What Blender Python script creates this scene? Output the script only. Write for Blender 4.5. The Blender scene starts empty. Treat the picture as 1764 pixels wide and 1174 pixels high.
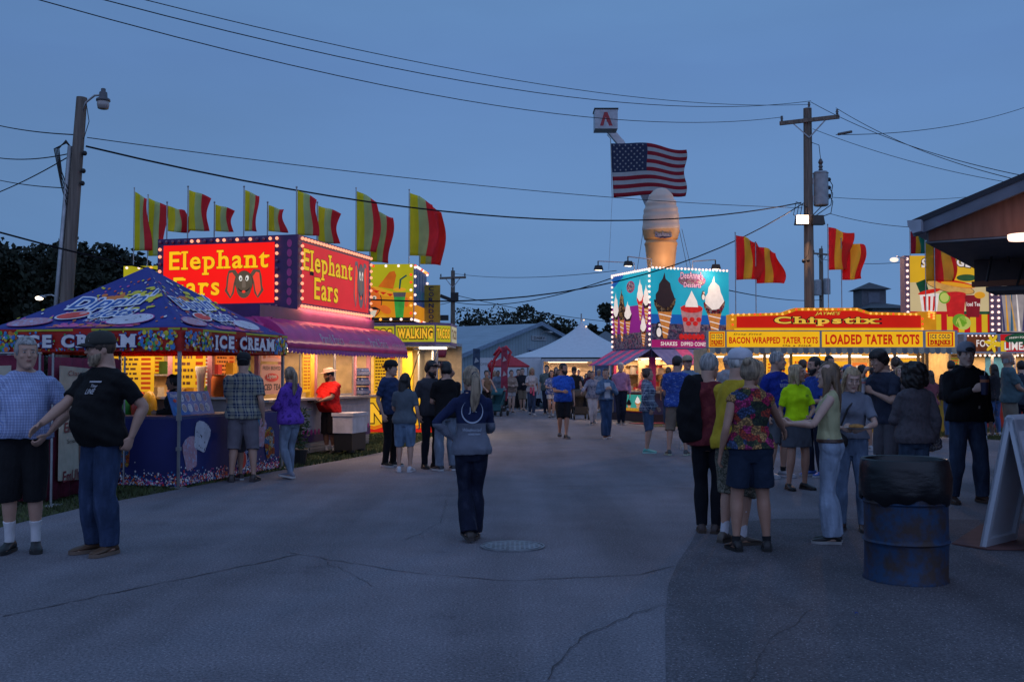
import bpy, bmesh, math, random
import numpy as np
from mathutils import Vector, Matrix, noise
R = math.radians
scene = bpy.context.scene
COL = scene.collection
random.seed(7)
rng = np.random.default_rng(7)

# ------------------------------------------------------------ camera
PITCH = math.atan(60 / 1764.0)
CAMH = 1.5
cd = bpy.data.cameras.new("camera"); cam = bpy.data.objects.new("camera", cd); COL.objects.link(cam)
cam.location = (0, 0, CAMH); cam.rotation_euler = (math.pi / 2 + PITCH, 0, 0)
cd.sensor_width = 36; cd.lens = 36; cd.clip_end = 3000; cd.clip_start = 0.05
scene.camera = cam
scene.view_settings.view_transform = 'Standard'; scene.view_settings.look = 'None'
scene.view_settings.exposure = 0; scene.view_settings.gamma = 1
scene.cycles.use_denoising = True
scene.cycles.max_bounces = 6
scene.cycles.caustics_reflective = False; scene.cycles.caustics_refractive = False
scene.cycles.sample_clamp_indirect = 4

# ------------------------------------------------------------ sky at dusk
world = bpy.data.worlds.new("World"); scene.world = world; world.use_nodes = True
wn, wl = world.node_tree.nodes, world.node_tree.links
wn.clear()
w_out = wn.new("ShaderNodeOutputWorld"); w_bg = wn.new("ShaderNodeBackground")
w_tc = wn.new("ShaderNodeTexCoord"); w_sep = wn.new("ShaderNodeSeparateXYZ"); w_cr = wn.new("ShaderNodeValToRGB")
w_no = wn.new("ShaderNodeTexNoise"); w_ma = wn.new("ShaderNodeMath"); w_ma.operation = 'MULTIPLY_ADD'
w_map = wn.new("ShaderNodeMapping"); w_map.inputs[3].default_value = (1, 1, 4)
wl.new(w_tc.outputs["Generated"], w_sep.inputs[0]); wl.new(w_tc.outputs["Generated"], w_map.inputs[0])
wl.new(w_map.outputs[0], w_no.inputs["Vector"]); w_no.inputs["Scale"].default_value = 2.2; w_no.inputs["Detail"].default_value = 4
wl.new(w_no.outputs["Fac"], w_ma.inputs[0]); w_ma.inputs[1].default_value = 0.10
wl.new(w_sep.outputs["Z"], w_ma.inputs[2]); wl.new(w_ma.outputs[0], w_cr.inputs[0])
def lin(r, g, b):
    f = lambda c: ((c / 255) / 12.92) if c / 255 <= 0.04045 else (((c / 255) + 0.055) / 1.055) ** 2.4
    return (f(r), f(g), f(b), 1)
cr = w_cr.color_ramp
cr.elements[0].position = 0.0; cr.elements[0].color = lin(99, 137, 184)
cr.elements[1].position = 1.0; cr.elements[1].color = lin(98, 140, 190)
for p_, c_ in ((0.10, (100, 138, 186)), (0.22, (103, 141, 190)), (0.34, (97, 134, 187)), (0.5, (102, 144, 190))):
    e = cr.elements.new(p_); e.color = lin(*c_)
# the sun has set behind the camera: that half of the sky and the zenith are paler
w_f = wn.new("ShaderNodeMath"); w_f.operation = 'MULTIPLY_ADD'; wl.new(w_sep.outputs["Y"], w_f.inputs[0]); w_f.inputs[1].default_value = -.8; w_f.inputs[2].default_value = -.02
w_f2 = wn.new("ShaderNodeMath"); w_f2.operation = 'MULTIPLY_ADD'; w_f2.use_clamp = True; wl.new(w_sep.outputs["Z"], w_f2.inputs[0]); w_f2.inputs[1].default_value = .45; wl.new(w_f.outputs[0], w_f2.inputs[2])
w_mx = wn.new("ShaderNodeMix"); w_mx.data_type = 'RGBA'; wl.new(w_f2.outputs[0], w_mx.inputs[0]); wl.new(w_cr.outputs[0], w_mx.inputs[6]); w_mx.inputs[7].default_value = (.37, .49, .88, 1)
w_vr = wn.new("ShaderNodeMapRange"); wl.new(w_no.outputs["Fac"], w_vr.inputs[0]); w_vr.inputs[1].default_value = .3; w_vr.inputs[2].default_value = .7; w_vr.inputs[3].default_value = .92; w_vr.inputs[4].default_value = 1.06
w_xr = wn.new("ShaderNodeMapRange"); wl.new(w_sep.outputs["X"], w_xr.inputs[0]); w_xr.inputs[1].default_value = -.55; w_xr.inputs[2].default_value = .0; w_xr.inputs[3].default_value = .86; w_xr.inputs[4].default_value = 1.0
w_pr = wn.new("ShaderNodeMath"); w_pr.operation = 'MULTIPLY'; wl.new(w_vr.outputs[0], w_pr.inputs[0]); wl.new(w_xr.outputs[0], w_pr.inputs[1])
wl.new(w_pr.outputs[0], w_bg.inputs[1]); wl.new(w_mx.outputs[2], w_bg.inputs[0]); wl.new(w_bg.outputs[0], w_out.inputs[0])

# ------------------------------------------------------------ pixel -> world on real ground / depth
def ray(px, py):
    x = (px - 882) / 1764.0; u = (587 - py) / 1764.0
    return Vector((x, math.cos(PITCH) - u * math.sin(PITCH), math.sin(PITCH) + u * math.cos(PITCH)))
def G(px, py):
    d = ray(px, py); t = -CAMH / d.z
    return Vector((d.x * t, d.y * t, 0))
def W(px, py, Y):
    d = ray(px, py); t = Y / d.y
    return Vector((d.x * t, Y, CAMH + d.z * t))

# ------------------------------------------------------------ materials
MATS = {}
def srgb(c):
    return c if len(c) == 4 else (c[0], c[1], c[2], 1)
class NB:
    """small node builder"""
    def __init__(s, name):
        s.m = bpy.data.materials.new(name); s.m.use_nodes = True
        s.n = s.m.node_tree.nodes; s.l = s.m.node_tree.links
        s.b = s.n["Principled BSDF"]; s.tc = s.n.new("ShaderNodeTexCoord")
    def new(s, t, **k):
        n = s.n.new(t)
        for a, v in k.items(): setattr(n, a, v)
        return n
    def link(s, a, b): s.l.new(a, b)
    def noise(s, scale, detail=3, vec=None, rough=.5):
        n = s.new("ShaderNodeTexNoise"); n.inputs["Scale"].default_value = scale; n.inputs["Detail"].default_value = detail
        n.inputs["Roughness"].default_value = rough
        s.link(vec or s.tc.outputs["Object"], n.inputs["Vector"]); return n.outputs["Fac"]
    def mapping(s, scale=(1, 1, 1), rot=(0, 0, 0), loc=(0, 0, 0)):
        n = s.new("ShaderNodeMapping"); n.inputs[1].default_value = loc; n.inputs[2].default_value = rot; n.inputs[3].default_value = scale
        s.link(s.tc.outputs["Object"], n.inputs[0]); return n.outputs[0]
    def ramp(s, fac, stops, const=False):
        n = s.new("ShaderNodeValToRGB"); cr = n.color_ramp
        if const: cr.interpolation = 'CONSTANT'
        cr.elements[0].position = stops[0][0]; cr.elements[0].color = srgb(stops[0][1])
        cr.elements[1].position = stops[-1][0]; cr.elements[1].color = srgb(stops[-1][1])
        for p, c in stops[1:-1]:
            e = cr.elements.new(p); e.color = srgb(c)
        s.link(fac, n.inputs[0]); return n.outputs[0]
    def math(s, op, a, b=None, c=None):
        n = s.new("ShaderNodeMath", operation=op)
        for i, v in enumerate((a, b, c)):
            if v is None: continue
            if isinstance(v, (int, float)): n.inputs[i].default_value = v
            else: s.link(v, n.inputs[i])
        return n.outputs[0]
    def mix(s, fac, a, b, typ='MIX'):
        n = s.new("ShaderNodeMix", data_type='RGBA', blend_type=typ)
        for i, v in ((0, fac), (6, a), (7, b)):
            if isinstance(v, (int, float)): n.inputs[i].default_value = v
            elif isinstance(v, tuple): n.inputs[i].default_value = srgb(v)
            else: s.link(v, n.inputs[i])
        return n.outputs[2]
    def bump(s, h, strength=.3, dist=.01):
        n = s.new("ShaderNodeBump"); n.inputs["Strength"].default_value = strength; n.inputs["Distance"].default_value = dist
        s.link(h, n.inputs["Height"]); s.link(n.outputs[0], s.b.inputs["Normal"])
    def sep(s):
        n = s.new("ShaderNodeSeparateXYZ"); s.link(s.tc.outputs["Object"], n.inputs[0]); return n.outputs
    def done(s, col, rough=.8, metal=0):
        if isinstance(col, tuple): s.b.inputs["Base Color"].default_value = srgb(col)
        else: s.link(col, s.b.inputs["Base Color"])
        s.b.inputs["Roughness"].default_value = rough; s.b.inputs["Metallic"].default_value = metal
        return s.m
def mat(name, col, rough=.7, metal=0, var=.18, scale=6, bump=0, bscale=60):
    if name in MATS: return MATS[name]
    b = NB(name)
    f = b.noise(scale, 4)
    c = b.ramp(f, [(.3, tuple(x * (1 - var) for x in col)), (.7, tuple(min(1, x * (1 + var)) for x in col))])
    if bump: b.bump(b.noise(bscale, 2), bump, .004)
    MATS[name] = b.done(c, rough, metal); return MATS[name]
def translucent(m, f=.5):
    """thin cloth lets light through"""
    if m.get("thin"): return m
    m["thin"] = 1; n, l = m.node_tree.nodes, m.node_tree.links; b = n["Principled BSDF"]; t = n.new("ShaderNodeBsdfTranslucent"); x = n.new("ShaderNodeMixShader"); x.inputs[0].default_value = f
    src = b.inputs["Base Color"]
    if src.links: l.new(src.links[0].from_socket, t.inputs[0])
    else: t.inputs[0].default_value = src.default_value
    o = n["Material Output"]; l.new(b.outputs[0], x.inputs[1]); l.new(t.outputs[0], x.inputs[2]); l.new(x.outputs[0], o.inputs[0]); return m
def glow(name, col, strength=1.0, var=.12, scale=1.5, sampled=False):
    """lamp, bulb, back-lit sheet, or lit board with its light put in as emission"""
    if name in MATS: return MATS[name]
    b = NB(name); f = b.noise(scale, 2)
    c = b.ramp(f, [(.3, tuple(x * (1 - var) for x in col)), (.7, tuple(min(1, x * (1 + var * .4)) for x in col))])
    b.link(c, b.b.inputs["Emission Color"]); b.b.inputs["Emission Strength"].default_value = strength
    b.b.inputs['Specular IOR Level'].default_value = .15; m = b.done(tuple(x * .25 for x in col), .5)
    m.cycles.emission_sampling = 'AUTO' if sampled else 'NONE'
    MATS[name] = m; return m
def fabric(kind, *cols):
    key = kind + str(cols)
    if key in MATS: return MATS[key]
    b = NB("cloth"); c0 = cols[0]
    big = b.noise(5, 3); vary = b.ramp(big, [(.3, (.82, .82, .82)), (.7, (1.1, 1.1, 1.1))])
    if kind == 'plain': c = b.mix(1.0, vary, c0, 'MULTIPLY')
    elif kind == 'denim':
        n = b.noise(14, 5, b.mapping((1, 1, .35))); wear = b.ramp(n, [(.3, tuple(x * .7 for x in c0)), (.55, c0), (.8, tuple(min(1, x * 1.5 + .02) for x in c0))])
        c = b.mix(1.0, vary, wear, 'MULTIPLY')
    elif kind in ('plaid', 'check'):
        fr = 9 if kind == 'plaid' else 42
        sx, sy, sz = b.sep()
        hor = b.math('ADD', sx, b.math('MULTIPLY', sy, .8))
        def band(v, w, off=0.):
            return b.math('LESS_THAN', b.math('FRACT', b.math('ADD', b.math('MULTIPLY', v, fr), off + 20)), w)
        bx, bz = band(hor, .42), band(sz, .42)
        m1 = b.mix(b.math('MULTIPLY', b.math('ADD', bx, bz), .5), cols[1], c0)
        if len(cols) > 2:
            st = b.math('MAXIMUM', band(hor, .10, .35), band(sz, .10, .35)); m1 = b.mix(b.math('MULTIPLY', st, .7), m1, cols[2])
        c = b.mix(1.0, vary, m1, 'MULTIPLY')
    elif kind in ('blotch', 'camo', 'streak'):
        v = b.mapping((1, 1, 1) if kind != 'streak' else (.7, .7, 2.4), (0, .3, 0))
        sc = {'blotch': 16, 'camo': 22, 'streak': 26}[kind]
        n = b.noise(sc, 3, v, .6); N = len(cols)
        stops = [(0, cols[0])] + [(.36 + .28 * i / max(1, N - 1), cols[i]) for i in range(1, N)]
        if N == 2: stops = [(0, cols[0]), (.52, cols[1])]
        c = b.mix(1.0, vary, b.ramp(n, stops, kind != 'blotch'), 'MULTIPLY')
    elif kind == 'split':
        c = b.mix(1.0, vary, b.mix(b.math('LESS_THAN', b.sep()[2], 1.07), c0, cols[1]), 'MULTIPLY')
    elif kind == 'floral':
        v = b.new("ShaderNodeTexVoronoi"); v.inputs["Scale"].default_value = 15; b.link(b.tc.outputs["Object"], v.inputs["Vector"])
        sp = b.new("ShaderNodeSeparateColor"); b.link(v.outputs["Color"], sp.inputs[0])
        N = len(cols); base = b.ramp(sp.outputs[0], [(i / N, cols[i]) for i in range(N)], True)
        v2 = b.new("ShaderNodeTexVoronoi"); v2.inputs["Scale"].default_value = 60; b.link(b.tc.outputs["Object"], v2.inputs["Vector"])
        c = b.mix(b.ramp(v2.outputs["Distance"], [(.2, (1, 1, 1)), (.6, (.25, .25, .25))]), (.01, .012, .02), base)
    b.bump(b.noise(11, 4, b.mapping((1, 1, .55), (.3, .4, 0)), .6), .8, .03)
    b.b.inputs["Specular IOR Level"].default_value = .25
    MATS[key] = b.done(c, .88); return MATS[key]

# ------------------------------------------------------------ mesh builder
class MB:
    def __init__(s): s.v = []; s.f = []; s.m = []; s.mats = []
    def mi(s, m):
        if m not in s.mats: s.mats.append(m)
        return s.mats.index(m)
    def add(s, vs, fs, m):
        o = len(s.v); s.v += [tuple(v) for v in vs]; i = s.mi(m)
        for f in fs: s.f.append(tuple(a + o for a in f)); s.m.append(i)
    def box(s, x0, x1, y0, y1, z0, z1, m, top=None):
        """axis box; top=(sx,sy) scales the top"""
        if x1 < x0: x0, x1 = x1, x0
        if y1 < y0: y0, y1 = y1, y0
        cx, cy = (x0 + x1) / 2, (y0 + y1) / 2; tx, ty = top or (1, 1)
        V = [(x0, y0, z0), (x1, y0, z0), (x1, y1, z0), (x0, y1, z0)] + [(cx + (x - cx) * tx, cy + (y - cy) * ty, z1) for x, y in ((x0, y0), (x1, y0), (x1, y1), (x0, y1))]
        s.add(V, [(0, 3, 2, 1), (4, 5, 6, 7), (0, 1, 5, 4), (1, 2, 6, 5), (2, 3, 7, 6), (3, 0, 4, 7)], m)
    def bar(s, a, b, w, h, m, up=(0, 0, 1)):
        a, b = Vector(a), Vector(b); t = (b - a).normalized(); u = Vector(up)
        x = t.cross(u)
        if x.length < 1e-4: x = t.cross(Vector((1, 0, 0)))
        x.normalize(); y = x.cross(t)
        V = [p + x * w / 2 * i + y * h / 2 * j for p in (a, b) for i, j in ((-1, -1), (1, -1), (1, 1), (-1, 1))]
        s.add(V, [(0, 1, 2, 3), (4, 7, 6, 5), (0, 4, 5, 1), (1, 5, 6, 2), (2, 6, 7, 3), (3, 7, 4, 0)], m)
    def tube(s, pts, rad, m, seg=8, cap=True):
        pts = [Vector(p) for p in pts]; n = len(pts)
        rad = rad if isinstance(rad, (list, tuple)) else [rad] * n
        V = []; F = []; px = None
        for i, p in enumerate(pts):
            t = (pts[min(i + 1, n - 1)] - pts[max(i - 1, 0)]).normalized()
            x = px if px is not None else (Vector((1, 0, 0)) if abs(t.x) < .8 else Vector((0, 1, 0)))
            x = (x - t * x.dot(t)).normalized(); px = x; y = t.cross(x)
            V += [p + (x * math.cos(a) + y * math.sin(a)) * rad[i] for a in (2 * math.pi * k / seg for k in range(seg))]
        for i in range(n - 1):
            for k in range(seg):
                a, b = i * seg + k, i * seg + (k + 1) % seg; F.append((a, b, b + seg, a + seg))
        if cap: F += [tuple(range(seg))[::-1], tuple(range((n - 1) * seg, n * seg))]
        s.add(V, F, m)
    def lathe(s, prof, m, c=(0, 0, 0), seg=24, sx=1, sy=1):
        V = []; F = []; n = len(prof)
        for r, z in prof:
            V += [(c[0] + r * sx * math.cos(2 * math.pi * k / seg), c[1] + r * sy * math.sin(2 * math.pi * k / seg), c[2] + z) for k in range(seg)]
        for i in range(n - 1):
            for k in range(seg):
                a, b = i * seg + k, i * seg + (k + 1) % seg; F.append((a, b, b + seg, a + seg))
        F += [tuple(range(seg))[::-1], tuple(range((n - 1) * seg, n * seg))]
        s.add(V, F, m)
    def ball(s, c, r, m, seg=12, rings=8):
        r = r if isinstance(r, (tuple, list)) else (r, r, r)
        V = [(c[0] + r[0] * math.sin(math.pi * i / rings) * math.cos(2 * math.pi * k / seg), c[1] + r[1] * math.sin(math.pi * i / rings) * math.sin(2 * math.pi * k / seg), c[2] - r[2] * math.cos(math.pi * i / rings)) for i in range(1, rings) for k in range(seg)]
        F = [(i * seg + k, i * seg + (k + 1) % seg, (i + 1) * seg + (k + 1) % seg, (i + 1) * seg + k) for i in range(rings - 2) for k in range(seg)]
        V += [(c[0], c[1], c[2] - r[2]), (c[0], c[1], c[2] + r[2])]; b, t = len(V) - 2, len(V) - 1
        F += [(b, (k + 1) % seg, k) for k in range(seg)] + [(t, (rings - 2) * seg + k, (rings - 2) * seg + (k + 1) % seg) for k in range(seg)]
        s.add(V, F, m)
    def slab(s, fr, pts, off, th, m):
        """extruded polygon lying on frame fr"""
        n = len(pts)
        area = sum(pts[i][0] * pts[(i + 1) % n][1] - pts[(i + 1) % n][0] * pts[i][1] for i in range(n))
        if area < 0: pts = pts[::-1]
        V = [fr(x, y, off) for x, y in pts] + [fr(x, y, off - th) for x, y in pts]
        s.add(V, [tuple(range(n)), tuple(range(2 * n - 1, n - 1, -1))] + [(i, i + n, (i + 1) % n + n, (i + 1) % n) for i in range(n)], m)
    def flat(s, fr, pts, off, m):
        n = len(pts)
        area = sum(pts[i][0] * pts[(i + 1) % n][1] - pts[(i + 1) % n][0] * pts[i][1] for i in range(n))
        if area < 0: pts = pts[::-1]
        s.add([fr(x, y, off) for x, y in pts], [tuple(range(n))], m)
    def rect(s, fr, x0, x1, y0, y1, off, m): s.flat(fr, [(x0, y0), (x1, y0), (x1, y1), (x0, y1)], off, m)
    def disc(s, fr, cx, cy, rx, ry, off, m, seg=20, rot=0, a0=0, a1=360):
        P = []
        full = abs(a1 - a0) >= 360
        for k in range(seg + (0 if full else 1)):
            a = R(a0 + (a1 - a0) * k / seg); x, y = rx * math.cos(a), ry * math.sin(a); c, q = math.cos(R(rot)), math.sin(R(rot))
            P.append((cx + x * c - y * q, cy + x * q + y * c))
        s.flat(fr, P, off, m)
    def text(s, fr, st, x, y, w, h, off, m, bold=.02, slab=False, shear=0, outline=None, ow=.05, arc=0, rot=0):
        if outline is not None: s._text(fr, st, x, y, w, h, off, outline, bold, slab, shear, ow, arc, rot); off += .003
        s._text(fr, st, x, y, w, h, off, m, bold, slab, shear, 0, arc, rot)
    def _text(s, fr, st, x, y, w, h, off, m, bold, slab, shear, grow, arc, rot):
        V, F, bx = text_geo(st, bold, slab, shear); V2, F2 = (V, F) if not grow else text_geo(st, bold + grow, slab, shear, grow)[:2]
        sx, sy = w / (bx[1] - bx[0]), h / (bx[3] - bx[2]); out = []
        cr_, sr_ = math.cos(R(rot)), math.sin(R(rot))
        for a, b in V2:
            X = (a - bx[0]) * sx; Y = (b - bx[2]) * sy + arc * (1 - ((X / w - .5) * 2) ** 2)
            out.append(fr(x + X * cr_ - Y * sr_, y + X * sr_ + Y * cr_, off))
        s.add(out, F2, m)
    def build(s, name, parent=None, smooth=False, loc=None, rotz=0):
        me = bpy.data.meshes.new(name); me.from_pydata(s.v, [], s.f)
        for m in s.mats: me.materials.append(m)
        me.polygons.foreach_set("material_index", s.m)
        if smooth: me.shade_smooth() if smooth is True else me.set_sharp_from_angle(angle=R(smooth))
        me.update()
        o = bpy.data.objects.new(name, me); COL.objects.link(o)
        if parent: o.parent = parent
        if loc is not None: o.location = loc
        o.rotation_euler.z = rotz
        return o
_T = {}; _LV = {}
def levels(bold):
    if bold not in _LV:
        ys = []
        for ch in "HlxptE": V = text_geo(ch, bold, False, 0)[0]; ys += [min(b for a, b in V), max(b for a, b in V)]
        _LV[bold] = ys
    return _LV[bold]
def text_geo(st, bold, slab, shear, grow=0):
    key = (st, round(bold, 4), slab, round(shear, 3), round(grow, 4))
    if key in _T: return _T[key]
    cu = bpy.data.curves.new("t", 'FONT'); cu.body = st; cu.size = 1; cu.offset = bold; cu.shear = shear; cu.resolution_u = 3
    cu.space_character = 1.0 + bold * 3 - grow * 3 + (.12 if slab else 0)
    o = bpy.data.objects.new("t", cu); COL.objects.link(o)
    dg = bpy.context.evaluated_depsgraph_get(); me = bpy.data.meshes.new_from_object(o.evaluated_get(dg))
    V = [(v.co.x, v.co.y) for v in me.vertices]; F = [tuple(p.vertices) for p in me.polygons]
    bx = (min(a for a, b in V), max(a for a, b in V), min(b for a, b in V), max(b for a, b in V))
    if slab:
        g = grow; th = .085; lv = (-bold, .69 + bold, .53 + bold, .73 + bold, -.21 - bold)
        cnt = {}; LV = levels(bold)
        for p in me.polygons:
            for e in p.edge_keys: cnt[e] = cnt.get(e, 0) + 1
        add = []
        for (i, j), c in cnt.items():
            if c != 1: continue
            (xa, ya), (xb, yb) = V[i], V[j]; L = abs(xa - xb)
            if abs(ya - yb) < .004 and .05 < L < .75 and min(abs(ya - q) for q in LV) < .02:
                up = min(V, key=lambda q: abs(q[0] - (xa + xb) / 2) + abs(q[1] - ya - .2) * .5)
                bottom = any(abs(q[1] - (ya + .15)) < .6 and q[1] > ya + .02 for q in (V[k] for p in me.polygons if i in p.vertices and j in p.vertices for k in p.vertices))
                if L < .30 + 2 * g: add.append((min(xa, xb), max(xa, xb), ya, bottom))
        for x0, x1, yy, bot in add:
            e = .075; o_ = len(V); y0, y1 = (yy, yy + th + 2 * g) if bot else (yy - th - 2 * g, yy)
            V += [(x0 - e, y0), (x1 + e, y0), (x1 + e, y1), (x0 - e, y1)]; F.append((o_, o_ + 1, o_ + 2, o_ + 3))
    bpy.data.objects.remove(o); bpy.data.curves.remove(cu); bpy.data.meshes.remove(me)
    _T[key] = (V, F, bx); return _T[key]
def frame(o, u, v=(0, 0, 1)):
    o, u, v = Vector(o), Vector(u).normalized(), Vector(v).normalized(); n = u.cross(v)
    return lambda x, y, off=0: o + u * x + v * y + n * off
def tag(o, label=None, cat=None, group=None, kind=None):
    for k, v in (("label", label), ("category", cat), ("group", group), ("kind", kind)):
        if v: o[k] = v
    return o
def empty(name, loc, rz=0, label=None, cat=None, group=None):
    o = bpy.data.objects.new(name, None); COL.objects.link(o); o.location = loc; o.rotation_euler.z = rz; o.empty_display_size = .2
    return tag(o, label, cat, group)
def area(name, loc, size, power, col, parent, rot=(0, 0, 0)):
    l = bpy.data.lights.new(name, 'AREA'); l.shape = 'RECTANGLE'; l.size, l.size_y = size; l.energy = power; l.color = col
    o = bpy.data.objects.new(name, l); COL.objects.link(o); o.location = loc; o.rotation_euler = rot; o.parent = parent; return o
def scatter_bulbs(pts, parent, mats, r=.035, seed=1):
    """bulb children sharing mesh data"""
    rr = random.Random(seed); ms = []
    for m in mats:
        b = MB(); b.ball((0, 0, 0), r, m, 10, 6); ob = b.build("bulb", parent, True); ms.append(ob.data); bpy.data.objects.remove(ob)
    for i, p in enumerate(pts):
        o = bpy.data.objects.new("bulb", ms[rr.randrange(len(ms))] if rr.random() < .35 else ms[(i // 2) % len(ms)])
        COL.objects.link(o); o.parent = parent; o.location = p
# ------------------------------------------------------------ people
def cat_rows(rows, n):
    A = np.array(rows, float); out = []
    N = len(A)
    for i in range(N - 1):
        p0, p1, p2, p3 = A[max(i - 1, 0)], A[i], A[i + 1], A[min(i + 2, N - 1)]
        for k in range(n):
            t = k / n; out.append(.5 * ((2 * p1) + (-p0 + p2) * t + (2 * p0 - 5 * p1 + 4 * p2 - p3) * t * t + (-p0 + 3 * p1 - 3 * p2 + p3) * t ** 3))
    out.append(A[-1]); return out
class Body:
    """collects closed lofted volumes, melts them into ONE continuous surface"""
    def __init__(s): s.v = []; s.f = []
    def rings(s, R_, seg):
        o = len(s.v); n = len(R_)
        for r in R_: s.v += r
        for i in range(n - 1):
            for k in range(seg):
                a, b = o + i * seg + k, o + i * seg + (k + 1) % seg; s.f.append((a, b, b + seg, a + seg))
        s.f.append(tuple(range(o, o + seg))[::-1]); s.f.append(tuple(range(o + (n - 1) * seg, o + n * seg)))
    def limb(s, rows, ref=(0, -1, 0), n=4, seg=14, round_=True):
        """rows (x,y,z,a,b): a = radius along ref, b = radius across"""
        rows = cat_rows(rows, n); ref = Vector(ref); P = [Vector(r[:3]) for r in rows]; N = len(P); out = []
        for i, r in enumerate(rows):
            t = P[min(i + 1, N - 1)] - P[max(i - 1, 0)]
            t = t.normalized() if t.length > 1e-6 else Vector((0, 0, 1))
            x = ref - t * ref.dot(t)
            x = x.normalized() if x.length > .05 else t.orthogonal().normalized()
            y = t.cross(x)
            def ring(c, q): return [c + x * (max(r[3], .001) * q * math.cos(a)) + y * (max(r[4], .001) * q * math.sin(a)) for a in (2 * math.pi * k / seg for k in range(seg))]
            if round_ and i == 0:
                out.append(ring(P[0] - t * r[3] * .7, .3)); out.append(ring(P[0] - t * r[3] * .45, .75))
            out.append(ring(P[i], 1))
            if round_ and i == N - 1:
                out.append(ring(P[-1] + t * r[3] * .45, .75)); out.append(ring(P[-1] + t * r[3] * .7, .3))
        s.rings(out, seg)
    def torso(s, rows, tf, n=4, seg=20, p=2.3):
        """rows (z, rx, ry_front, ry_back, cy)"""
        out = []
        for z, rx, rf, rb, cy in cat_rows(rows, n):
            rg = []
            for k in range(seg):
                a = 2 * math.pi * k / seg; c, q = math.cos(a), math.sin(a)
                c = math.copysign(abs(c) ** (2 / p), c); q = math.copysign(abs(q) ** (2 / p), q)
                rg.append(tf(Vector((rx * c, cy + (rb if q > 0 else rf) * q, z))))
            out.append(rg)
        s.rings(out, seg)
    def ball(s, c, r, tf=None, seg=12, rings=8):
        c = Vector(c); r = (r, r, r) if not isinstance(r, (tuple, list)) else r; out = []
        for i in range(rings + 1):
            th = max(.03, min(math.pi - .03, math.pi * i / rings))
            rg = [c + Vector((r[0] * math.sin(th) * math.cos(a), r[1] * math.sin(th) * math.sin(a), -r[2] * math.cos(th))) for a in (2 * math.pi * k / seg for k in range(seg))]
            out.append([tf(p) for p in rg] if tf else rg)
        s.rings(out, seg)
    def melt(s, voxel, smooth=2):
        me = bpy.data.meshes.new("b"); me.from_pydata([tuple(v) for v in s.v], [], s.f)
        o = bpy.data.objects.new("b", me); COL.objects.link(o)
        bm = bmesh.new(); bm.from_mesh(me); bmesh.ops.recalc_face_normals(bm, faces=bm.faces); bm.to_mesh(me); bm.free()
        md = o.modifiers.new("r", 'REMESH'); md.mode = 'VOXEL'; md.voxel_size = voxel; md.adaptivity = 0
        if smooth: sm = o.modifiers.new("s", 'SMOOTH'); sm.factor = .5; sm.iterations = smooth
        dg = bpy.context.evaluated_depsgraph_get(); out = bpy.data.meshes.new_from_object(o.evaluated_get(dg))
        bpy.data.objects.remove(o); bpy.data.meshes.remove(me); out.materials.clear(); return out
def wrinkle(me, amp, freq, seed, zs=1.):
    n = len(me.vertices); co = np.empty(n * 3); me.vertices.foreach_get("co", co); co = co.reshape(-1, 3)
    no = np.empty(n * 3); me.vertex_normals.foreach_get("vector", no); no = no.reshape(-1, 3)
    r = np.random.default_rng(seed); d = np.zeros(n)
    for k in range(7):
        kv = r.normal(size=3) * freq * r.uniform(.5, 1.6); kv[2] *= zs
        d += np.sin(co @ kv + r.uniform(0, 6) + 1.3 * np.sin(co @ (r.normal(size=3) * freq * .5))) / 7 ** .5
    co += no * (d * amp)[:, None]; me.vertices.foreach_set("co", co.ravel()); me.update()
def ik(A, B, l1, l2, pole):
    A, B, pole = Vector(A), Vector(B), Vector(pole); d = B - A; L = d.length
    if L > (l1 + l2) * .995: B = A + d * ((l1 + l2) * .995 / L); d = B - A; L = d.length
    if L < abs(l1 - l2) + .02: L = abs(l1 - l2) + .02
    t = d.normalized(); x = (l1 * l1 - l2 * l2 + L * L) / (2 * L); h = math.sqrt(max(l1 * l1 - x * x, 0))
    pv = pole - t * pole.dot(t); pv.normalize()
    return A + t * x + pv * h, B
def skin_mat(tone):
    key = 'skin' + str(tone)
    if key in MATS: return MATS[key]
    b = NB("skin"); n = b.noise(14, 4)
    c = b.ramp(n, [(.3, tuple(x * y for x, y in zip(tone, (.92, .86, .84)))), (.7, tone)])
    b.b.inputs["Subsurface Weight"].default_value = .0
    MATS[key] = b.done(c, .55); return MATS[key]
SK = (.50, .30, .215); SK_TAN = (.42, .235, .16); SK_PALE = (.60, .40, .31); SK_DARK = (.22, .115, .075)
HAIRC = {'grey': (.30, .29, .28), 'white': (.5, .49, .47), 'brown': (.07, .042, .026), 'dark': (.018, .013, .011), 'blonde': (.40, .29, .16), 'ash': (.27, .20, .13), 'lightbrown': (.16, .10, .055), 'black': (.01, .009, .009)}
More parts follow.
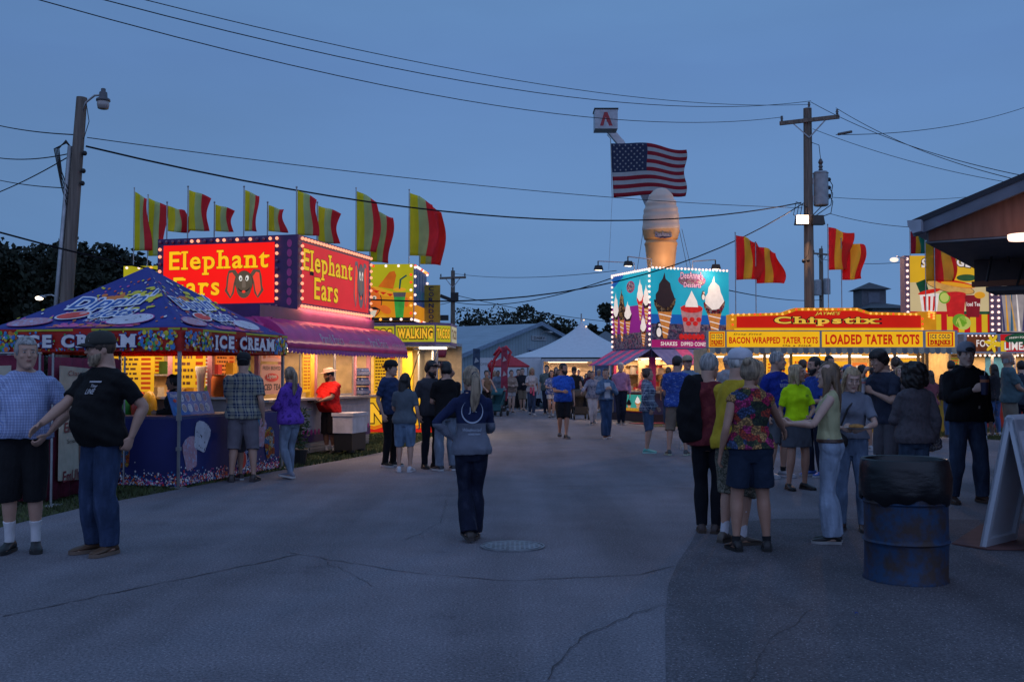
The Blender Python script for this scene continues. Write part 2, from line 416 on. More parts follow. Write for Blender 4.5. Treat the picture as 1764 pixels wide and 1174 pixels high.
ARMS = {  # wrist position for the +x side (x out, -y forward), elbow pole, thumb direction, finger curl
    'hang': ((.235, -.03, .875), (.25, 1, 0), (0, -1, 0), 25), 'swingf': ((.22, -.17, .90), (.3, 1, 0), (.2, -.5, 1), 30), 'swingb': ((.235, .15, .89), (.3, 1, -.2), (0, -1, -.3), 25),
    'front': ((.06, -.27, 1.10), (.7, .6, -.6), (0, 0, 1), 35), 'chest': ((.07, -.26, 1.24), (.8, .3, -.8), (0, 0, 1), 50), 'low': ((.10, -.17, .93), (.8, .8, 0), (0, -.5, 1), 30),
    'pocket': ((.20, -.05, .90), (.9, .7, 0), (0, -1, 0), 30), 'backpocket': ((.19, .12, .95), (.9, .5, .2), (0, -1, 0), 60), 'hip': ((.185, -.03, 1.02), (1, .3, 0), (0, .6, .6), 40),
    'plate': ((.13, -.33, 1.09), (.8, .5, -.6), (.8, 0, .5), 25), 'mouth': ((.05, -.25, 1.44), (.5, -.2, -1), (0, .3, 1), 60), 'phone': ((.05, -.25, 1.17), (.8, .4, -.7), (.3, 0, 1), 60),
    'head': ((.12, -.12, 1.66), (.9, -.4, .2), (-.3, 1, 0), 20), 'point': ((.14, -.52, 1.08), (.5, .3, -1), (0, 0, 1), 35), 'out': ((.42, -.34, 1.04), (.5, .3, -1), (0, 0, 1), 30),
    'push': ((.2, -.36, 1.02), (.6, .4, -.6), (-.8, 0, .3), 70), 'open': ((.14, -.36, 1.15), (.6, .3, -.8), (.2, .2, 1), 12), 'shoulder': ((.16, -.10, 1.36), (.8, -.2, -.8), (-.4, .3, .8), 60), 'belly': ((.04, -.22, 1.02), (.9, .4, -.3), (0, 0, 1), 30)}
def person(px, fy, hy, yaw, label, sex='m', fat=0., arms=('hang', 'hang'), walk=0., stance=.1, head=(0, 0), lean=0., skin=SK, hair=('short', 'brown'),
           top=('tee', ('plain', (.03, .03, .035))), bottom=('jeans', ('denim', (.03, .05, .10))), shoes=(.03, .03, .03), socks=None, sockh=.2, cap=None, glasses=False, beard=None,
           apron=None, belt=None, group='people at the fair', Y=None, hx=None, sole=(.5, .5, .5), hem=None, print_=None, shift=0, elderly=False):
    base = G(px, fy) if Y is None else Vector((W(px, 600, Y).x, Y, 0))
    top_z = W(px, hy, base.y).z; k = top_z / (1.75 if not cap else 1.765)
    vox = (.0062 if base.y < 11 else .0085 if base.y < 16 else .012 if base.y < 24 else .016)
    fem = sex == 'f'; near = base.y < 16
    ca, sa = math.cos(R(lean)), math.sin(R(lean))
    def tf(p):
        p = Vector(p)
        if p.z > .95:
            z = p.z - .95; y = p.y; f = min(1, z / .12)
            return Vector((p.x + shift * f * min(1, z / .5), y - sa * z, .95 + z * (ca * f + (1 - f))))
        return p
    # torso sections: z, rx, front, back, cy
    f1, f2 = 1 + fat * .35, fat
    if fem: T = [(.86, .150 * f1, .085, .10, .01), (.93, .168 * f1, .095 + .04 * f2, .115, .01), (1.01, .150 * f1, .095 + .07 * f2, .10, .0), (1.09, .122 * f1, .088 + .08 * f2, .085, -.002), (1.18, .128 * f1, .095 + .06 * f2, .088, 0),
                 (1.27, .140 * f1, .128 + .02 * f2, .092, 0), (1.35, .148 * f1, .105, .095, .002), (1.42, .142, .07, .082, .008), (1.465, .095, .055, .068, .015), (1.50, .055, .05, .055, .02)]
    else: T = [(.86, .150 * f1, .085, .10, .01), (.93, .162 * f1, .098 + .07 * f2, .115, .008), (1.01, .155 * f1, .102 + .13 * f2, .105, 0), (1.10, .148 * f1, .104 + .15 * f2, .098, 0), (1.19, .155 * f1, .11 + .12 * f2, .10, 0),
               (1.28, .168 * f1, .118 + .05 * f2, .105, 0), (1.36, .178, .110, .108, .004), (1.42, .168, .085, .095, .008), (1.465, .115, .068, .078, .014), (1.50, .062, .056, .060, .018)]
    sh = (.158 if fem else .188) + .012 * fat
    def grow(rows, e, z0, z1, flare=0.):
        rs = [r for r in rows if z0 - .001 <= r[0] <= z1 + .001]
        def at(z):
            return [float(np.interp(z, [q[0] for q in rows], [q[i] for q in rows])) for i in range(5)]
        rs = [at(z0)] + [list(r) for r in rs if abs(r[0] - z0) > .015 and abs(r[0] - z1) > .015] + [at(z1)]
        o = []
        for r in rs:
            g = e + flare * max(0, (1.15 - r[0]) / .3)
            o.append((r[0], r[1] + g, r[2] + g, r[3] + g, r[4]))
        return o
    # legs
    legs = []
    for s, wv in ((-1, walk), (1, -walk)):
        hip = Vector((s * .085, .005, .915)); fx = s * stance * (.55 if walk else 1); fyy = -wv * .26
        lift = .10 * abs(walk) if wv < 0 else .0
        ank = Vector((fx, fyy + .02, .085 + lift)); knee, ank = ik(hip, ank, .418, .415, (s * .12, -1, 0))
        legs.append((s, hip, knee, ank, wv))
    lr = 1 + .18 * fat + (.04 if fem else 0)
    def leg_rows(hip, knee, ank, e0, e1, e2, f_to=1.):
        P = [hip + Vector((0, 0, .02)), hip.lerp(knee, .45), knee, knee.lerp(ank, .32), ank.lerp(knee, .22), ank - Vector((0, 0, .02))]
        Rr = [(.086 * lr + e0 * .35, .084 * lr + e0 * .35), (.076 * lr + e0, .074 * lr + e0), (.055 * lr + e1, .052 * lr + e1), (.056 * lr + (e1 + e2) / 2, .052 * lr + (e1 + e2) / 2), (.036 * lr + e2, .033 * lr + e2), (.035 + e2, .031 + e2)]
        rows = [(*p, *r) for p, r in zip(P, Rr)]
        if f_to < 1:
            tt = f_to * 5; i = int(tt); fr = tt - i; a = np.array(rows)
            rows = rows[:i + 1] + [tuple(a[i] * (1 - fr) + a[min(i + 1, 5)] * fr)] if fr > .08 else rows[:i + 1]
        return rows
    # arms
    armd = []
    for s, pose in ((-1, arms[0]), (1, arms[1])):
        (wx, wy, wz), pole, th, curl = ARMS[pose] if isinstance(pose, str) else pose
        S = tf(Vector((s * (sh - .006), .012, 1.383))); Wp = Vector((s * wx, wy - (.06 * fat if wy < -.1 else 0), wz))
        if isinstance(pose, str) and pose in ('hang', 'swingb', 'swingf'): Wp.x += s * .05 * fat
        Wp = tf(Wp) if Wp.z > 1 else Wp + Vector((0, -sa * .1, 0))
        E, Wp = ik(S, Wp, .285, .255, (s * pole[0], pole[1], pole[2]))
        armd.append((s, S, E, Wp, Vector((s * th[0], th[1], th[2])), curl))
    ar = 1 + .22 * fat; ar *= .86 if fem else 1
    def arm_rows(S, E, Wp, e, f_to=1.):
        P = [S + (S - E) * .06, S.lerp(E, .28), S.lerp(E, .62), E, E.lerp(Wp, .3), E.lerp(Wp, .75), Wp]
        Rr = [.046, .048, .043, .037, .039, .029, .024]
        rows = [(*p, r * ar + e, r * ar * (.95 if i < 5 else .82) + e) for i, (p, r) in enumerate(zip(P, Rr))]
        if f_to < 1: tt = f_to * 6; i = int(tt); fr = tt - i; a = np.array(rows); rows = rows[:i + 1] + ([tuple(a[i] * (1 - fr) + a[i + 1] * fr)] if fr > .1 else [])
        return rows
    B = Body(); tk0 = top[0]
    B.torso([(.80, .11, .07, .07, .01)] + [(z, a - .012, b - .012, c - .012, d) if z < 1.45 and (tk0 != 'tank' or z < 1.3) else (z, a, b, c, d) for z, a, b, c, d in T], tf)
    for s, hip, knee, ank, wv in legs: B.limb(leg_rows(hip, knee, ank, -.012, 0 if bottom[0] in ('shorts', 'cargo', 'shortshorts', 'midshorts', 'skirt') else -.008, 0))
    for s, hip, knee, ank, wv in legs:
        B.limb([(*(ank + Vector((0, .03, -.035))), .026, .03), (*(ank + Vector((s * .015, -.07, -.045))), .022, .038), (*(ank + Vector((s * .025, -.15, -.06))), .014, .04)], ref=(0, 0, 1), n=2, seg=10)
    for s, S, E, Wp, th, curl in armd:
        B.limb(arm_rows(S, E, Wp, 0)); d = (Wp - E).normalized(); w = th - d * th.dot(d); w.normalize(); nrm = d.cross(w)
        if nrm.x * s > 0: nrm = -nrm
        hs = .92 if fem else 1.0
        pm = Wp + d * .085 * hs
        B.limb([(*(Wp - d * .01), .024 * hs, .018 * hs), (*(Wp + d * .03), .036 * hs, .017 * hs), (*pm, .041 * hs, .014 * hs)], ref=w, n=2, seg=10)
        fr_ = .0095 if vox < .01 else .0115
        for q, L in ((.033, .068), (.011, .078), (-.011, .073), (-.032, .058)):
            p = pm + w * q * hs; dd = d.copy(); rows = [(*(p - d * .02), fr_, fr_)]
            for j in range(3):
                a = R(curl * (.7 + .5 * j)); rot = Matrix.Rotation(a if nrm.dot(Matrix.Rotation(.1, 3, w) @ d) > nrm.dot(d) else -a, 3, w)
                dd = rot @ dd if j else Matrix.Rotation(R(curl * .6) * (1 if nrm.dot(Matrix.Rotation(.1, 3, w) @ d) > 0 else -1), 3, w) @ dd
                p = p + dd * (L * hs * (.42, .33, .25)[j]); rows.append((*p, fr_ * (1, .95, .8)[j], fr_ * (1, .95, .8)[j]))
            B.limb(rows, ref=w, n=2, seg=8)
        tb = Wp + d * .025 + w * .026; td = (d * .75 + w * .6 + nrm * .35).normalized()
        B.limb([(*tb, .014, .014), (*(tb + td * .035), .012, .012), (*(tb + td * .035 + (d * .9 + nrm * .4 + w * .1).normalized() * .032), .0095, .0095)], ref=w, n=2, seg=8)
    # head
    hc = tf(Vector((0, .012, 1.54))); HM = Matrix.Translation(hc) @ Matrix.Rotation(R(head[0]), 4, 'Z') @ Matrix.Rotation(R(head[1]), 4, 'X') @ Matrix.Translation((0, -.022, .086)) @ Matrix.Scale(1.07, 4)
    hf = lambda p: HM @ Vector(p)
    fw = .95 if fem else 1.0; fa = 1 + .08 * fat
    nk = .047 if fem else .059 + .012 * fat
    B.limb([(*tf(Vector((0, .025, 1.44))), nk * 1.2, nk * 1.25), (*hf((0, .038, -.13)), nk, nk), (*hf((0, .028, -.05)), nk, nk)])
    head_rows = [(-.118, .018, .022, .018, -.062), (-.112, .034, .036, .036, -.05), (-.092, .050 * fa, .052, .062, -.034), (-.065, .062 * fa, .070, .075, -.018), (-.035, .069 * fa, .082, .085, -.008), (0, .0735, .087, .093, -.002), (.035, .077, .089, .099, .002), (.07, .0735, .082, .095, .004), (.095, .057, .064, .076, .006), (.11, .034, .040, .05, .008), (.1165, .01, .012, .015, .01)]
    B.torso([(z, rx * fw, rf * fw, rb * fw, cy) for z, rx, rf, rb, cy in head_rows], hf, n=2, seg=18, p=2.1)
    B.limb([(*hf((0, -.083, .022)), .008, .008), (*hf((0, -.096, -.002)), .009, .009), (*hf((0, -.105, -.022)), .012, .014)], n=2, seg=8)
    B.ball((0, -.078, -.052), (.026, .016, .016), hf, 10, 6); B.ball((0, -.082, -.098), (.020, .016, .014), hf, 10, 6)
    for s in (-1, 1):
        B.ball((s * .076 * fw, .012, -.008), (.009, .019, .030), hf, 8, 6); B.ball((s * .04, -.066, -.022), (.02, .018, .02), hf, 8, 6)
    B.ball((0, -.079, .038), (.045, .012, .010), hf, 10, 6)
    bd = B.melt(vox, 2 if near else 1)
    sm = skin_mat(skin); mb = MB(); n = len(bd.vertices); co = np.empty(n * 3); bd.vertices.foreach_get("co", co); co = co.reshape(-1, 3)
    mb.add(co, [tuple(p.vertices) for p in bd.polygons], sm); bpy.data.meshes.remove(bd)
    white, dark = mat("eye_white", (.55, .53, .5), .3), mat("eye_iris", (.02, .015, .012), .2)
    lip = mat("lip", (skin[0] * .72, skin[1] * .45, skin[2] * .5), .45) if not MATS.get("lip" + str(skin)) else MATS["lip" + str(skin)]
    MATS["lip" + str(skin)] = lip; MATS.pop("lip", None)
    hcol = HAIRC[hair[1]]; hm = hair_mat(hair[1]); brow = hair_mat('brown' if hair[1] in ('blonde', 'ash', 'lightbrown', 'white') else hair[1])
    def hball(c, r, m, seg=10, rings=6):
        q = MB(); q.ball(c, r, m, seg, rings); mb.add([hf(v) for v in q.v], q.f, m)
    for s in (-1, 1):
        hball((s * .029 * fw, -.0815, .010), (.0125, .007, .0065), white); hball((s * .029 * fw, -.086, .010), (.0055, .0035, .0055), dark)
        hball((s * .029 * fw, -.0875, .030), (.0165, .005, .0035), brow); hball((s * .029 * fw, -.083, .0175), (.0145, .0065, .0035), sm)
    hball((0, -.0935, -.052), (.021, .005, .0032), lip); hball((0, -.092, -.059), (.018, .006, .0042), lip)
    def fin(m_, name, parent=None, smooth=True):
        m_.v = [tuple(Vector(v) * k) for v in m_.v]; return m_.build(name, parent, smooth)
    P = fin(mb, "person"); P.location = base; P.rotation_euler.z = R(yaw); tag(P, label, "person", group)
    def cloth(b, name, m_, amp=.004, fq=28, zs=1., v=None):
        me = b.melt(v or max(vox, .008), 1); wrinkle(me, amp, fq, hash(name) % 999 + int(px), zs)
        co = np.empty(len(me.vertices) * 3); me.vertices.foreach_get("co", co); me.vertices.foreach_set("co", co * k); me.materials.append(m_); me.shade_smooth()
        o = bpy.data.objects.new(name, me); COL.objects.link(o); o.parent = P; return o
    # shirt
    tk, tm = top; fm = fabric(*tm); hz = {'tee': .855, 'long': .87, 'tank': 1.0, 'sleeveless': .90, 'jacket': .84, 'hoodie': .86, 'crop': .98, 'loose': .84}[tk] if hem is None else hem
    ez = {'tee': .020, 'long': .016, 'tank': .006, 'sleeveless': .016, 'jacket': .036, 'hoodie': .032, 'crop': .014, 'loose': .03}[tk]
    C = Body(); C.torso(grow(T, ez, hz, 1.478, .026 if tk not in ('tank', 'crop') else .006), tf, p=2.3)
    for s, S, E, Wp, th, curl in armd:
        if tk != 'tank': C.ball(S, .047 * ar + (.010 if tk == 'sleeveless' else ez * .7), None, 14, 10)
        if tk in ('tee', 'crop', 'loose'): C.limb([*arm_rows(S, E, Wp, .020 + .008 * (tk == 'loose'), .40)], round_=False); 
        elif tk in ('long', 'jacket', 'hoodie'): C.limb(arm_rows(S, E, Wp, ez * .75, .97), round_=False)
        elif tk == 'sleeveless': C.limb(arm_rows(S, E, Wp, .012, .1), round_=False)
    if tk == 'hoodie': C.limb([(*tf(Vector((-.06, -.04, 1.475))), .022, .03), (*tf(Vector((-.085, .05, 1.49))), .03, .03), (*tf(Vector((0, .115, 1.45))), .04, .05), (*tf(Vector((.085, .05, 1.49))), .03, .03), (*tf(Vector((.06, -.04, 1.475))), .022, .03)], ref=(0, 0, 1))
    elif tk in ('jacket', 'long'): C.limb([(*tf(Vector((-.02, -.05, 1.478))), .013, .01), (*tf(Vector((-.066, .01, 1.50))), .016, .011), (*tf(Vector((0, .085, 1.50))), .018, .012), (*tf(Vector((.066, .01, 1.50))), .016, .011), (*tf(Vector((.02, -.05, 1.478))), .013, .01)], ref=(0, 0, 1))
    shirt = cloth(C, {'jacket': 'jacket', 'hoodie': 'hoodie', 'tank': 'tank_top'}.get(tk, 'shirt'), fm, .005 if fem else .0065, 24)
    # bottoms
    bk, bmm = bottom; bf = fabric(*bmm); D = Body()
    wz = 1.02 if fem else .99
    wide = {'jeans': (.010, .012, .020), 'flare': (.006, .008, .055), 'loosejeans': (.018, .026, .040), 'shorts': (.024, .03, .03), 'cargo': (.028, .038, .03), 'shortshorts': (.014, .02, .02), 'midshorts': (.026, .05, .05), 'skirt': (.02, 0, 0), 'leggings': (.006, .006, .008)}[bk]
    if bk == 'skirt':
        rows = grow(T, .012, .86, wz); r0 = rows[0]
        D.torso([(.60, r0[1] + .045, r0[2] + .05, r0[3] + .035, r0[4]), (.74, r0[1] + .036, r0[2] + .04, r0[3] + .03, r0[4]), (.86, r0[1] + .018, r0[2] + .025, r0[3] + .012, r0[4])] + rows[1:], tf)
    else:
        D.torso([(.80, .13, .075, .085, .01)] + grow(T, .009, .86, wz), tf)
        ft = {'shorts': .42, 'cargo': .50, 'shortshorts': .22, 'midshorts': .33}.get(bk, .985)
        for s, hip, knee, ank, wv in legs: D.limb(leg_rows(hip, knee, ank, *wide, ft), round_=False)
    pants = cloth(D, {'skirt': 'skirt', 'shorts': 'shorts', 'cargo': 'shorts', 'shortshorts': 'shorts', 'midshorts': 'shorts', 'leggings': 'leggings'}.get(bk, 'trousers'), bf, .0042, 21, .5)
    # belt
    if belt:
        Q = Body(); Q.torso([(wz - .045 if z == 0 else wz - .008, a + .021, b + .021, c + .021, e) for z, (_, a, b, c, e) in ((0, grow(T, 0, wz - .045, wz)[0]), (1, grow(T, 0, wz - .045, wz)[-1]))], tf)
        cloth(Q, 'belt', mat('belt' + str(belt), belt, .5), 0, 1, v=.01)
    # shoes / socks
    for s, hip, knee, ank, wv in legs:
        tip = R(-32 * abs(walk)) if wv < 0 else 0; tz = R(12) * s
        SM = Matrix.Translation(ank) @ Matrix.Rotation(tz, 4, 'Z') @ Matrix.Rotation(tip, 4, 'X') @ Matrix.Translation((0, 0, -.085))
        q = MB(); shm = mat('shoe' + str(shoes), shoes, .5, 0, .12); som = mat('sole' + str(sole), sole, .7)
        sec = [(.075, .030, .055, .0), (.05, .038, .095, .0), (.0, .038, .108, .0), (-.05, .040, .078, 0), (-.11, .047, .060, 0), (-.165, .042, .048, 0), (-.195, .022, .034, 0)]
        V = []; sg = 12
        for yy, wd, ht, _ in cat_rows(sec, 3):
            for kk in range(sg):
                a = 2 * math.pi * kk / sg; zz = .022 + (ht - .022) / 2 + math.sin(a) * (ht - .022) / 2
                V.append(SM @ Vector((wd * math.copysign(abs(math.cos(a)) ** .75, math.cos(a)), yy, zz)))
        nr = len(V) // sg; F = [(i * sg + j, (i + 1) * sg + j, (i + 1) * sg + (j + 1) % sg, i * sg + (j + 1) % sg) for i in range(nr - 1) for j in range(sg)] + [tuple(range(sg)), tuple(range((nr - 1) * sg, nr * sg))[::-1]]
        q.add(V, F, shm)
        out = [(.078, .034), (.04, .041), (-.04, .043), (-.11, .051), (-.165, .046), (-.2, .022)]
        ring = [(w_, y_) for y_, w_ in out] + [(-w_, y_) for y_, w_ in out[::-1]]; nn = len(ring)
        q.add([SM @ Vector((a, b, .001)) for a, b in ring] + [SM @ Vector((a, b, .028)) for a, b in ring], [tuple(range(nn))[::-1] if False else tuple(range(nn)), tuple(range(2 * nn - 1, nn - 1, -1))] + [(i, i + nn, (i + 1) % nn + nn, (i + 1) % nn) for i in range(nn)], som)
        fin(q, 'shoe', P, 40)
        if socks:
            q = Body(); up = ank.lerp(knee, sockh); q.limb([(*(ank - Vector((0, 0, .01))), .043, .039), (*ank.lerp(up, .5), .041, .038), (*up, .046 + .02 * sockh, .043 + .02 * sockh)], round_=False)
            cloth(q, 'sock', mat('sock' + str(socks), socks, .9), .001, 40, v=.008)
    # hair
    hs, _ = hair
    if hs != 'bald':
        H = Body(); H.ball((0, .010, .028), (.084 * fw, .104 * fw, .101), hf, 20, 14)
        if hs == 'short': H.ball((0, .012, .05), (.083, .100, .088), hf, 16, 10)
        if hs == 'mop': H.ball((0, .0, .055), (.088, .108, .085), hf, 16, 10); H.ball((0, .03, .0), (.09, .09, .08), hf, 14, 8)
        if hs in ('long', 'bob', 'pony', 'bun', 'wavy'):
            H.ball((0, .025, .0), (.086, .09, .085), hf, 14, 8)
        if hs in ('long', 'wavy'):
            L = .30 if hs == 'long' else .34
            H.limb([(*hf((0, .045, .03)), .055, .08), (*hf((0, .07, -.08)), .04, .085), (*hf((0, .085, -.2)), .032, .08), (*hf((0, .09, -L)), .015, .05)])
            for s in (-1, 1): H.limb([(*hf((s * .06, -.01, .05)), .05, .025), (*hf((s * .082, .005, -.06)), .04, .02), (*hf((s * .085, -.01, -.16)), .032, .02), (*hf((s * .075, -.03, -.25)), .015, .012)])
        if hs == 'bob':
            H.limb([(*hf((0, .045, .03)), .055, .08), (*hf((0, .055, -.08)), .045, .088), (*hf((0, .05, -.155)), .035, .075)])
            for s in (-1, 1): H.limb([(*hf((s * .06, -.01, .05)), .055, .025), (*hf((s * .082, -.005, -.05)), .05, .022), (*hf((s * .08, -.015, -.13)), .035, .02)])
        if hs == 'pony':
            H.ball((0, .115, .03), (.028, .03, .03), hf, 10, 6)
            H.limb([(*hf((0, .11, .035)), .026, .03), (*hf((0, .15, .0)), .034, .042), (*hf((0, .15, -.10)), .036, .05), (*hf((.01, .135, -.22)), .028, .045), (*hf((.02, .13, -.31)), .008, .018)])
        if hs == 'bun': H.ball((0, .09, .085), (.04, .038, .036), hf, 12, 8)
        if hs == 'curly':
            H.ball((0, .02, .03), (.135, .135, .12), hf, 18, 12); H.ball((0, .045, -.05), (.14, .11, .12), hf, 16, 10)
        hv = max(vox, .0075); me = H.melt(hv, 1); n = len(me.vertices); co = np.empty(n * 3); me.vertices.foreach_get("co", co); co = co.reshape(-1, 3)
        Hi = np.array(HM.inverted()); lc = co @ Hi[:3, :3].T + Hi[:3, 3]
        zl = .066 if hs != 'mop' else .045
        msk = (lc[:, 1] < -.028) & (lc[:, 2] < zl) & (np.abs(lc[:, 0]) < (.066 if hs not in ('curly',) else .07))
        lc[msk, 1] = -.028 + (lc[msk, 1] + .028) * .25
        if hs in ('short', 'buzz'):
            m2 = lc[:, 2] < -.045; lc[m2, 0] *= .75; lc[m2, 1] *= .8
        r = np.random.default_rng(int(px)); amp = {'curly': .012, 'short': .0025, 'buzz': .0008}.get(hs, .003); d = np.zeros(n)
        for q in range(8):
            kv = r.normal(size=3) * (55 if hs == 'curly' else 95); kv[2] *= (1 if hs == 'curly' else .18); d += np.sin(lc @ kv + r.uniform(0, 6)) / 2.8
        no = lc / (np.linalg.norm(lc, axis=1, keepdims=True) + 1e-6); lc += no * (d * amp)[:, None]
        Hm = np.array(HM); co = lc @ Hm[:3, :3].T + Hm[:3, 3]
        me.vertices.foreach_set("co", (co * k).ravel()); me.materials.append(hm); me.shade_smooth()
        o = bpy.data.objects.new("hair", me); COL.objects.link(o); o.parent = P
        if hs == 'pony' or hs == 'bun':
            q = MB(); c_ = (0, .118, .035) if hs == 'pony' else (0, .085, .075); q.ball(c_, (.03, .012, .03), mat('hair_band', (.02, .02, .04), .6)); q.v = [hf(v) for v in q.v]; fin(q, 'hair_band', P)
    elif hair[1] != 'black':
        q = MB()
        V = []; F = []
        for i in range(15):
            a = R(-20 + 220 * i / 14)
            for j, zz in enumerate((-.055, -.02, .02)): V.append(hf((.0795 * math.cos(a) * (1 - .06 * (j != 1)), .004 + .1 * math.sin(a) * (1 - .05 * (j != 1)), zz)))
        for i in range(14):
            for j in range(2): a = i * 3 + j; F.append((a, a + 3, a + 4, a + 1))
        q.add(V, F, hm); fin(q, 'hair', P)
    if beard:
        q = Body(); q.torso([(-.128, .02, .026, .02, -.06), (-.115, .04, .042, .03, -.048), (-.09, .056 * fa, .059, .03, -.032), (-.066, .066 * fa, .073, .02, -.018), (-.045, .0705 * fa, .070, .02, -.016), (-.03, .0715 * fa, .055, .02, -.012)], hf, n=2)
        q.ball((0, -.0905, -.040), (.027, .008, .007), hf); cloth(q, 'beard', hair_mat(beard), .0012, 160, v=.0075)
    if cap:
        style, cc, bc = cap; q = MB(); cm, bm_ = mat('cap' + str(cc), cc, .85), mat('cap' + str(bc), bc, .8)
        back = -1 if style == 'back' else 1
        if style in ('front', 'back'):
            V = []; F = []; sg = 24; prof = [(1.0, .035), (1.02, .055), (1.0, .08), (.9, .105), (.72, .125), (.42, .137), (.1, .141)]
            for r_, z_ in prof: V += [hf((.089 * r_ * math.cos(2 * math.pi * i / sg), .006 + .109 * r_ * math.sin(2 * math.pi * i / sg), z_)) for i in range(sg)]
            F = [(i * sg + j, i * sg + (j + 1) % sg, (i + 1) * sg + (j + 1) % sg, (i + 1) * sg + j) for i in range(len(prof) - 1) for j in range(sg)] + [tuple(range((len(prof) - 1) * sg, len(prof) * sg)), tuple(range(sg))[::-1]]
            q.add(V, F, cm)
            V = []; sg = 14; rowsb = ((0, 0), (.35, .002), (.7, .0), (1, -.006))
            for lay in (0, .006):
                for t_, dz in rowsb:
                    for i in range(sg + 1):
                        a = math.pi * (1 + i / sg); cx_ = .082 * math.cos(a) * (1 - .12 * t_); cy_ = .006 + (.104 + .068 * t_) * math.sin(a)
                        V.append(hf((cx_, back * cy_ if back < 0 else cy_, .046 + dz - .012 * abs(math.cos(a)) ** 2 * 1.5 + lay - .008 * t_)))
            m_ = sg + 1; F = []
            for L_ in (0, 1):
                for i in range(3):
                    for j in range(sg): a = L_ * 4 * m_ + i * m_ + j; F.append((a, a + 1, a + 1 + m_, a + m_) if L_ else (a, a + m_, a + m_ + 1, a + 1))
            for j in range(sg): a = 3 * m_ + j; F.append((a, a + 4 * m_, a + 4 * m_ + 1, a + 1))
            q.add(V, F, bm_); q.ball(hf((0, .006, .142)), .007, cm)
            if style == 'back': q2 = MB(); q2.ball((0, -.098, .062), (.042, .012, .024), mat('cap_gap', (.02, .018, .018))); q.add([hf(v) for v in q2.v], q2.f, MATS['cap_gap'])
        elif style == 'straw':
            pr = [(.155, .052), (.15, .062), (.125, .055), (.1, .05), (.092, .06), (.088, .10), (.075, .125), (.03, .135)]
            q2 = MB(); q2.lathe(pr, cm, (0, .005, 0), 24, 1, 1.15); q.add([hf(v) for v in q2.v], q2.f, cm)
        fin(q, 'cap' if style != 'straw' else 'hat', P)
    if glasses:
        q = MB(); gm = mat('glasses_frame', (.01, .01, .01), .3)
        for s in (-1, 1):
            c = Vector((s * .030, -.098, .010)); q.tube([hf(c + Vector((.021 * math.cos(t), .003 * abs(math.cos(t)), .015 * math.sin(t)))) for t in (2 * math.pi * i / 12 for i in range(13))], .002, gm, 5)
            q.tube([hf((s * .052, -.094, .014)), hf((s * .078, -.04, .012)), hf((s * .08, .01, .01))], .002, gm, 5)
        q.tube([hf((-.009, -.1, .012)), hf((.009, -.1, .012))], .002, gm, 5); fin(q, 'glasses', P)
    P['k'] = k
    # handles for held things
    P_info = dict(P=P, k=k, hf=hf, tf=tf, base=base, yaw=yaw, hands=[(Wp * k, (Wp - E).normalized()) for s, S, E, Wp, th, curl in armd], T=T, grow=grow)
    if print_:
        side, items = print_; q = MB()
        ys = -1 if side == 'front' else 1
        for (st, cx, cz, w_, h_, colr, kw) in items:
            u = Vector((1, 0, 0)) if side == 'front' else Vector((-1, 0, 0))
            ez_ = ez + .011
            def fr(x, y, off=0):
                X = u.x * x; z = y; row = [float(np.interp(z, [q_[0] for q_ in T], [q_[i] for q_ in T])) for i in range(5)]
                rx = row[1] + ez_; ry = (row[2] if ys < 0 else row[3]) + ez_ + .02 * max(0, (1.15 - z) / .3) + off
                t_ = max(0, 1 - min(.98, abs(X / rx)) ** 2.3) ** (1 / 2.3)
                return tf(Vector((X, row[4] + ys * ry * t_, z)))
            pm_ = mat('print' + str(colr), colr, .7)
            if st == 'ring': q.add(*ring_geo(fr, cx, cz, w_, h_, kw.get('a0', 0), kw.get('a1', 360), kw.get('t', .01)), pm_)
            elif st == 'rect': q.add(*grid_geo(fr, cx - w_ / 2, cx + w_ / 2, cz, cz + h_, kw.get('n', 8)), pm_)
            else: q.text(fr, st, cx - w_ / 2, cz, w_, h_, .0, pm_, **kw)
        fin(q, 'print', shirt, False)
    return P_info
def ring_geo(fr, cx, cz, rx, rz, a0, a1, t, n=24):
    V = []; F = []
    for i in range(n + 1):
        a = R(a0 + (a1 - a0) * i / n); f = math.sin(math.pi * i / n) if abs(a1 - a0) < 360 else 1
        V += [fr(cx + (rx - t * f) * math.cos(a), cz + (rz - t * f) * math.sin(a), .001), fr(cx + rx * math.cos(a), cz + rz * math.sin(a), .001)]
    for i in range(n): F.append((2 * i, 2 * i + 1, 2 * i + 3, 2 * i + 2))
    return V, F
def grid_geo(fr, x0, x1, z0, z1, n=8):
    V = [fr(x0 + (x1 - x0) * i / n, z0 + (z1 - z0) * j / 4, .001) for j in range(5) for i in range(n + 1)]
    return V, [(j * (n + 1) + i, j * (n + 1) + i + 1, (j + 1) * (n + 1) + i + 1, (j + 1) * (n + 1) + i) for j in range(4) for i in range(n)]
def hair_mat(c):
    key = 'hair' + c
    if key in MATS: return MATS[key]
    b = NB("hair"); col = HAIRC[c]; n = b.noise(45, 4, b.mapping((1, 1, .12)))
    cc = b.ramp(n, [(.35, tuple(x * .45 for x in col)), (.65, tuple(min(1, x * 1.35) for x in col))]); b.bump(n, .5, .006)
    MATS[key] = b.done(cc, .5); return MATS[key]
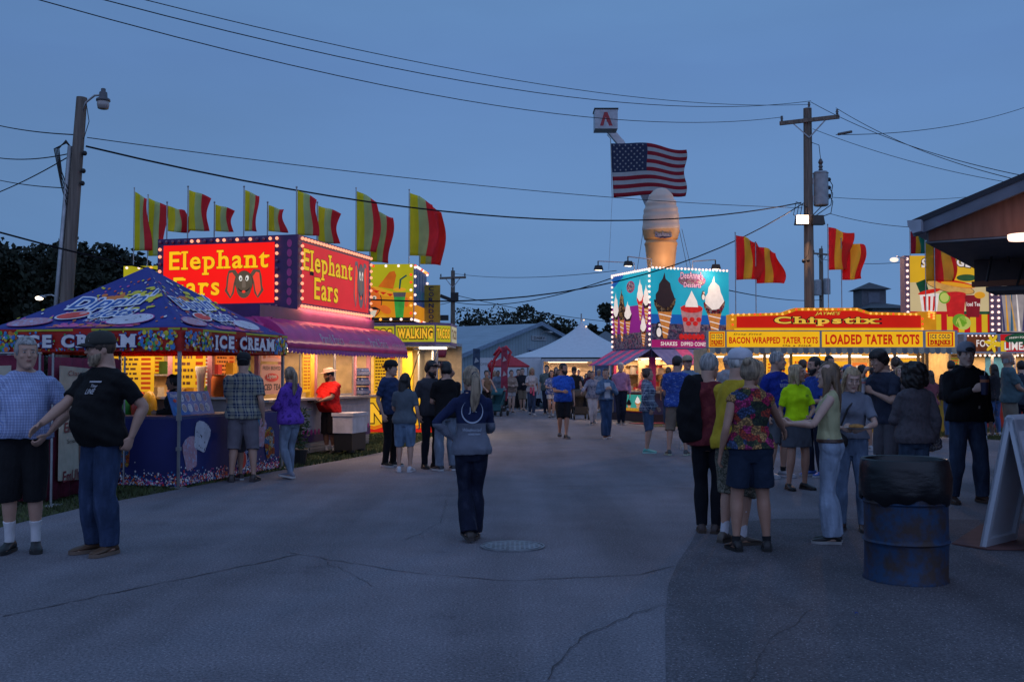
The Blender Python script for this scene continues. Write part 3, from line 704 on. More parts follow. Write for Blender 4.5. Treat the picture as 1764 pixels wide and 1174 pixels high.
# ------------------------------------------------------------ ground, road
def sheet(name, pts, z, m, kind="structure", thick=None):
    b = MB(); b.flat(lambda x, y, o=0: Vector((x, y, z)), [(p[0], p[1]) for p in pts], 0, m)
    o = b.build(name); return tag(o, kind=kind)
def grass_mat():
    b = NB("grass ground"); n = b.noise(.6, 6); n2 = b.noise(18, 4)
    c = b.mix(.5, b.ramp(n, [(.35, (.030, .040, .012)), (.7, (.065, .062, .026))]), b.ramp(n2, [(.3, (.018, .026, .008)), (.7, (.085, .082, .036))])); b.bump(n2, .8, .05)
    return b.done(c, .95)
def asphalt_mat(name, c0, c1):
    b = NB(name); big = b.noise(.22, 4); mid = b.noise(1.6, 5); n2 = b.noise(60, 3, None, .75)
    base = b.ramp(b.math('ADD', b.math('MULTIPLY', big, .55), b.math('MULTIPLY', mid, .45)), [(.36, c0), (.62, c1)])
    sp = b.ramp(n2, [(.33, (.45, .45, .45)), (.5, (1, 1, 1)), (.66, (1.7, 1.65, 1.6))])
    tr = b.noise(1, 3, b.mapping((1.3, .12, 1), (0, 0, .14)))
    c = b.mix(1, base, sp, 'MULTIPLY'); c = b.mix(1, c, b.ramp(tr, [(.38, (.78, .78, .78)), (.52, (1, 1, 1)), (.62, (1.1, 1.1, 1.1))]), 'MULTIPLY')
    v = b.new("ShaderNodeTexVoronoi"); v.inputs["Scale"].default_value = 34; b.link(b.tc.outputs["Object"], v.inputs["Vector"]); c = b.mix(b.ramp(v.outputs["Distance"], [(.10, (.8, .8, .8)), (.2, (0, 0, 0))]), c, (.36, .34, .36))
    st = b.noise(.9, 6, None, .7); c = b.mix(1, c, b.ramp(st, [(.30, (.72, .72, .74)), (.40, (1, 1, 1)), (.62, (1, 1, 1)), (.72, (1.12, 1.1, 1.08))]), 'MULTIPLY')
    b.bump(n2, .6, .006); return b.done(c, .93)
GM = grass_mat()
sheet("ground", [(-700, -60), (700, -60), (700, 900), (-700, 900)], -.004, GM)
g = [G(-400, 1010), G(0, 908), G(150, 872), G(330, 838), G(470, 812), G(600, 790), G(690, 772), G(745, 752), G(790, 737), G(800, 722), G(835, 703), G(850, 690)]
rgt = [G(940, 689), G(1040, 712), G(1120, 735), G(1300, 735), G(1440, 728), G(1600, 752), G(1764, 760), G(2300, 800)]
road_pts = [Vector((-40, -40, 0)), Vector((-20, 6, 0))] + g + rgt + [Vector((40, 12, 0)), Vector((40, -40, 0))]
sheet("road", road_pts, 0.0, asphalt_mat("asphalt", (.112, .110, .128), (.165, .160, .184)))
patch = [G(1206, 905), G(1190, 935), G(1168, 968), G(1152, 1005), G(1146, 1060), G(1148, 1174), Vector((1.2, 2, 0)), Vector((1.2, -20, 0)), Vector((40, -20, 0)), Vector((40, 9, 0)), G(2200, 930), G(1900, 900), G(1700, 895), G(1500, 893), G(1340, 893)]
sheet("road_patch", patch, .004, asphalt_mat("old_asphalt", (.062, .060, .070), (.105, .10, .115)))
def crack(pts, w=.012, z=.0045, seed=1):
    rr = random.Random(seed); P = []
    for a, b in zip(pts[:-1], pts[1:]):
        n = max(2, int((b - a).length / .12)); P += [a.lerp(b, i / n) + Vector((rr.uniform(-.02, .02), rr.uniform(-.025, .025), 0)) for i in range(n)]
    P.append(pts[-1]); mb = MB(); V = []
    for i, p in enumerate(P):
        t = (P[min(i + 1, len(P) - 1)] - P[max(i - 1, 0)]).normalized(); n_ = Vector((-t.y, t.x, 0)); ww = w * rr.uniform(.15, .7)
        V += [Vector((p.x, p.y, z)) + n_ * ww, Vector((p.x, p.y, z)) - n_ * ww]
    mb.add(V, [(2 * i, 2 * i + 2, 2 * i + 3, 2 * i + 1) for i in range(len(P) - 1)], mat("crack_tar", (.055, .05, .055), .9)); return mb
mc = MB()
for i, (pp, w_) in enumerate((([(0, 1062), (200, 1020), (420, 975), (512, 955)], .013), ([(500, 952), (700, 985), (880, 1000), (1100, 990), (1160, 975)], .010), ([(560, 968), (610, 990), (640, 1010)], .006), ([(920, 838), (1100, 836), (1190, 842)], .012),
                              ([(1110, 803), (1150, 803), (1200, 805)], .012), ([(400, 870), (560, 850), (700, 826)], .006), ([(940, 1174), (1000, 1100), (1060, 1070), (1146, 1040)], .008), ([(1290, 1174), (1330, 1100), (1400, 1050)], .006), ([(700, 930), (760, 900), (770, 860)], .005))):
    c = crack([G(*p) for p in pp], w_, .0085 if i > 5 and i < 8 else .0045, i); o_ = len(mc.v); mc.v += c.v; mc.mi(c.mats[0]); mc.f += [tuple(a + o_ for a in f) for f in c.f]; mc.m += c.m
tag(mc.build("road_cracks"), kind="structure")
# manhole cover
t = empty("manhole_cover", G(883, 941), 0, "round iron manhole cover in the asphalt behind the walking woman", "manhole cover")
b = MB(); im = mat("cast_iron", (.22, .23, .25), .5, .6, .3, 9, .5, 40); b.lathe([(.285, 0), (.285, .012), (.27, .012), (.268, .006), (.25, .006), (.249, .012)], im, seg=48); b.build("frame", t)
b = MB(); b.lathe([(.247, .002), (.247, .013)], im, seg=48)
for i in range(-5, 6):
    for j in range(-5, 6):
        if i * i + j * j < 27: b.box(i * .042 - .012, i * .042 + .012, j * .042 - .012, j * .042 + .012, .012, .018, im)
b.build("lid", t)
# grass blades along the verges
def blades(n, poly, seed, hmax=.07):
    rr = random.Random(seed); xs = [p.x for p in poly]; ys = [p.y for p in poly]; mb = MB(); V = []; F = []
    gm = mat("grass_blade", (.055, .075, .022), .8, 0, .5, 3)
    def inside(x, y):
        c = False
        for i in range(len(poly)):
            a, b_ = poly[i], poly[i - 1]
            if (a.y > y) != (b_.y > y) and x < (b_.x - a.x) * (y - a.y) / (b_.y - a.y) + a.x: c = not c
        return c
    k = 0
    while k < n:
        x, y = rr.uniform(min(xs), max(xs)), rr.uniform(min(ys), max(ys))
        if not inside(x, y): continue
        k += 1; a = rr.uniform(0, 6.28); h = rr.uniform(.3, 1) * hmax; w = .006 + .0004 * y; o_ = len(V); lx, ly = rr.uniform(-.03, .03), rr.uniform(-.03, .03)
        V += [(x - w * math.cos(a), y - w * math.sin(a), -.004), (x + w * math.cos(a), y + w * math.sin(a), -.004), (x + lx, y + ly, h)]; F.append((o_, o_ + 1, o_ + 2))
    mb.add(V, F, gm); return mb
gl = g[1:10]
b = blades(26000, gl + [p + Vector((-1.6, .9, 0)) for p in reversed(gl)], 3)
b2 = blades(9000, [G(1440, 727), G(1600, 751), G(1764, 759), G(1764, 738), G(1600, 734), G(1440, 718)], 4)
b3 = blades(9000, [G(1150, 734), G(1300, 734), G(1440, 727), G(1440, 716), G(1150, 722)], 5)
o_ = len(b.v); b.v += b2.v; b.f += [tuple(a + o_ for a in f) for f in b2.f]; b.m += b2.m
o_ = len(b.v); b.v += b3.v; b.f += [tuple(a + o_ for a in f) for f in b3.f]; b.m += b3.m
b4 = blades(10000, [g[7] + Vector((.25, 0, 0)), g[8], g[9], g[10], g[11], g[11] + Vector((-3, 2, 0)), g[7] + Vector((-3, 3, 0))], 6, .05)
o_ = len(b.v); b.v += b4.v; b.f += [tuple(a + o_ for a in f) for f in b4.f]; b.m += b4.m
tag(b.build("grass"), "short worn green grass along the verge of the road", "grass", kind="stuff")

# ------------------------------------------------------------ trees
def crown_mesh(name, seed, n=5200, R_=(4.2, 4.2, 4.0), leaf=.22):
    rr = np.random.default_rng(seed); lobes = []
    for i in range(26):
        a, z = rr.uniform(0, 6.28), rr.uniform(-.75, .95); q = math.sqrt(max(0, 1 - z * z * .9)) * rr.uniform(.35, .95)
        lobes.append((q * math.cos(a) * R_[0], q * math.sin(a) * R_[1], z * R_[2], rr.uniform(.22, .42) * R_[0]))
    V = []; F = []
    for k in range(n):
        l = lobes[rr.integers(len(lobes))]; d = rr.normal(size=3); d /= np.linalg.norm(d); r = l[3] * rr.uniform(.55, 1.08) ** .5
        c = np.array(l[:3]) + d * r * (1, 1, .8); u = rr.normal(size=3); u /= np.linalg.norm(u); w = np.cross(u, rr.normal(size=3)); w /= np.linalg.norm(w); s = leaf * rr.uniform(.6, 1.3)
        o_ = len(V); V += [tuple(c - u * s), tuple(c + w * s * .6), tuple(c + u * s), tuple(c - w * s * .6)]; F.append((o_, o_ + 1, o_ + 2, o_ + 3))
    mb = MB(); mb.add(V, F, mat("leaves", (.014, .020, .009), .8, 0, .5, .5)); return mb, lobes
TREEM = {}
def tree(seed, loc, R_, hc, label, group, n=5200, leaf=.22, name="tree"):
    key = (seed, R_, hc)
    t = empty(name, loc, 0, label, "tree", group)
    if key not in TREEM:
        mb, lobes = crown_mesh("crown", seed, n, R_, leaf); mb.v = [(x, y, z + hc) for x, y, z in mb.v]; c = mb.build("crown", t)
        tb = MB(); bm_ = mat("bark", (.09, .07, .055), .95, 0, .35, 4); r0 = R_[0] * .075
        tb.tube([(0, 0, 0), (.05, .1, hc * .4), (0, 0, hc)], [r0 * 1.3, r0, r0 * .6], bm_, 8)
        for l in lobes[:9]: tb.tube([(0, 0, hc * .55), (l[0] * .4, l[1] * .4, hc * .55 + (l[2] + hc * .45) * .45), (l[0], l[1], l[2] + hc)], [r0 * .55, r0 * .35, r0 * .12], bm_, 6)
        k = tb.build("trunk", t, True); TREEM[key] = (c.data, k.data)
    else:
        for nm, d in zip(("crown", "trunk"), TREEM[key]): o = bpy.data.objects.new(nm, d); COL.objects.link(o); o.parent = t
    return t
GT = "trees behind the left stalls"
for i, (px, Y, rx, rz, top, lb) in enumerate(((20, 58, 3.6, 3.6, 437, "dark leafy tree at the left edge of the view"), (95, 62, 3.6, 3.6, 441, "dark tree right behind the tall light pole"), (165, 60, 3.2, 3.6, 448, "dark tree just right of the tall light pole"),
                                          (-60, 56, 3.6, 3.6, 430, "dark tree cut off by the left edge of the view"), (215, 66, 3.0, 3.0, 465, "lower dark tree left of the yellow letter sign"), (262, 70, 3.2, 3.0, 478, "dark tree hidden mostly behind the blue tent peak"), (55, 75, 4.2, 3.6, 452, "darker tree filling the gap behind the row"),
                                          (130, 78, 4.2, 3.6, 470, "far dark tree seen between two nearer crowns"))):
    p = W(px, top, Y); hc = p.z - rz * .95; tree(10 + i % 4, (p.x, Y, 0), (rx * 1.15, rx, rz), hc, lb, GT, 7000, .2)
GM_ = "trees beyond the barn"
for i, (px, Y, rx, rz, top, lb, nn) in enumerate(((842, 112, 3.5, 2.8, 533, "rounded tree above the left part of the barn roof", 3600), (918, 112, 3.5, 2.4, 535, "second rounded tree above the barn roof ridge", 3600), (880, 120, 2.8, 2.2, 548, "thin lower tree between the two rounded trees", 1800),
                                                (965, 105, 2.0, 2.0, 556, "small round tree right of the barn gable", 3000), (1049, 82, 1.6, 3.0, 518, "tall narrow dark tree left of the dessert billboard", 4200), (1020, 90, 1.3, 1.6, 566, "low bush-like tree beside the tall narrow tree", 1800))):
    p = W(px, top, Y); hc = p.z - rz * .97; tree(20 + i, (p.x, Y, 0), (rx * 1.1, rx, rz), hc, lb, GM_, nn, .19)
wb = MB(); rr = np.random.default_rng(5); V = []; F = []
for k in range(16000):
    x = rr.uniform(-190, 190); y = 210 + rr.uniform(0, 12); top = 4.2 + 1.1 * math.sin(x * .11) + .9 * math.sin(x * .31 + 2); z = top * rr.uniform(0, 1) ** .6; s = .55
    u = rr.normal(size=3); u /= np.linalg.norm(u); w = np.cross(u, (0.2, 1, .1)); w /= np.linalg.norm(w) + 1e-6; c = np.array((x, y, z)); o_ = len(V)
    V += [tuple(c - u * s), tuple(c + w * s), tuple(c + u * s), tuple(c - w * s)]; F.append((o_, o_ + 1, o_ + 2, o_ + 3))
wb.add(V, F, MATS["leaves"]); tag(wb.build("distant_woods"), "far dark belt of woods along the horizon", "woods", kind="stuff")

# ------------------------------------------------------------ utility poles and cables
def wood_mat():
    if "pole_wood" in MATS: return MATS["pole_wood"]
    b = NB("pole_wood"); n = b.noise(20, 4, b.mapping((1, 1, .05)))
    c = b.ramp(n, [(.3, (.10, .078, .062)), (.7, (.24, .195, .16))]); b.bump(n, .5, .01); MATS["pole_wood"] = b.done(c, .9); return MATS["pole_wood"]
WD = wood_mat(); GALV = mat("galvanised", (.36, .37, .38), .45, .7); BLK = mat("black_rubber", (.012, .012, .012), .6); CER = mat("insulator", (.10, .09, .09), .3)
# left light pole
a_, b_ = W(111, 560, 20), W(141, 168, 20); low = a_ + (a_ - b_) * (a_.z / (b_.z - a_.z)); L = b_ - low
t = empty("light_pole", low, 0, "tall leaning wooden pole with an unlit lamp on a curved arm, at the left", "light pole")
b = MB(); b.tube([(0, 0, -.2), L * .5, L], [.14, .125, .10], WD, 14); b.build("pole", t, 40)
b = MB(); top = L; b.tube([top + Vector((.02, -.05, -.35)), top + Vector((.10, -.06, -.12)), top + Vector((.28, -.07, .02)), top + Vector((.42, -.07, .03))], .022, GALV, 8); b.build("lamp_arm", t, True)
b = MB(); lc = top + Vector((.45, -.07, 0)); b.lathe([(.03, .16), (.045, .15), (.045, .1), (.075, .08), (.08, -.02), (.13, -.05), (.135, -.09), (.12, -.1)][::-1], mat("lamp_metal", (.10, .10, .11), .5, .4), tuple(lc), 16)
b.lathe([(.07, -.25), (.10, -.24), (.115, -.17), (.118, -.1)], mat("lamp_plastic", (.42, .38, .36), .3), tuple(lc), 16); b.build("lamp_head", t, True)
b = MB(); cx = Vector((-.16, -.06, 0)); b.tube([cx * 1.05 + Vector((-.03, 0, 0)), L * .5 + cx, L * .86 + cx * .85], [.045] * 3, GALV, 10); b.build("conduit", t, True)
b = MB()
for k in range(4): q = L * .86 + cx * .85; b.tube([q, q + Vector((-.08, 0, .12 - .02 * k)), q + Vector((-.22 - .03 * k, 0, -.05)), q + Vector((-.16, 0, -.5 - .09 * k)), L * (.74 - .015 * k) + Vector((-.1, -.1, 0))], .012, BLK, 6)
for z_ in (.84, .79, .755): b.ball(L * z_ + Vector((.16, -.05, 0)), .05, BLK, 8, 6); b.bar(L * z_, L * z_ + Vector((.17, -.05, 0)), .03, .03, BLK)
b.tube([L * .98 + Vector((.12, -.05, 0)), L * .93 + Vector((.2, -.05, 0)), L * .88 + Vector((.12, -.05, 0))], .008, BLK, 5)
b.build("wiring", t)
LP = low; LL = L
# right pole with crossarm, transformer and floodlights
def cross_pole(base, h, r, label, arm, armtilt=0, name="utility_pole", fl=False):
    t = empty(name, base, 0, label, "utility pole"); b = MB(); b.tube([(0, 0, -.2), (0, 0, h * .5), (0, 0, h)], [r, r * .9, r * .75], WD, 12); b.build("pole", t, 40)
    b = MB(); za = h - .45; dv = Vector((math.cos(armtilt) * arm, math.sin(armtilt) * arm, 0)); o = Vector((0, -r, za)); b.bar(o - dv, o + dv, .1, .13, WD)
    for s in (-1, 1): b.bar(o + dv * s * .55 + Vector((0, 0, -.05)), Vector((0, -r, za - .6)), .03, .04, GALV)
    b.build("crossarm", t)
    for s in (-.93, .93, 0): b = MB(); q = o + dv * s + Vector((0, 0, .08 if s else .45)); b.lathe([(.02, 0), (.05, .02), (.03, .06), (.06, .09), (.03, .12), (.05, .16), (.02, .18)], CER, tuple(q), 8); b.build("insulator", t, True)
    return t, o, dv
RB = W(1395, 600, 35); RB.z = 0; RH = W(1395, 187, 35).z
t, ro, rdv = cross_pole(RB, RH, .19, "tall wooden power pole with a transformer and a lit floodlight behind the red sign", 1.0, R(-28))
b = MB(); tr = mat("transformer_grey", (.30, .32, .34), .5, .2); tc = Vector((.42, -.05, W(0, 355, 35).z)); b.lathe([(.22, 0), (.25, .03), (.25, 1.1), (.27, 1.12), (.22, 1.18), (.05, 1.2)], tr, tuple(tc), 20)
b.lathe([(.05, 1.2), (.08, 1.25), (.05, 1.3), (.08, 1.35), (.05, 1.42), (.09, 1.5), (.04, 1.62)], CER, tuple(tc), 10); b.bar(tc + Vector((-.25, 0, .25)), tc + Vector((-.4, 0, .25)), .06, .2, GALV); b.bar(tc + Vector((-.25, 0, .85)), tc + Vector((-.4, 0, .85)), .06, .2, GALV); b.build("transformer", t, 40)
b = MB()
for k in range(3): q = tc + Vector((.27, -.05, .9 - .28 * k)); b.ball(q, .07, BLK, 8, 6); b.tube([q, q + Vector((.12, 0, -.2)), q + Vector((.05, 0, -.6)), Vector((.1, -.1, tc.z - .35 - .08 * k))], .015, BLK, 6)
for k in range(5): b.tube([Vector((-.1, -.15, tc.z - .05)), Vector((-.5 + .1 * k, -.3, tc.z + .1 - .05 * k)), Vector((-.6 + .12 * k, -.3, tc.z - .35)), Vector((-.1, -.18, tc.z - .5))], .014, BLK, 6)
b.tube([tc + Vector((0, 0, 1.6)), tc + Vector((-.05, 0, 2.1)), Vector((.1, -.1, RH - 1.2))], .012, BLK, 6)
b.tube([Vector((0, -.2, tc.z - 1.2)), Vector((-.1, -.25, tc.z - 1.7)), Vector((-.25, -.25, tc.z - 1.9))], .012, BLK, 6); b.ball((-.25, -.25, tc.z - 1.92), .07, BLK, 8, 6); b.ball((-.1, -.25, tc.z - 1.9), .06, BLK, 8, 6)
b.build("wiring", t)
fz = W(0, 380, 35).z
for s, lit in ((-1, True), (1, False)):
    b = MB(); fm_ = mat("flood_housing", (.05, .045, .04), .5, .4); c = Vector((s * .28 - .02, -.3, fz)); b.box(c.x - .22, c.x + .22, c.y - .02, c.y + .25, fz - .17, fz + .15, fm_, (.8, .7)); b.build("floodlight_housing", t)
    if lit: b = MB(); b.box(c.x - .2, c.x + .2, c.y - .05, c.y - .022, fz - .15, fz + .13, glow("flood_lens", (1, .62, .42), 9, .02, sampled=True)); b.build("floodlight_lens", t); area("flood_lamp", (c.x, c.y - .18, fz), (.4, .25), 230, (1, .60, .36), t, (R(-62), 0, R(-18)))
# far poles
for px, tp, Y, rr_, lb, arm, tl in ((780, 466, 62, .16, "distant power pole with a crossarm above the barn roof", .85, R(-20)), (1416, 428, 78, .2, "distant utility pole seen just right of the transformer pole", .9, R(30))):
    p = W(px, 600, Y); p.z = 0; tt, _, _ = cross_pole(p, W(px, tp, Y).z, rr_, lb, arm, tl)
    q = MB(); zz = W(px, 514 if px < 900 else 500, Y).z
    if px < 900:
        q.box(-.12, .35, -.3, -.1, zz - .15, zz + .35, BLK); q.build('bracket', tt); q = MB(); q.bar((-.1, -.2, zz - .1), (-.75, -.3, zz + .15), .16, .2, BLK); q.build('floodlight', tt); q = MB(); q.box(-.95, -.25, -.4, -.1, W(0, 552, Y).z, W(0, 543, Y).z, BLK)
    else: q.lathe([(.3, 0), (.3, 1.1), (.2, 1.2)], tr, (-.35, -.2, zz - .4), 12); q.build('transformer', tt); q = MB(); q.lathe([(.28, 0), (.28, 1.1), (.2, 1.2)], tr, (.35, -.2, zz - .3), 12); q.build('transformer', tt); q = MB(); q.box(.7, 1.2, -.4, -.1, W(0, 555, Y).z, W(0, 548, Y).z, BLK)
    q.build("equipment", tt)
CABM = mat('cable', (.012, .013, .016), .9); CABM.node_tree.nodes['Principled BSDF'].inputs['Specular IOR Level'].default_value = .1
def cable(A, B, sag, r, label, group="overhead cables"):
    b = MB(); n = 22; P = []
    for i in range(n + 1):
        t_ = i / n; p = A.lerp(B, t_); p.z -= sag * 4 * t_ * (1 - t_); P.append(p)
    for e_, at_ in ((0, 0), (-1, len(P))):  # runs on out of view
        q_ = P[e_]; px_ = 882 + 1764 * q_.x / q_.y
        if px_ < 0 or px_ > 1764 or (q_.z > 1.5 + .36 * q_.y): d_ = (q_ - P[1 if e_ == 0 else -2]).normalized(); d_.z = min(max(d_.z, -.02), .12); P.insert(at_, q_ + d_ * 30)
    b.tube(P, r, CABM, 5); return tag(b.build("overhead_cable"), label, "cable", group)
pin = lambda x, y, Y=35: W(x, y, Y)
cable(W(160, -5, 15), pin(1397, 174), .75, .009, "upper of two high lines sweeping from the top left to the crossarm pole")
cable(W(60, -2, 15), pin(1346, 202), .8, .009, "lower high line ending at the left tip of the crossarm")
cable(W(230, -5, 16), pin(1393, 180), .55, .008, "high line running just above its twin to the crossarm")
cable(W(150, 237, 20), pin(1382, 358), .25, .009, "straight thin line from the light pole to the transformer pole")
cable(W(148, 252, 20), pin(1380, 349), 1.0, .02, "thick twisted cable sagging across from the light pole under the thin line")
cable(W(-20, 395, 18), pin(1384, 350), 2.2, .018, "lowest thick cable passing behind the striped flags")
cable(W(1397, 176, 35), W(1790, 308, 24), .3, .01, "high line from the pole top going right over the brown roof")
cable(W(1440, 186, 35), W(1790, 318, 24), .3, .01, "high line from the crossarm tip going right over the roof")
cable(W(1440, 232, 35), W(1780, 180, 45), .35, .012, "line with a long insulator rising to the right edge")
cable(W(1400, 222, 35), W(1760, 318, 30), .2, .009, "thin line descending right below the insulated one")
cable(W(1435, 340, 35), W(1790, 320, 45), .3, .009, "flat line leaving the transformer to the right")
cable(W(1430, 368, 35), W(1590, 392, 32), .1, .01, "short line from the transformer towards the roof corner")
cable(W(-20, 212, 26), W(126, 232, 20), .05, .012, "upper left line reaching the light pole from the left edge")
cable(W(-20, 269, 26), W(122, 264, 20), .1, .012, "second left line reaching the light pole")
cable(W(-20, 338, 24), W(118, 270, 20), .05, .012, "slanting left line climbing to the light pole")
cable(W(-20, 306, 26), W(118, 324, 20), .05, .01, "lower thin left line at the light pole")
cable(W(782, 471, 62), W(1062, 466, 38), .25, .012, "far line from the distant crossarm to the dessert stand")
cable(W(782, 520, 62), W(1056, 478, 38), .5, .02, "far cable crossing behind the marquee peak")
cable(W(784, 508, 62), W(1070, 556, 70), .2, .02, "far line descending over the barn roof")
cable(W(732, 524, 40), W(780, 518, 62), .1, .016, "short far line left of the distant crossarm pole")
cable(W(1256, 500, 40), W(1416, 516, 78), .2, .02, "far line right of the dessert billboard")
cable(W(1420, 447, 78), W(1590, 447, 70), .3, .02, "far thin line right of the distant pole")
q = MB(); A, B2 = W(1445, 231, 34.9), W(1466, 227, 35)
for k in range(9): q.ball(A.lerp(B2, k / 8), .05, CER, 8, 6)
tag(q.build("line_insulator", None, True), "row of dark insulator discs on the line beside the power pole", "insulator")
# lit street lamp in the trees
b0 = W(110, 513, 42); b0.z = 0; t = empty("street_lamp", b0, 0, "lit street lamp in front of the dark trees on the left", "street lamp")
zl = W(70, 513, 42).z; q = MB(); q.tube([(0, 0, 0), (0, 0, zl - .1)], [.09, .07], GALV, 8); q.tube([(0, 0, zl - .1), (-.5, 0, zl + .12), (-.8, 0, zl + .1)], .035, GALV, 8); q.build("pole", t, True)
q = MB(); q.ball((-.9, 0, zl + .04), (.18, .1, .07), GALV); q.build("lamp_head", t, True); q = MB(); q.ball((-1.0, -.02, zl - .01), (.17, .12, .085), glow("street_glow", (1, .8, .6), 5, .02)); q.build("lamp_bulb", t, True)

# ------------------------------------------------------------ barn, marquee, trailer, far roofs
def metal_siding(name, col, fr=3.2):
    if name in MATS: return MATS[name]
    b = NB(name); x, y, z = b.sep(); f = b.math('FRACT', b.math('ADD', b.math('MULTIPLY', x, fr), 100.)); h = b.math('LESS_THAN', f, .14)
    c = b.mix(h, col, tuple(v * .68 for v in col)); n = b.noise(.8, 3); c = b.mix(1, c, b.ramp(n, [(.3, (.85, .85, .85)), (.7, (1.05, 1.05, 1.05))]), 'MULTIPLY'); b.bump(h, .6, .02); MATS[name] = b.done(c, .45, .1); return MATS[name]
Lc, Rc = W(783, 600, 62), W(1040, 600, 76); Lc.z = Rc.z = 0; wd = (Rc - Lc).length; ang = math.atan2(Rc.y - Lc.y, Rc.x - Lc.x)
t = empty("dairy_barn", Lc, ang, "long pale blue metal barn with an open dark doorway in its gable end", "barn"); sd = metal_siding("pale_blue_siding", (.36, .46, .52)); rf = metal_siding("metal_roof", (.27, .35, .42), 2.2)
D_ = 26; ez = 2.55; az = 4.85; q = MB(); dx0, dx1 = wd * .46, wd * .66
def px2x(px):  # hit of a pixel column with the gable wall plane
    d = ray(px, 600); u = Vector((math.cos(ang), math.sin(ang))); A = Lc
    den = d.x * u.y - d.y * u.x; return -(A.x * d.y - A.y * d.x) / (u.x * d.y - u.y * d.x)
dx0, dx1 = px2x(910), px2x(944)
zr = lambda x: ez + (az - ez) * (1 - abs(x - wd / 2) / (wd / 2))
fr_ = lambda x, y, o=0: Vector((x, -o, y))
doorz = 3.2
q.slab(fr_, [(0, 0), (dx0, 0), (dx0, zr(dx0)), (0, ez)], 0, .1, sd); q.slab(fr_, [(dx0, doorz), (dx1, doorz), (dx1, zr(dx1)), (wd / 2, az), (dx0, zr(dx0))], 0, .1, sd) if dx0 < wd / 2 < dx1 else q.slab(fr_, [(dx0, doorz), (dx1, doorz), (dx1, zr(dx1)), (dx0, zr(dx0))], 0, .1, sd)
if dx1 < wd / 2: q.slab(fr_, [(dx1, 0), (wd, 0), (wd, ez), (wd / 2, az), (dx1, zr(dx1))], 0, .1, sd)
else: q.slab(fr_, [(dx1, 0), (wd, 0), (wd, ez), (dx1, zr(dx1))], 0, .1, sd)
q.box(0, .1, .1, D_, 0, ez, sd); q.box(wd - .1, wd, .1, D_, 0, ez, sd); q.box(.1, wd - .1, D_ - .1, D_, 0, ez, sd); q.build("wall", t)
q = MB()
for s in (0, 1):
    x0, z0 = (-.35, ez - .12) if s == 0 else (wd + .35, ez - .12); q.add([(x0, -.4, z0), (wd / 2, -.4, az + .05), (wd / 2, D_ + .3, az + .05), (x0, D_ + .3, z0), (x0, -.4, z0 + .12), (wd / 2, -.4, az + .17), (wd / 2, D_ + .3, az + .17), (x0, D_ + .3, z0 + .12)],
        [(0, 1, 2, 3), (4, 7, 6, 5), (0, 4, 5, 1), (2, 6, 7, 3), (0, 3, 7, 4)], rf)
q.build("roof", t); tr_ = mat("trim_blue", (.22, .30, .40), .5)
q = MB(); q.bar((-.35, -.42, ez), (wd / 2, -.42, az + .16), .06, .25, tr_); q.bar((wd + .35, -.42, ez), (wd / 2, -.42, az + .16), .06, .25, tr_); q.build("fascia", t)
q = MB(); q.box(dx0, dx1, 5, 5.1, 0, doorz, mat("barn_shade_sheet", (.02, .02, .02))); q.box(dx0 - .08, dx0, -.05, 0, 0, doorz, tr_); q.box(dx1, dx1 + .08, -.05, 0, 0, doorz, tr_); q.box(dx0 - .08, wd * .95, -.05, 0, doorz, doorz + .1, tr_); q.build("doorway", t)  # dark sheet behind the opening stands in for the barn's inner shade
sx0, sx1 = px2x(915), px2x(940); sz0, sz1 = W(0, 585, 68).z, W(0, 577, 68).z
q = MB(); q.box(sx0, sx1, -.08, 0, sz0, sz1, mat("sign_grey_white", (.42, .45, .48), .5)); q.text(lambda x, y, o=0: Vector((sx0 + x, -.084 - o, sz0 + y)), "DAIRY", .2, .07, (sx1 - sx0) - .4, (sz1 - sz0) - .14, .002, mat("sign_black", (.02, .02, .03)), .02); q.build("sign", t)
q = MB(); xm = (sx0 + sx1) / 2 + .3; q.tube([(xm - .2, -.05, sz1 + .05), (xm, -.3, sz1 + .3), (xm + .3, -.5, sz1 + .3)], .02, GALV, 6); q.ball((xm + .35, -.5, sz1 + .24), (.2, .2, .09), GALV); q.build("wall_lamp", t)
# white marquee
pk = W(1005, 549, 50); t = empty("marquee_tent", (pk.x, 51.5, 0), 0, "white peaked marquee tent with one sweeping high point", "tent")
q = MB(); n = 20; V = []; F = []; ze = W(0, 616, 50).z; zp = pk.z; hw = 2.9
for i in range(n + 1):
    t_ = i / n; rr_ = (1 - t_) ** 1.5 * .92 + (1 - t_) ** 6 * .08
    for k in range(40):
        a = 2 * math.pi * k / 40; c, s_ = math.cos(a), math.sin(a); m_ = max(abs(c), abs(s_)); mixq = min(1, rr_ * 1.3); sq = (1 / m_) * mixq + (1 - mixq)
        V.append(((hw + .6) * rr_ * c * sq * 1.0 + .02 * c, hw * rr_ * s_ * sq + .02 * s_, ze + (zp - ze) * t_))
F = [(i * 40 + k, i * 40 + (k + 1) % 40, (i + 1) * 40 + (k + 1) % 40, (i + 1) * 40 + k) for i in range(n) for k in range(40)]
q.add(V, F, mat("marquee_vinyl", (.62, .66, .70), .45, 0, .05)); q.build("canopy", t, True)
for x_, y_, z_ in ((0, 0, zp + .35), (-hw - .5, .1 - hw, ze), (hw + .5, .1 - hw, ze), (-hw - .5, hw - .1, ze), (hw + .5, hw - .1, ze)): q = MB(); q.tube([(x_, y_, 0), (x_, y_, z_)], .035, GALV, 8); q.build("pole", t)
for k in range(9): q = MB(); q.ball((.12 + .11 * k ** 1.25, -.1 - .1 * k, ze + (zp - ze) * (1 - k / 9) ** 1.6 + .02), .035, glow("string_glow", (1, .6, .35), 2.5, .02), 6, 5); q.build("bulb", t)
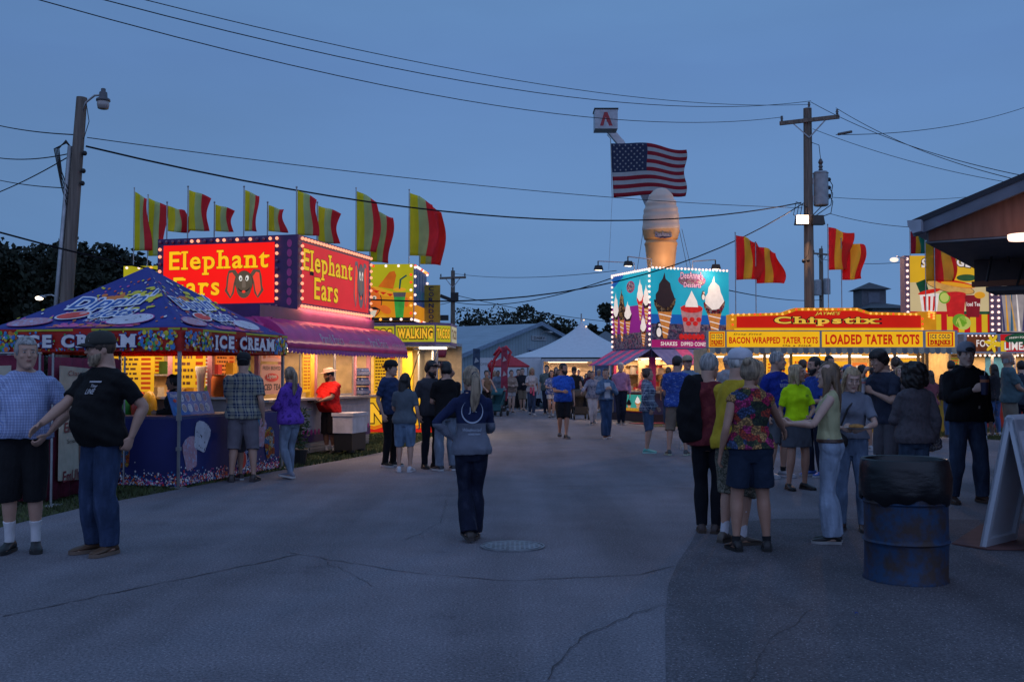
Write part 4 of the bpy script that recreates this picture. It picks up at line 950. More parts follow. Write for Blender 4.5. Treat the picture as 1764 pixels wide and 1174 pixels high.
# open white exhibition trailer, lit inside
p0, p1 = W(934, 600, 46), W(1052, 600, 46); wdx = p1.x - p0.x; t = empty("display_trailer", (p0.x, 46, 0), 0, "white trailer standing open with warm light and slatted wall inside", "trailer")
zt = W(0, 620, 46).z; zb = .35; wh = mat("trailer_white", (.50, .52, .55), .4); wi = mat("slat_wall", (.66, .50, .34), .6); q = MB()
q.box(0, wdx, 0, 2.3, zt - .06, zt + .06, wh); q.box(0, .06, 0, 2.3, zb, zt - .06, wh); q.box(wdx - .06, wdx, 0, 2.3, zb, zt - .06, wh); q.box(.06, wdx - .06, 2.24, 2.3, zb, zt - .06, wi); q.box(.06, wdx - .06, 0, 2.24, zb - .1, zb, wh)
q.box(2.25, 2.33, 0, .06, zb, zt - .06, wh); q.box(2.36, wdx - .08, 0, .05, zb, zt - .12, mat("trailer_blue", (.06, .09, .19), .5)); q.build("body", t)
q = MB()
for k in range(7): q.box(.75, 2.2, 2.2, 2.24, zb + .25 + k * .22, zb + .27 + k * .22, mat("slat_dark", (.25, .16, .10)))
q.box(.1, .7, 2.0, 2.24, zb + .2, zb + 1.3, mat("display_beige", (.5, .38, .26))); q.build("shelves", t)
q = MB(); q.box(2.6, wdx - .3, -.03, 0, zb + .3, zt - .35, mat("poster_blue", (.10, .16, .30))); q.ball((2.95, -.03, zb + .75), (.28, .02, .3), mat("poster_white", (.5, .5, .52))); q.build("door_poster", t)
q = MB(); q.box(.3, 2.1, .9, 1.0, zt - .1, zt - .07, glow("trailer_tube", (1, .70, .45), 3, .02)); q.build("ceiling_lamp", t); area("trailer_lamp", (1.1, .8, zt - .15), (1.6, .4), 95, (1, .66, .4), t)
for x in (.5, wdx - .6): q = MB(); q.tube([(x, .2, .3), (x, .4, .3)], .3, BLK, 16); q.build("wheel", t)
# long white trailer behind the crowd
p0, p1 = W(825, 600, 48), W(932, 600, 48); wdx = p1.x - p0.x; t = empty("white_trailer", (p0.x, 48, 0), 0, "long plain white trailer behind the red canopy with faint lettering", "trailer"); zt = W(0, 616, 48).z
q = MB(); q.box(0, wdx, 0, 2.4, .45, zt, mat("white_paint", (.56, .60, .64), .4, 0, .06)); q.build("body", t); q = MB()
q.text(lambda x, y, o=0: Vector((x, -.003 - o, y)), "HERB & CO", .35, 1.12, 1.9, .2, .002, mat("letter_grey", (.18, .19, .2)), .0); q.text(lambda x, y, o=0: Vector((x, -.003 - o, y)), "OPEN CLASS", .06, 1.98, .9, .13, .002, MATS["letter_grey"], .0); q.build("lettering", t)
q = MB(); q.box(.1, wdx - .1, .2, 2.2, .3, .449, BLK); q.build("chassis", t)
for x in (.7, 1.6): q = MB(); q.tube([(x, .02, .3), (x, .19, .3)], .3, BLK, 16); q.build("wheel", t)
# red canopy, dancing air arch, feather flags
cxp = W(876, 600, 42); zc0, zc1 = W(0, 630, 42).z, W(0, 609, 42).z; rd = mat("red_canvas", (.42, .02, .035), .7); t = empty("red_canopy", (cxp.x, 42, 0), 0, "small red pop up canopy in front of the white trailer", "canopy")
q = MB(); q.add([(-.85, -.85, zc0), (.85, -.85, zc0), (.85, .85, zc0), (-.85, .85, zc0), (0, 0, zc1), (-.85, -.85, zc0 - .05), (.85, -.85, zc0 - .05), (.85, .85, zc0 - .05), (-.85, .85, zc0 - .05)], [(0, 1, 4), (1, 2, 4), (2, 3, 4), (3, 0, 4), (0, 5, 6, 1), (1, 6, 7, 2), (2, 7, 8, 3), (3, 8, 5, 0)], rd); q.build("canopy", t)
for x in (-.8, .8):
    for y in (-.8, .8): q = MB(); q.tube([(x, y, 0), (x, y, zc0)], .025, GALV, 6); q.build("pole", t)
t = empty("inflatable_arch", W(873, 600, 40).xy.to_3d(), 0, "shiny red inflatable figure leaning over the red canopy", "inflatable"); q = MB(); A = lambda px, py: W(px, py, 40) - Vector((W(873, 600, 40).x, 40, 0))
rs = mat("red_vinyl", (.50, .02, .04), .25); q.tube([A(846, 660), A(847, 640), A(852, 618), A(862, 603), A(872, 597), A(880, 606), A(874, 625), A(868, 660), A(868, 690)], [.04, .05, .06, .07, .065, .055, .06, .065, .08], rs, 12); q.build("tube_body", t, True)
q = MB(); q.tube([A(846, 640), A(842, 628), A(848, 620)], [.05, .06, .04], rs, 8); q.tube([A(870, 612), A(860, 600), A(850, 612)], [.06, .10, .04], rs, 8); q.build("arms", t, True)
def feather(px, y0, y1, Y, wpx, c1, c2, label):
    p = W(px, 600, Y); p.z = 0; z0, z1 = W(px, y1, Y).z, W(px, y0, Y).z; w = wpx * Y / 1764; t = empty("feather_flag", p, 0, label, "banner flag", "feather flags by the canopy"); q = MB(); q.tube([(0, 0, 0), (0, 0, z1 * .9), (w * .5, 0, z1)], .018, GALV, 6); q.build("pole", t)
    q = MB(); n = 10; m1, m2 = mat(label[:10] + "a", c1, .7), mat(label[:10] + "b", c2, .7); V = []
    for i in range(n + 1):
        f = i / n; V += [(-w * .15 * (1 - f), -.02, z0 + (z1 - z0) * f), (w * (1 - .1 * f) * (1 if i else .8), -.02 + .04 * math.sin(i), z0 + (z1 - z0) * (f if i < n else .99))]
    q.add(V, [(2 * i, 2 * i + 1, 2 * i + 3, 2 * i + 2) for i in range(n)], m1)
    for k in range(3): zz = z0 + (z1 - z0) * (.18 + .27 * k); q.add([(w * .15, -.06, zz), (w * .8, -.06, zz + .06), (w * .35, -.06, zz + .22)], [(0, 1, 2)], m2)
    o = q.build("cloth", t); md = o.modifiers.new("s", 'SOLIDIFY'); md.thickness = .006
feather(815, 600, 690, 38, 13, (.03, .07, .14), (.3, .36, .42), "navy feather banner with pale triangles")
feather(864, 597, 690, 39, 11, (.30, .03, .07), (.45, .40, .42), "crimson feather banner with pale triangles")
# other far roofs
for px0, px1, pya, pye, Y, lb in ((1022, 1082, 566, 600, 66, "far grey gable roof between marquee and dessert billboard"), (1512, 1566, 512, 531, 60, "dark hip roof house with a cupola behind the stalls")):
    a, b_ = W(px0 - 20, pye, Y), W(px1 + 20, pye, Y); w = b_.x - a.x; za, zap = a.z, W(0, pya, Y).z; t = empty("far_house", (a.x, Y, 0), 0, lb, "house"); q = MB(); dk = mat("far_roof" + str(px0), (.10, .12, .14) if px0 < 1200 else (.05, .055, .065), .7)
    q.add([(0, -.4, za), (w, -.4, za), (w, 9, za), (0, 9, za), (w * .5, 3.5, zap), (w * .5, 4.5, zap)], [(0, 1, 4), (1, 2, 5, 4), (2, 3, 5), (3, 0, 4, 5), (0, 3, 2, 1)], dk); q.build("roof", t)
    q = MB(); q.box(.4, w - .4, 0, 8.6, 0, za, mat("far_wall", (.18, .2, .22))); q.build("wall", t)
    if px0 > 1200:
        q = MB(); c = w * .5; q.box(c - .75, c + .75, 3.2, 4.8, zap - .8, zap + .75, mat("cupola_wall", (.10, .11, .13))); q.add([(c - 1.0, 2.9, zap + .75), (c + 1.0, 2.9, zap + .75), (c + 1.0, 5.1, zap + .75), (c - 1.0, 5.1, zap + .75), (c, 4, zap + 1.25)], [(0, 1, 4), (1, 2, 4), (2, 3, 4), (3, 0, 4), (0, 3, 2, 1)], dk)
        q.box(c - .35, c + .35, 3.17, 3.2, zap - .35, zap + .55, mat("cupola_glass", (.08, .1, .14), .2)); q.build("cupola", t)
# ------------------------------------------------------------ stalls
A14 = R(-14)
STEEL = mat("stainless", (.42, .41, .42), .35, .6, .15, 3); CREAM = mat("cream_wall", (.62, .47, .27), .6)
YEL = (.82, .47, .01); RED = (.60, .012, .01)
PURP = mat("purple_panel", (.075, .022, .11), .45); MAG = translucent(mat("magenta_vinyl", (.80, .09, .34), .26, 0, .12, 3), .3); PINKPOST = mat("pink_post", (.50, .22, .26), .4)
YPOST = mat("yellow_post", (.62, .40, .02), .45); GLASS = None
def glass():
    if "pane_glass" in MATS: return MATS["pane_glass"]
    b = NB("pane_glass"); b.b.inputs["Transmission Weight"].default_value = 1; b.b.inputs["IOR"].default_value = 1.1; MATS["pane_glass"] = b.done((.9, .9, .9), .05); return MATS["pane_glass"]
B_ON = glow("bulb_warm", (1, .34, .20), 1.5, .02); B_OFF = mat("bulb_dim", (.24, .10, .15), .25); B_WH = glow("bulb_white", (1, .70, .62), 1.5, .02); B_OR = glow("bulb_amber", (1, .34, .06), 1.7, .02); B_RD = glow("bulb_red", (1, .07, .02), 1.2, .02)
TUBE = glow("tube_white", (1, .80, .58), 4, .02)
def line(a, b, n): a, b = Vector(a), Vector(b); return [a.lerp(b, (i + .5) / n) for i in range(n)]
def menu(q, fr, x0, x1, y0, y1, off, bg, ink, rows=7, seed=1, price=True, head=None):
    rr = random.Random(seed); q.rect(fr, x0, x1, y0, y1, off, bg); w, h = x1 - x0, y1 - y0
    if head: q.rect(fr, x0, x1, y1 - h * .16, y1, off + .003, head)
    top = y1 - h * (.22 if head else .08)
    for i in range(rows):
        yy = top - (top - y0 - h * .06) * (i + 1) / rows; bh = (top - y0) / rows * .42; x = x0 + w * .07
        while x < x0 + w * (.55 if price else .85):
            ww = w * rr.uniform(.05, .13); q.rect(fr, x, min(x + ww, x1 - w * .05), yy, yy + bh, off + .003, ink); x += ww + w * .03
        if price: q.rect(fr, x1 - w * .3, x1 - w * .08, yy, yy + bh * 1.15, off + .003, RINK)
RINK = glow("menu_red", (.45, .04, .005), .8, .05); YB = glow("menu_yellow", (.95, .50, .02), .62, .1); KINK = mat("menu_ink", (.10, .03, .01)); OB = glow("menu_orange", (.95, .24, .04), .6, .1); WB = glow("menu_white", (.9, .66, .45), .62, .1)
def goods(name, x0, x1, y0, y1, z, n, seed, parent, lab=None):
    rr = random.Random(seed); cs = [(.55, .10, .03), (.6, .35, .03), (.5, .45, .38), (.15, .05, .02), (.1, .25, .08), (.45, .03, .03), (.62, .58, .5)]
    for i in range(n):
        q = MB(); c = mat("goods%d" % rr.randrange(7), cs[0]) if False else mat("goods_" + str(rr.randrange(7)), cs[rr.randrange(7)]); x, y = x0 + (x1 - x0) * (i + .5) / n, rr.uniform(y0, y1); h = rr.uniform(.12, .3); r = rr.uniform(.04, .07)
        if rr.random() < .5: q.lathe([(r * .8, 0), (r, h * .1), (r, h * .7), (r * .5, h * .85), (r * .5, h)], c, (x, y, z), 10)
        else: q.box(x - r, x + r, y - r, y + r, z, z + h * .8, c)
        q.build(name, parent, 40)

# ===== fried dough stall (big red backlit signs) =====
E0 = Vector((-4.33, 17.45, 0)); t = empty("food_stall", E0, A14, "purple and pink food trailer with glowing red signs on its roof", "food stall")
WI = 2.95; LN = 5.1; q = MB(); lw = mat("stall_white", (.50, .44, .46), .45); 
q.box(-.05, 0, 0, LN, .42, 1.05, lw); q.box(-WI, -.05, 0, .05, .42, 1.1, lw); q.box(-WI, -WI + .05, .05, LN, .42, 2.1, CREAM); q.box(-WI + .05, -.05, LN - .05, LN, .42, 2.1, CREAM); q.build("lower_wall", t)
q = MB(); q.box(-WI + .02, .008, -.008, LN - .01, .24, .42, PURP)
for k in range(30): q.ball((.008, .1 + k * .168, .43), (.008, .055, .055), MAG, 10, 6)
for k in range(17): q.ball((-.1 - k * .168, -.008, .43), (.055, .008, .055), MAG, 10, 6)
q.build("purple_band", t)
q = MB(); q.box(-WI + .06, -.02, .02, LN - .03, .04, .24, STEEL)
for z_ in (.09, .15, .2): q.box(-.02, -.005, .03, LN - .04, z_, z_ + .025, STEEL)
q.build("skirting", t)
q = MB(); q.box(-WI, 0, 0, LN, 2.12, 2.47, mat("header_purple", (.12, .02, .10), .5)); q.box(-WI - .06, .06, -.06, LN + .06, 2.47, 2.72, PURP); q.build("roof_band", t)
for y in (.0, .88, 2.28, 4.22, LN - .07): q = MB(); q.box(-.07, .012, y, y + .07, 1.05, 2.12, PINKPOST); q.build("post", t)
for x in (-.95, -1.72, -WI): q = MB(); q.box(x, x + .09, -.012, .07, 1.1, 2.12, PINKPOST); q.build("post", t)
q = MB(); q.box(-.09, .014, 2.06, 2.22, 1.05, 2.12, YPOST); q.build("yellow_post", t)
q = MB(); q.box(-.35, .22, -.02, LN, 1.05, 1.09, STEEL); q.box(-WI, -.36, -.2, .3, 1.1, 1.14, STEEL); q.build("counter", t)
q = MB(); q.box(-WI + .06, -WI + .5, .2, LN - .1, .9, .95, STEEL); q.box(-WI + .06, -WI + .4, .2, LN - .1, 1.5, 1.53, STEEL); q.box(-WI + .05, -.06, .06, LN - .06, .36, .42, STEEL); q.box(-WI + .06, -WI + .09, .3, LN - .3, .95, 2.1, mat("stall_backwall", (.66, .46, .2), .5)); q.build("shelves", t)
goods("supplies", -WI + .2, -WI + .21, .5, 4.5, .95, 1, 3, t)
for j in range(14):
    rr = random.Random(j); q = MB(); y = .5 + j * .31; c = (.55, .10, .03), (.6, .35, .03), (.5, .45, .38), (.1, .25, .08), (.45, .03, .03); q.box(-WI + .12, -WI + .3, y, y + rr.uniform(.1, .22), .95 + (.58 if j % 2 else 0), .95 + (.58 if j % 2 else 0) + rr.uniform(.12, .35), mat("box_" + str(j % 5), c[j % 5])); q.build("supplies", t)
fr = frame((0, 0, 0), (0, 1, 0)); fr_road = lambda x, y, o=0: Vector((o + .016, x, y)); fr_near = lambda x, y, o=0: Vector((x, -.016 - o, y))
# posters on the road side
pw = glow("poster_pink", (.62, .26, .18), .5, .1); pk_ = mat("poster_red", (.5, .03, .02)); px_ = mat("poster_black", (.02, .015, .015)); por = mat("poster_orange", (.7, .16, .01))
q = MB(); q.slab(fr_road, [(.1, 1.75), (.84, 1.75), (.84, 2.09), (.1, 2.09)], 0, .01, pw); q.text(fr_road, "LEMONADE", .15, 1.95, .64, .1, .004, px_, .03); q.disc(fr_road, .2, 1.84, .06, .045, .004, por); q.text(fr_road, "SMOOTHIES", .3, 1.81, .48, .07, .004, por, .03); q.build("lemonade_poster", t)
q = MB(); q.slab(fr_road, [(.1, 1.18), (.84, 1.18), (.84, 1.7), (.1, 1.7)], 0, .01, pw); q.text(fr_road, "FRESH BREWED", .14, 1.6, .66, .07, .004, px_, .03); q.disc(fr_road, .47, 1.47, .26, .075, .004, pk_); q.text(fr_road, "Lipton", .3, 1.44, .34, .09, .008, mat("poster_cream", (.6, .55, .45)), .02); q.text(fr_road, "ICED TEA", .14, 1.25, .66, .11, .004, px_, .035, shear=.2); q.build("tea_poster", t)
q = MB(); menu(q, fr_road, 1.72, 2.02, 1.2, 2.08, .002, YB, RINK, 12, 2); q.slab(fr_road, [(1.71, 1.19), (2.03, 1.19), (2.03, 2.09), (1.71, 2.09)], 0, .012, YPOST); q.build("menu_board", t)
# windows
for y0, y1 in ((.95, 1.70), (2.36, 3.25), (3.27, 4.22)):
    q = MB(); [q.box(-.05, -.02, *a, m_) for *a, m_ in ((y0, y0 + .03, 1.1, 2.1, STEEL), (y1 - .03, y1, 1.1, 2.1, STEEL), (y0 + .03, y1 - .03, 1.1, 1.14, STEEL), (y0 + .03, y1 - .03, 2.06, 2.1, STEEL))]; f = q.build("window_frame", t)
    q = MB(); q.box(-.038, -.032, y0 + .03, y1 - .03, 1.14, 2.06, glass()); q.build("pane", f)
# inside: menus hanging near the window, tube lamp, warm lamp
q = MB(); fb = lambda x, y, o=0: Vector((-WI + .1 + o, x, y))
for a_, b_, c_, m_, n_ in ((.6, 1.6, 1.55, YB, 5), (2.5, 3.3, 1.3, WB, 8), (3.5, 4.3, 1.4, OB, 6)): q = MB(); menu(q, fb, a_, b_, c_, 2.0, .02, m_, KINK, n_, n_); q.build("menu_board", t)
q = MB(); q.box(-1.6, -1.5, .4, 4.8, 2.05, 2.1, TUBE); q.build("ceiling_tube", t); area("stall_lamp", (-1.3, 2.6, 2.03), (2.2, 4.4), 85, (1, .62, .34), t)
q = MB(); q.box(-2.5, -1.1, -.3, -.2, 2.1, 2.14, TUBE); q.build("awning_tube", t); area("awning_lamp", (-1.6, -.25, 2.06), (1.6, .2), 16, (1, .72, .45), t); area("awning_lamp", (.35, 2.8, 2.05), (.2, 4.2), 70, (1, .66, .46), t); area("sign_glow", (.14, 3.3, 2.76), (.1, 3.4), 26, (1, .22, .16), t, (0, R(38), 0))
# near side menus under the blue canopy
q = MB(); menu(q, fr_near, -2.84, -1.98, 1.22, 2.0, .002, YB, KINK, 8, 11); q.build("menu_board", t); q = MB(); menu(q, fr_near, -1.62, -.98, 1.3, 2.08, .002, YB, KINK, 5, 12, True, OB); q.build("menu_board", t)
q = MB(); q.lathe([(.10, 0), (.13, .05), (.13, .3), (.11, .36), (.12, .38)], mat("jug_orange", (.7, .15, .01)), (-.72, -.02, 1.14), 14); q.build("juice_jug", t, 40); q = MB(); q.lathe([(.07, 0), (.08, .3), (.05, .34)], BLK, (-.48, -.02, 1.14), 12); q.build("coffee_urn", t, 40)
q = MB(); q.lathe([(.05, 0), (.07, .35), (.10, .5), (.09, .52)], mat("cup_white", (.6, .55, .5)), (-1.05, -.05, 1.14), 12); q.build("cup_stack", t, 40)
for x_, c in ((-2.35, (.03, .30, .05)), (-2.1, (.5, .04, .02)), (-1.9, (.6, .35, .03))): q = MB(); q.ball((x_, -.28, .95), (.14, .12, .3), mat("balloon" + str(c), c, .3)); q.build("float_ring", t, True)
# awning: quarter round pink vinyl on both open sides
def awning(parent, a, b, out, z0, z1, m_, m2, name="awning", fringe=.1, n=40, mats=None, flatten=False):
    """a->b wall line (local xy), out = outward vector"""
    a, b, out = Vector((*a, 0)), Vector((*b, 0)), Vector((*out, 0)); q = MB(); ns = 9; V = []; F = []
    for i in range(n + 1):
        p = a.lerp(b, i / n); sag = .006 * math.sin(i * 2.3)
        for k in range(ns + 1):
            s = k / ns; an = math.pi / 2 * s; o = math.sin(an) if not flatten else s; zz = (1 - math.cos(an)) if not flatten else s
            V.append(p + out * o + Vector((0, 0, z0 - (z0 - z1) * zz + sag * math.sin(math.pi * s) * 3)))
    mm = mats or [m_]
    for i in range(n):
        f = [(i * (ns + 1) + k, (i + 1) * (ns + 1) + k, (i + 1) * (ns + 1) + k + 1, i * (ns + 1) + k + 1) for k in range(ns)]
        base = len(q.v) if False else 0; F.append((f, mm[int(i / n * len(mm)) if mats else 0]))
    q.v = [tuple(v) for v in V]
    for f, mt in F:
        for x in f: q.f.append(x); q.m.append(q.mi(mt))
    for p, sgn in ((0, 1), (n, -1)): q.f.append(tuple(range(p * (ns + 1), (p + 1) * (ns + 1)))); q.m.append(q.mi(mm[0] if p == 0 else mm[-1]))
    o = q.build(name, parent, 30); md = o.modifiers.new("s", 'SOLIDIFY'); md.thickness = .012
    if fringe:
        q = MB(); V = []; m_n = n * 4
        for i in range(m_n + 1):
            p = a.lerp(b, i / m_n) + out; V += [p + Vector((0, 0, z1 + .01)), p + out.normalized() * .01 + Vector((0, 0, z1 - fringe * (.55 + .45 * abs(math.sin(i * math.pi / 4))))) + out.normalized() * .012 * math.sin(i * 1.7)]
        q.add(V, [(2 * i, 2 * i + 1, 2 * i + 3, 2 * i + 2) for i in range(m_n)], m2); fo = q.build("fringe", o); md = fo.modifiers.new("s", 'SOLIDIFY'); md.thickness = .006
    return o
FR = mat("fringe_purple", (.32, .06, .28), .6)
aw = awning(t, (.065, -.35), (.065, 5.45), (.66, 0), 2.49, 1.97, MAG, FR)
awning(t, (-WI, -.065), (.3, -.065), (0, -.42), 2.49, 2.03, MAG, FR, n=26)
q = MB(); am = mat("awning_letters", (.62, .40, .48), .6)
def fr_aw(x, y, o=0):
    s = .93 - y / .75; an = math.pi / 2 * max(0, min(1, s)); return Vector((.065 + .66 * math.sin(an) + .014 + o, x, 2.49 - .52 * (1 - math.cos(an)) + .012))
for y0 in (1.05, 3.35): q.text(fr_aw, "Parnell Foods", y0, .04, .95, .17, .0, am, .01); q.text(fr_aw, "...just love to meet", y0 + 1.15, .04, .85, .12, .0, am, .0, shear=.2)
q.build("awning_lettering", aw)
# roof signs
def big_sign(parent, P0, u, w, z0, z1, front, dim, name="roof_sign"):
    fr = frame((P0[0], P0[1], z0), u); h = z1 - z0; q = MB(); n_ = Vector(u).cross(Vector((0, 0, 1)))
    q.slab(fr, [(0, 0), (w, 0), (w, h), (0, h)], 0, .16, PURP); s = q.build(name, parent)
    if front: rc = glow("sign_red", (1.0, .010, .006), .92, .10, 1.2); yc = glow("sign_yellow", (1, .50, .008), 1.0, .06)
    else: rc = glow("sign_red_side", (.90, .030, .045), .62, .12, 1.2); yc = glow("sign_yellow_side", (1, .62, .02), .70, .06)
    b_ = .13; q = MB(); q.rect(fr, b_, w - b_, b_, h - b_, .004, rc); q.build("panel", s)
    kk = mat("sign_outline", (.03, .004, .002)); q = MB(); iw, ih = w - 2 * b_, h - 2 * b_
    if front: q.text(fr, "Elephant", b_ + iw * .055, b_ + ih * .485, iw * .89, ih * .41, .008, yc, .020, True, outline=kk, ow=.012); q.text(fr, "Ears", b_ + iw * .095, b_ + ih * .14, iw * .42, ih * .315, .008, yc, .020, True, outline=kk, ow=.012)
    else: q.text(fr, "Elephant", b_ + iw * .015, b_ + ih * .44, iw * .70, ih * .47, .008, yc, .020, True, outline=kk, ow=.018); q.text(fr, "Ears", b_ + iw * .16, b_ + ih * .09, iw * .34, ih * .38, .008, yc, .020, True, outline=kk, ow=.018)
    q.build("lettering", s)
    q = MB(); ex, ey, er = (b_ + iw * .735, b_ + ih * .33, ih * .22) if front else (b_ + iw * .86, b_ + ih * .52, ih * .40)
    sx = 1.0 if front else .52
    g1 = glow("elephant_grey", (.10, .075, .05), .9, .15, 8) if front else glow("elephant_grey_s", (.14, .13, .15), .7, .15, 8); ink = mat("sign_ink", (.01, .005, .004)); e_r = glow("ear_red", (.95, .06, .03), .9, .2, 3); wt = glow("eye_w", (.9, .85, .75), .8, .05)
    for sg in (-1, 1):
        P = [(0.45, .62), (.75, 1.05), (1.3, 1.0), (1.45, .5), (1.5, -.2), (1.62, -.55), (1.15, -1.15), (.85, -.75), (.72, .0)]
        q.flat(fr, [(ex + sg * a * er * sx * 1.0, ey + b * er) for a, b in P], .010, g1); P2 = [(.72, .5), (1.0, .85), (1.25, .78), (1.32, .2), (1.4, -.5), (1.12, -.98), (.95, -.55), (.85, .05)]
        q.flat(fr, [(ex + sg * a * er * sx, ey + b * er) for a, b in P2], .013, e_r)
    q.disc(fr, ex, ey + er * .05, er * .74 * sx, er * .92, .016, ink); q.disc(fr, ex, ey + er * .05, er * .72 * sx, er * .90, .019, g1); q.disc(fr, ex, ey - er * .35, er * .62 * sx, er * .78, .0195, g1)
    for sg in (-1, 1): q.disc(fr, ex + sg * er * .27 * sx, ey + er * .38, er * .14 * sx, er * .22, .023, wt, rot=sg * -8); q.disc(fr, ex + sg * er * .24 * sx, ey + er * .33, er * .055 * sx, er * .10, .026, ink)
    q.flat(fr, [(ex - er * .11 * sx, ey + er * .3), (ex + er * .11 * sx, ey + er * .3), (ex + er * .17 * sx, ey - er * .2), (ex + er * .13 * sx, ey - er * .34), (ex - er * .13 * sx, ey - er * .34), (ex - er * .17 * sx, ey - er * .2)], .0205, glow("trunk_grey", (.16, .12, .09), .9, .1))
    P = [(ex + er * .52 * sx * math.cos(R(a)), ey - er * .25 + er * .42 * math.sin(R(a))) for a in range(195, 346, 15)]; P += [(ex + er * .50 * sx * math.cos(R(a)), ey - er * .22 + er * .34 * math.sin(R(a))) for a in range(345, 194, -15)]; q.flat(fr, P, .022, ink)
    q.disc(fr, ex, ey - er * .64, er * .15 * sx, er * .10, .024, e_r); q.build("elephant_face", s)
    pts = []
    nx = int(w / .135); nz = int((h - .2) / .135); off = .035 if front else .04
    for z_ in (.065, h - .065): pts += [fr(.07 + (w - .14) * i / (nx - 1), z_, off) for i in range(nx)]
    for x_ in (.07, w - .07): pts += [fr(x_, .065 + (h - .13) * (i + 1) / (nz + 1), off) for i in range(nz)]
    scatter_bulbs(pts[:100], s, [B_ON, B_OFF] if front else [B_ON, B_ON], .032, 4); return s
Z0, Z1 = 2.73, 4.12; y_s = 1.5
q = MB(); q.box(-WI - .0, -.0, y_s + .165, LN - .05, Z0 - .01, Z1 - .03, PURP); q.box(-.34, .0, y_s, y_s + .165, Z0, Z1, PURP); q.box(-.165, .0, y_s + .166, y_s + .4, Z0, Z1, PURP)
for k in range(7): q.disc(lambda x, y, o=0: Vector((x, y_s - .004 - o, y)), -.17, Z0 + .15 + k * .18, .05, .075, .0, MAG)
q.build("sign_tower", t)
big_sign(t, (-WI + .02, y_s, 0), (1, 0, 0), WI - .36, Z0, Z1, True, 1)
big_sign(t, (.004, y_s + .03, 0), (0, 1, 0), LN - y_s - .05, Z0, Z1, False, 1)
# things round the stall
fz0 = empty("cooler", G(603, 782) + Vector((0, .0, 0)), A14 + R(90), "white insulated chest on a black cart in front of the pink stall", "cooler"); q = MB(); q.box(-.36, .36, -.2, .2, .42, .74, mat("cooler_white", (.56, .54, .55), .35)); q.build("tub", fz0, 40); q = MB(); q.box(-.38, .38, -.22, .22, .741, .80, MATS["cooler_white"]); q.build("lid", fz0); q = MB(); q.box(-.34, .34, -.18, .18, .1, .419, BLK); [q.lathe([(.08, -.02), (.08, .02)], BLK, (x, y, .08)) for x in (-.25, .25) for y in (-.12, .12)]; q.build("cart", fz0)
bw = mat("bottle_blue", (.03, .06, .16), .3)
for k in range(3):
    for j in range(1):
        q = MB(); z0 = 1.09 + k * .2
        for a in range(3):
            for c in range(5): q.lathe([(.035, 0), (.035, .12), (.02, .15), (.02, .175)], bw, (.0 + a * .078 - .12 + .05, 4.42 + c * .08, z0), 8)
        q.box(-.12, .14, 4.36, 4.78, z0 + .03, z0 + .10, mat("wrap", (.12, .16, .28), .2)); o = q.build("bottle_pack", None); o.location = E0; o.rotation_euler.z = A14; tag(o, ("lowest shrink wrapped pack of blue bottles on the stall counter", "middle pack of blue bottles in the counter stack", "topmost pack of blue bottles in the counter stack")[k], "bottle pack", "bottle packs on the counter")
pl = empty("potted_plant", G(517, 800), 0, "leafy plant standing at the corner of the pink stall counter", "plant"); q = MB(); q.lathe([(.09, 0), (.13, .25), (.12, .26)], BLK, seg=14); q.build("pot", pl); q = MB(); rr = random.Random(4)
for k in range(260): a, z_, r_ = rr.uniform(0, 6.3), rr.uniform(.25, .95), rr.uniform(0, .16); c = Vector((r_ * math.cos(a), r_ * math.sin(a), z_)); u = Vector((rr.uniform(-1, 1), rr.uniform(-1, 1), rr.uniform(-.3, 1))).normalized() * .05; w = u.orthogonal().normalized() * .018; q.add([c - u, c + w, c + u, c - w], [(0, 1, 2, 3)], mat("plant_leaf", (.03, .06, .02)))
q.build("foliage", pl)

# ===== blue ice cream canopy =====
N0 = Vector((-4.44, 13.7, 0)); S = 3.05; t = empty("ice_cream_canopy", N0, A14, "blue pop up canopy printed with ice cream lettering over a wrapped counter", "canopy")
BLU = mat("canopy_blue", (.020, .028, .23), .6, 0, .12, 2); q = MB(); zc, zp = 2.15, 3.16; C0 = Vector((-S / 2, S / 2, 0))
def can(side, x, y, o=0):
    """side 0: camera side, 1: road side; x metres from the centre of the edge, y 0..1 towards the peak"""
    y = max(0, min(1, y)); dirs = [(Vector((1, 0, 0)), Vector((0, -1, 0))), (Vector((0, 1, 0)), Vector((1, 0, 0))), (Vector((-1, 0, 0)), Vector((0, 1, 0))), (Vector((0, -1, 0)), Vector((-1, 0, 0)))][side]
    hw = (S / 2 + .03) * (1 - y); x = max(-hw, min(hw, x)); z = zc + (zp - zc) * y ** 1.12 - .05 * math.sin(math.pi * y) * (1 - (x / (hw + .001)) ** 2)
    return C0 + dirs[0] * x + dirs[1] * ((S / 2 + .03) * (1 - y)) + Vector((0, 0, z + o))
for side in range(4):
    n = 16; V = [can(side, (2 * i / n - 1) * 2 * (1 - j / n), j / n) for j in range(n + 1) for i in range(n + 1)]; V = [can(side, (2 * i / n - 1) * (S / 2 + .03) * (1 - j / n), j / n) for j in range(n + 1) for i in range(n + 1)]
    q.add(V, [(j * (n + 1) + i, j * (n + 1) + i + 1, (j + 1) * (n + 1) + i + 1, (j + 1) * (n + 1) + i) for j in range(n) for i in range(n)], BLU)
roof = q.build("roof", t, 30); md = roof.modifiers.new("s", 'SOLIDIFY'); md.thickness = .008; md.offset = -1
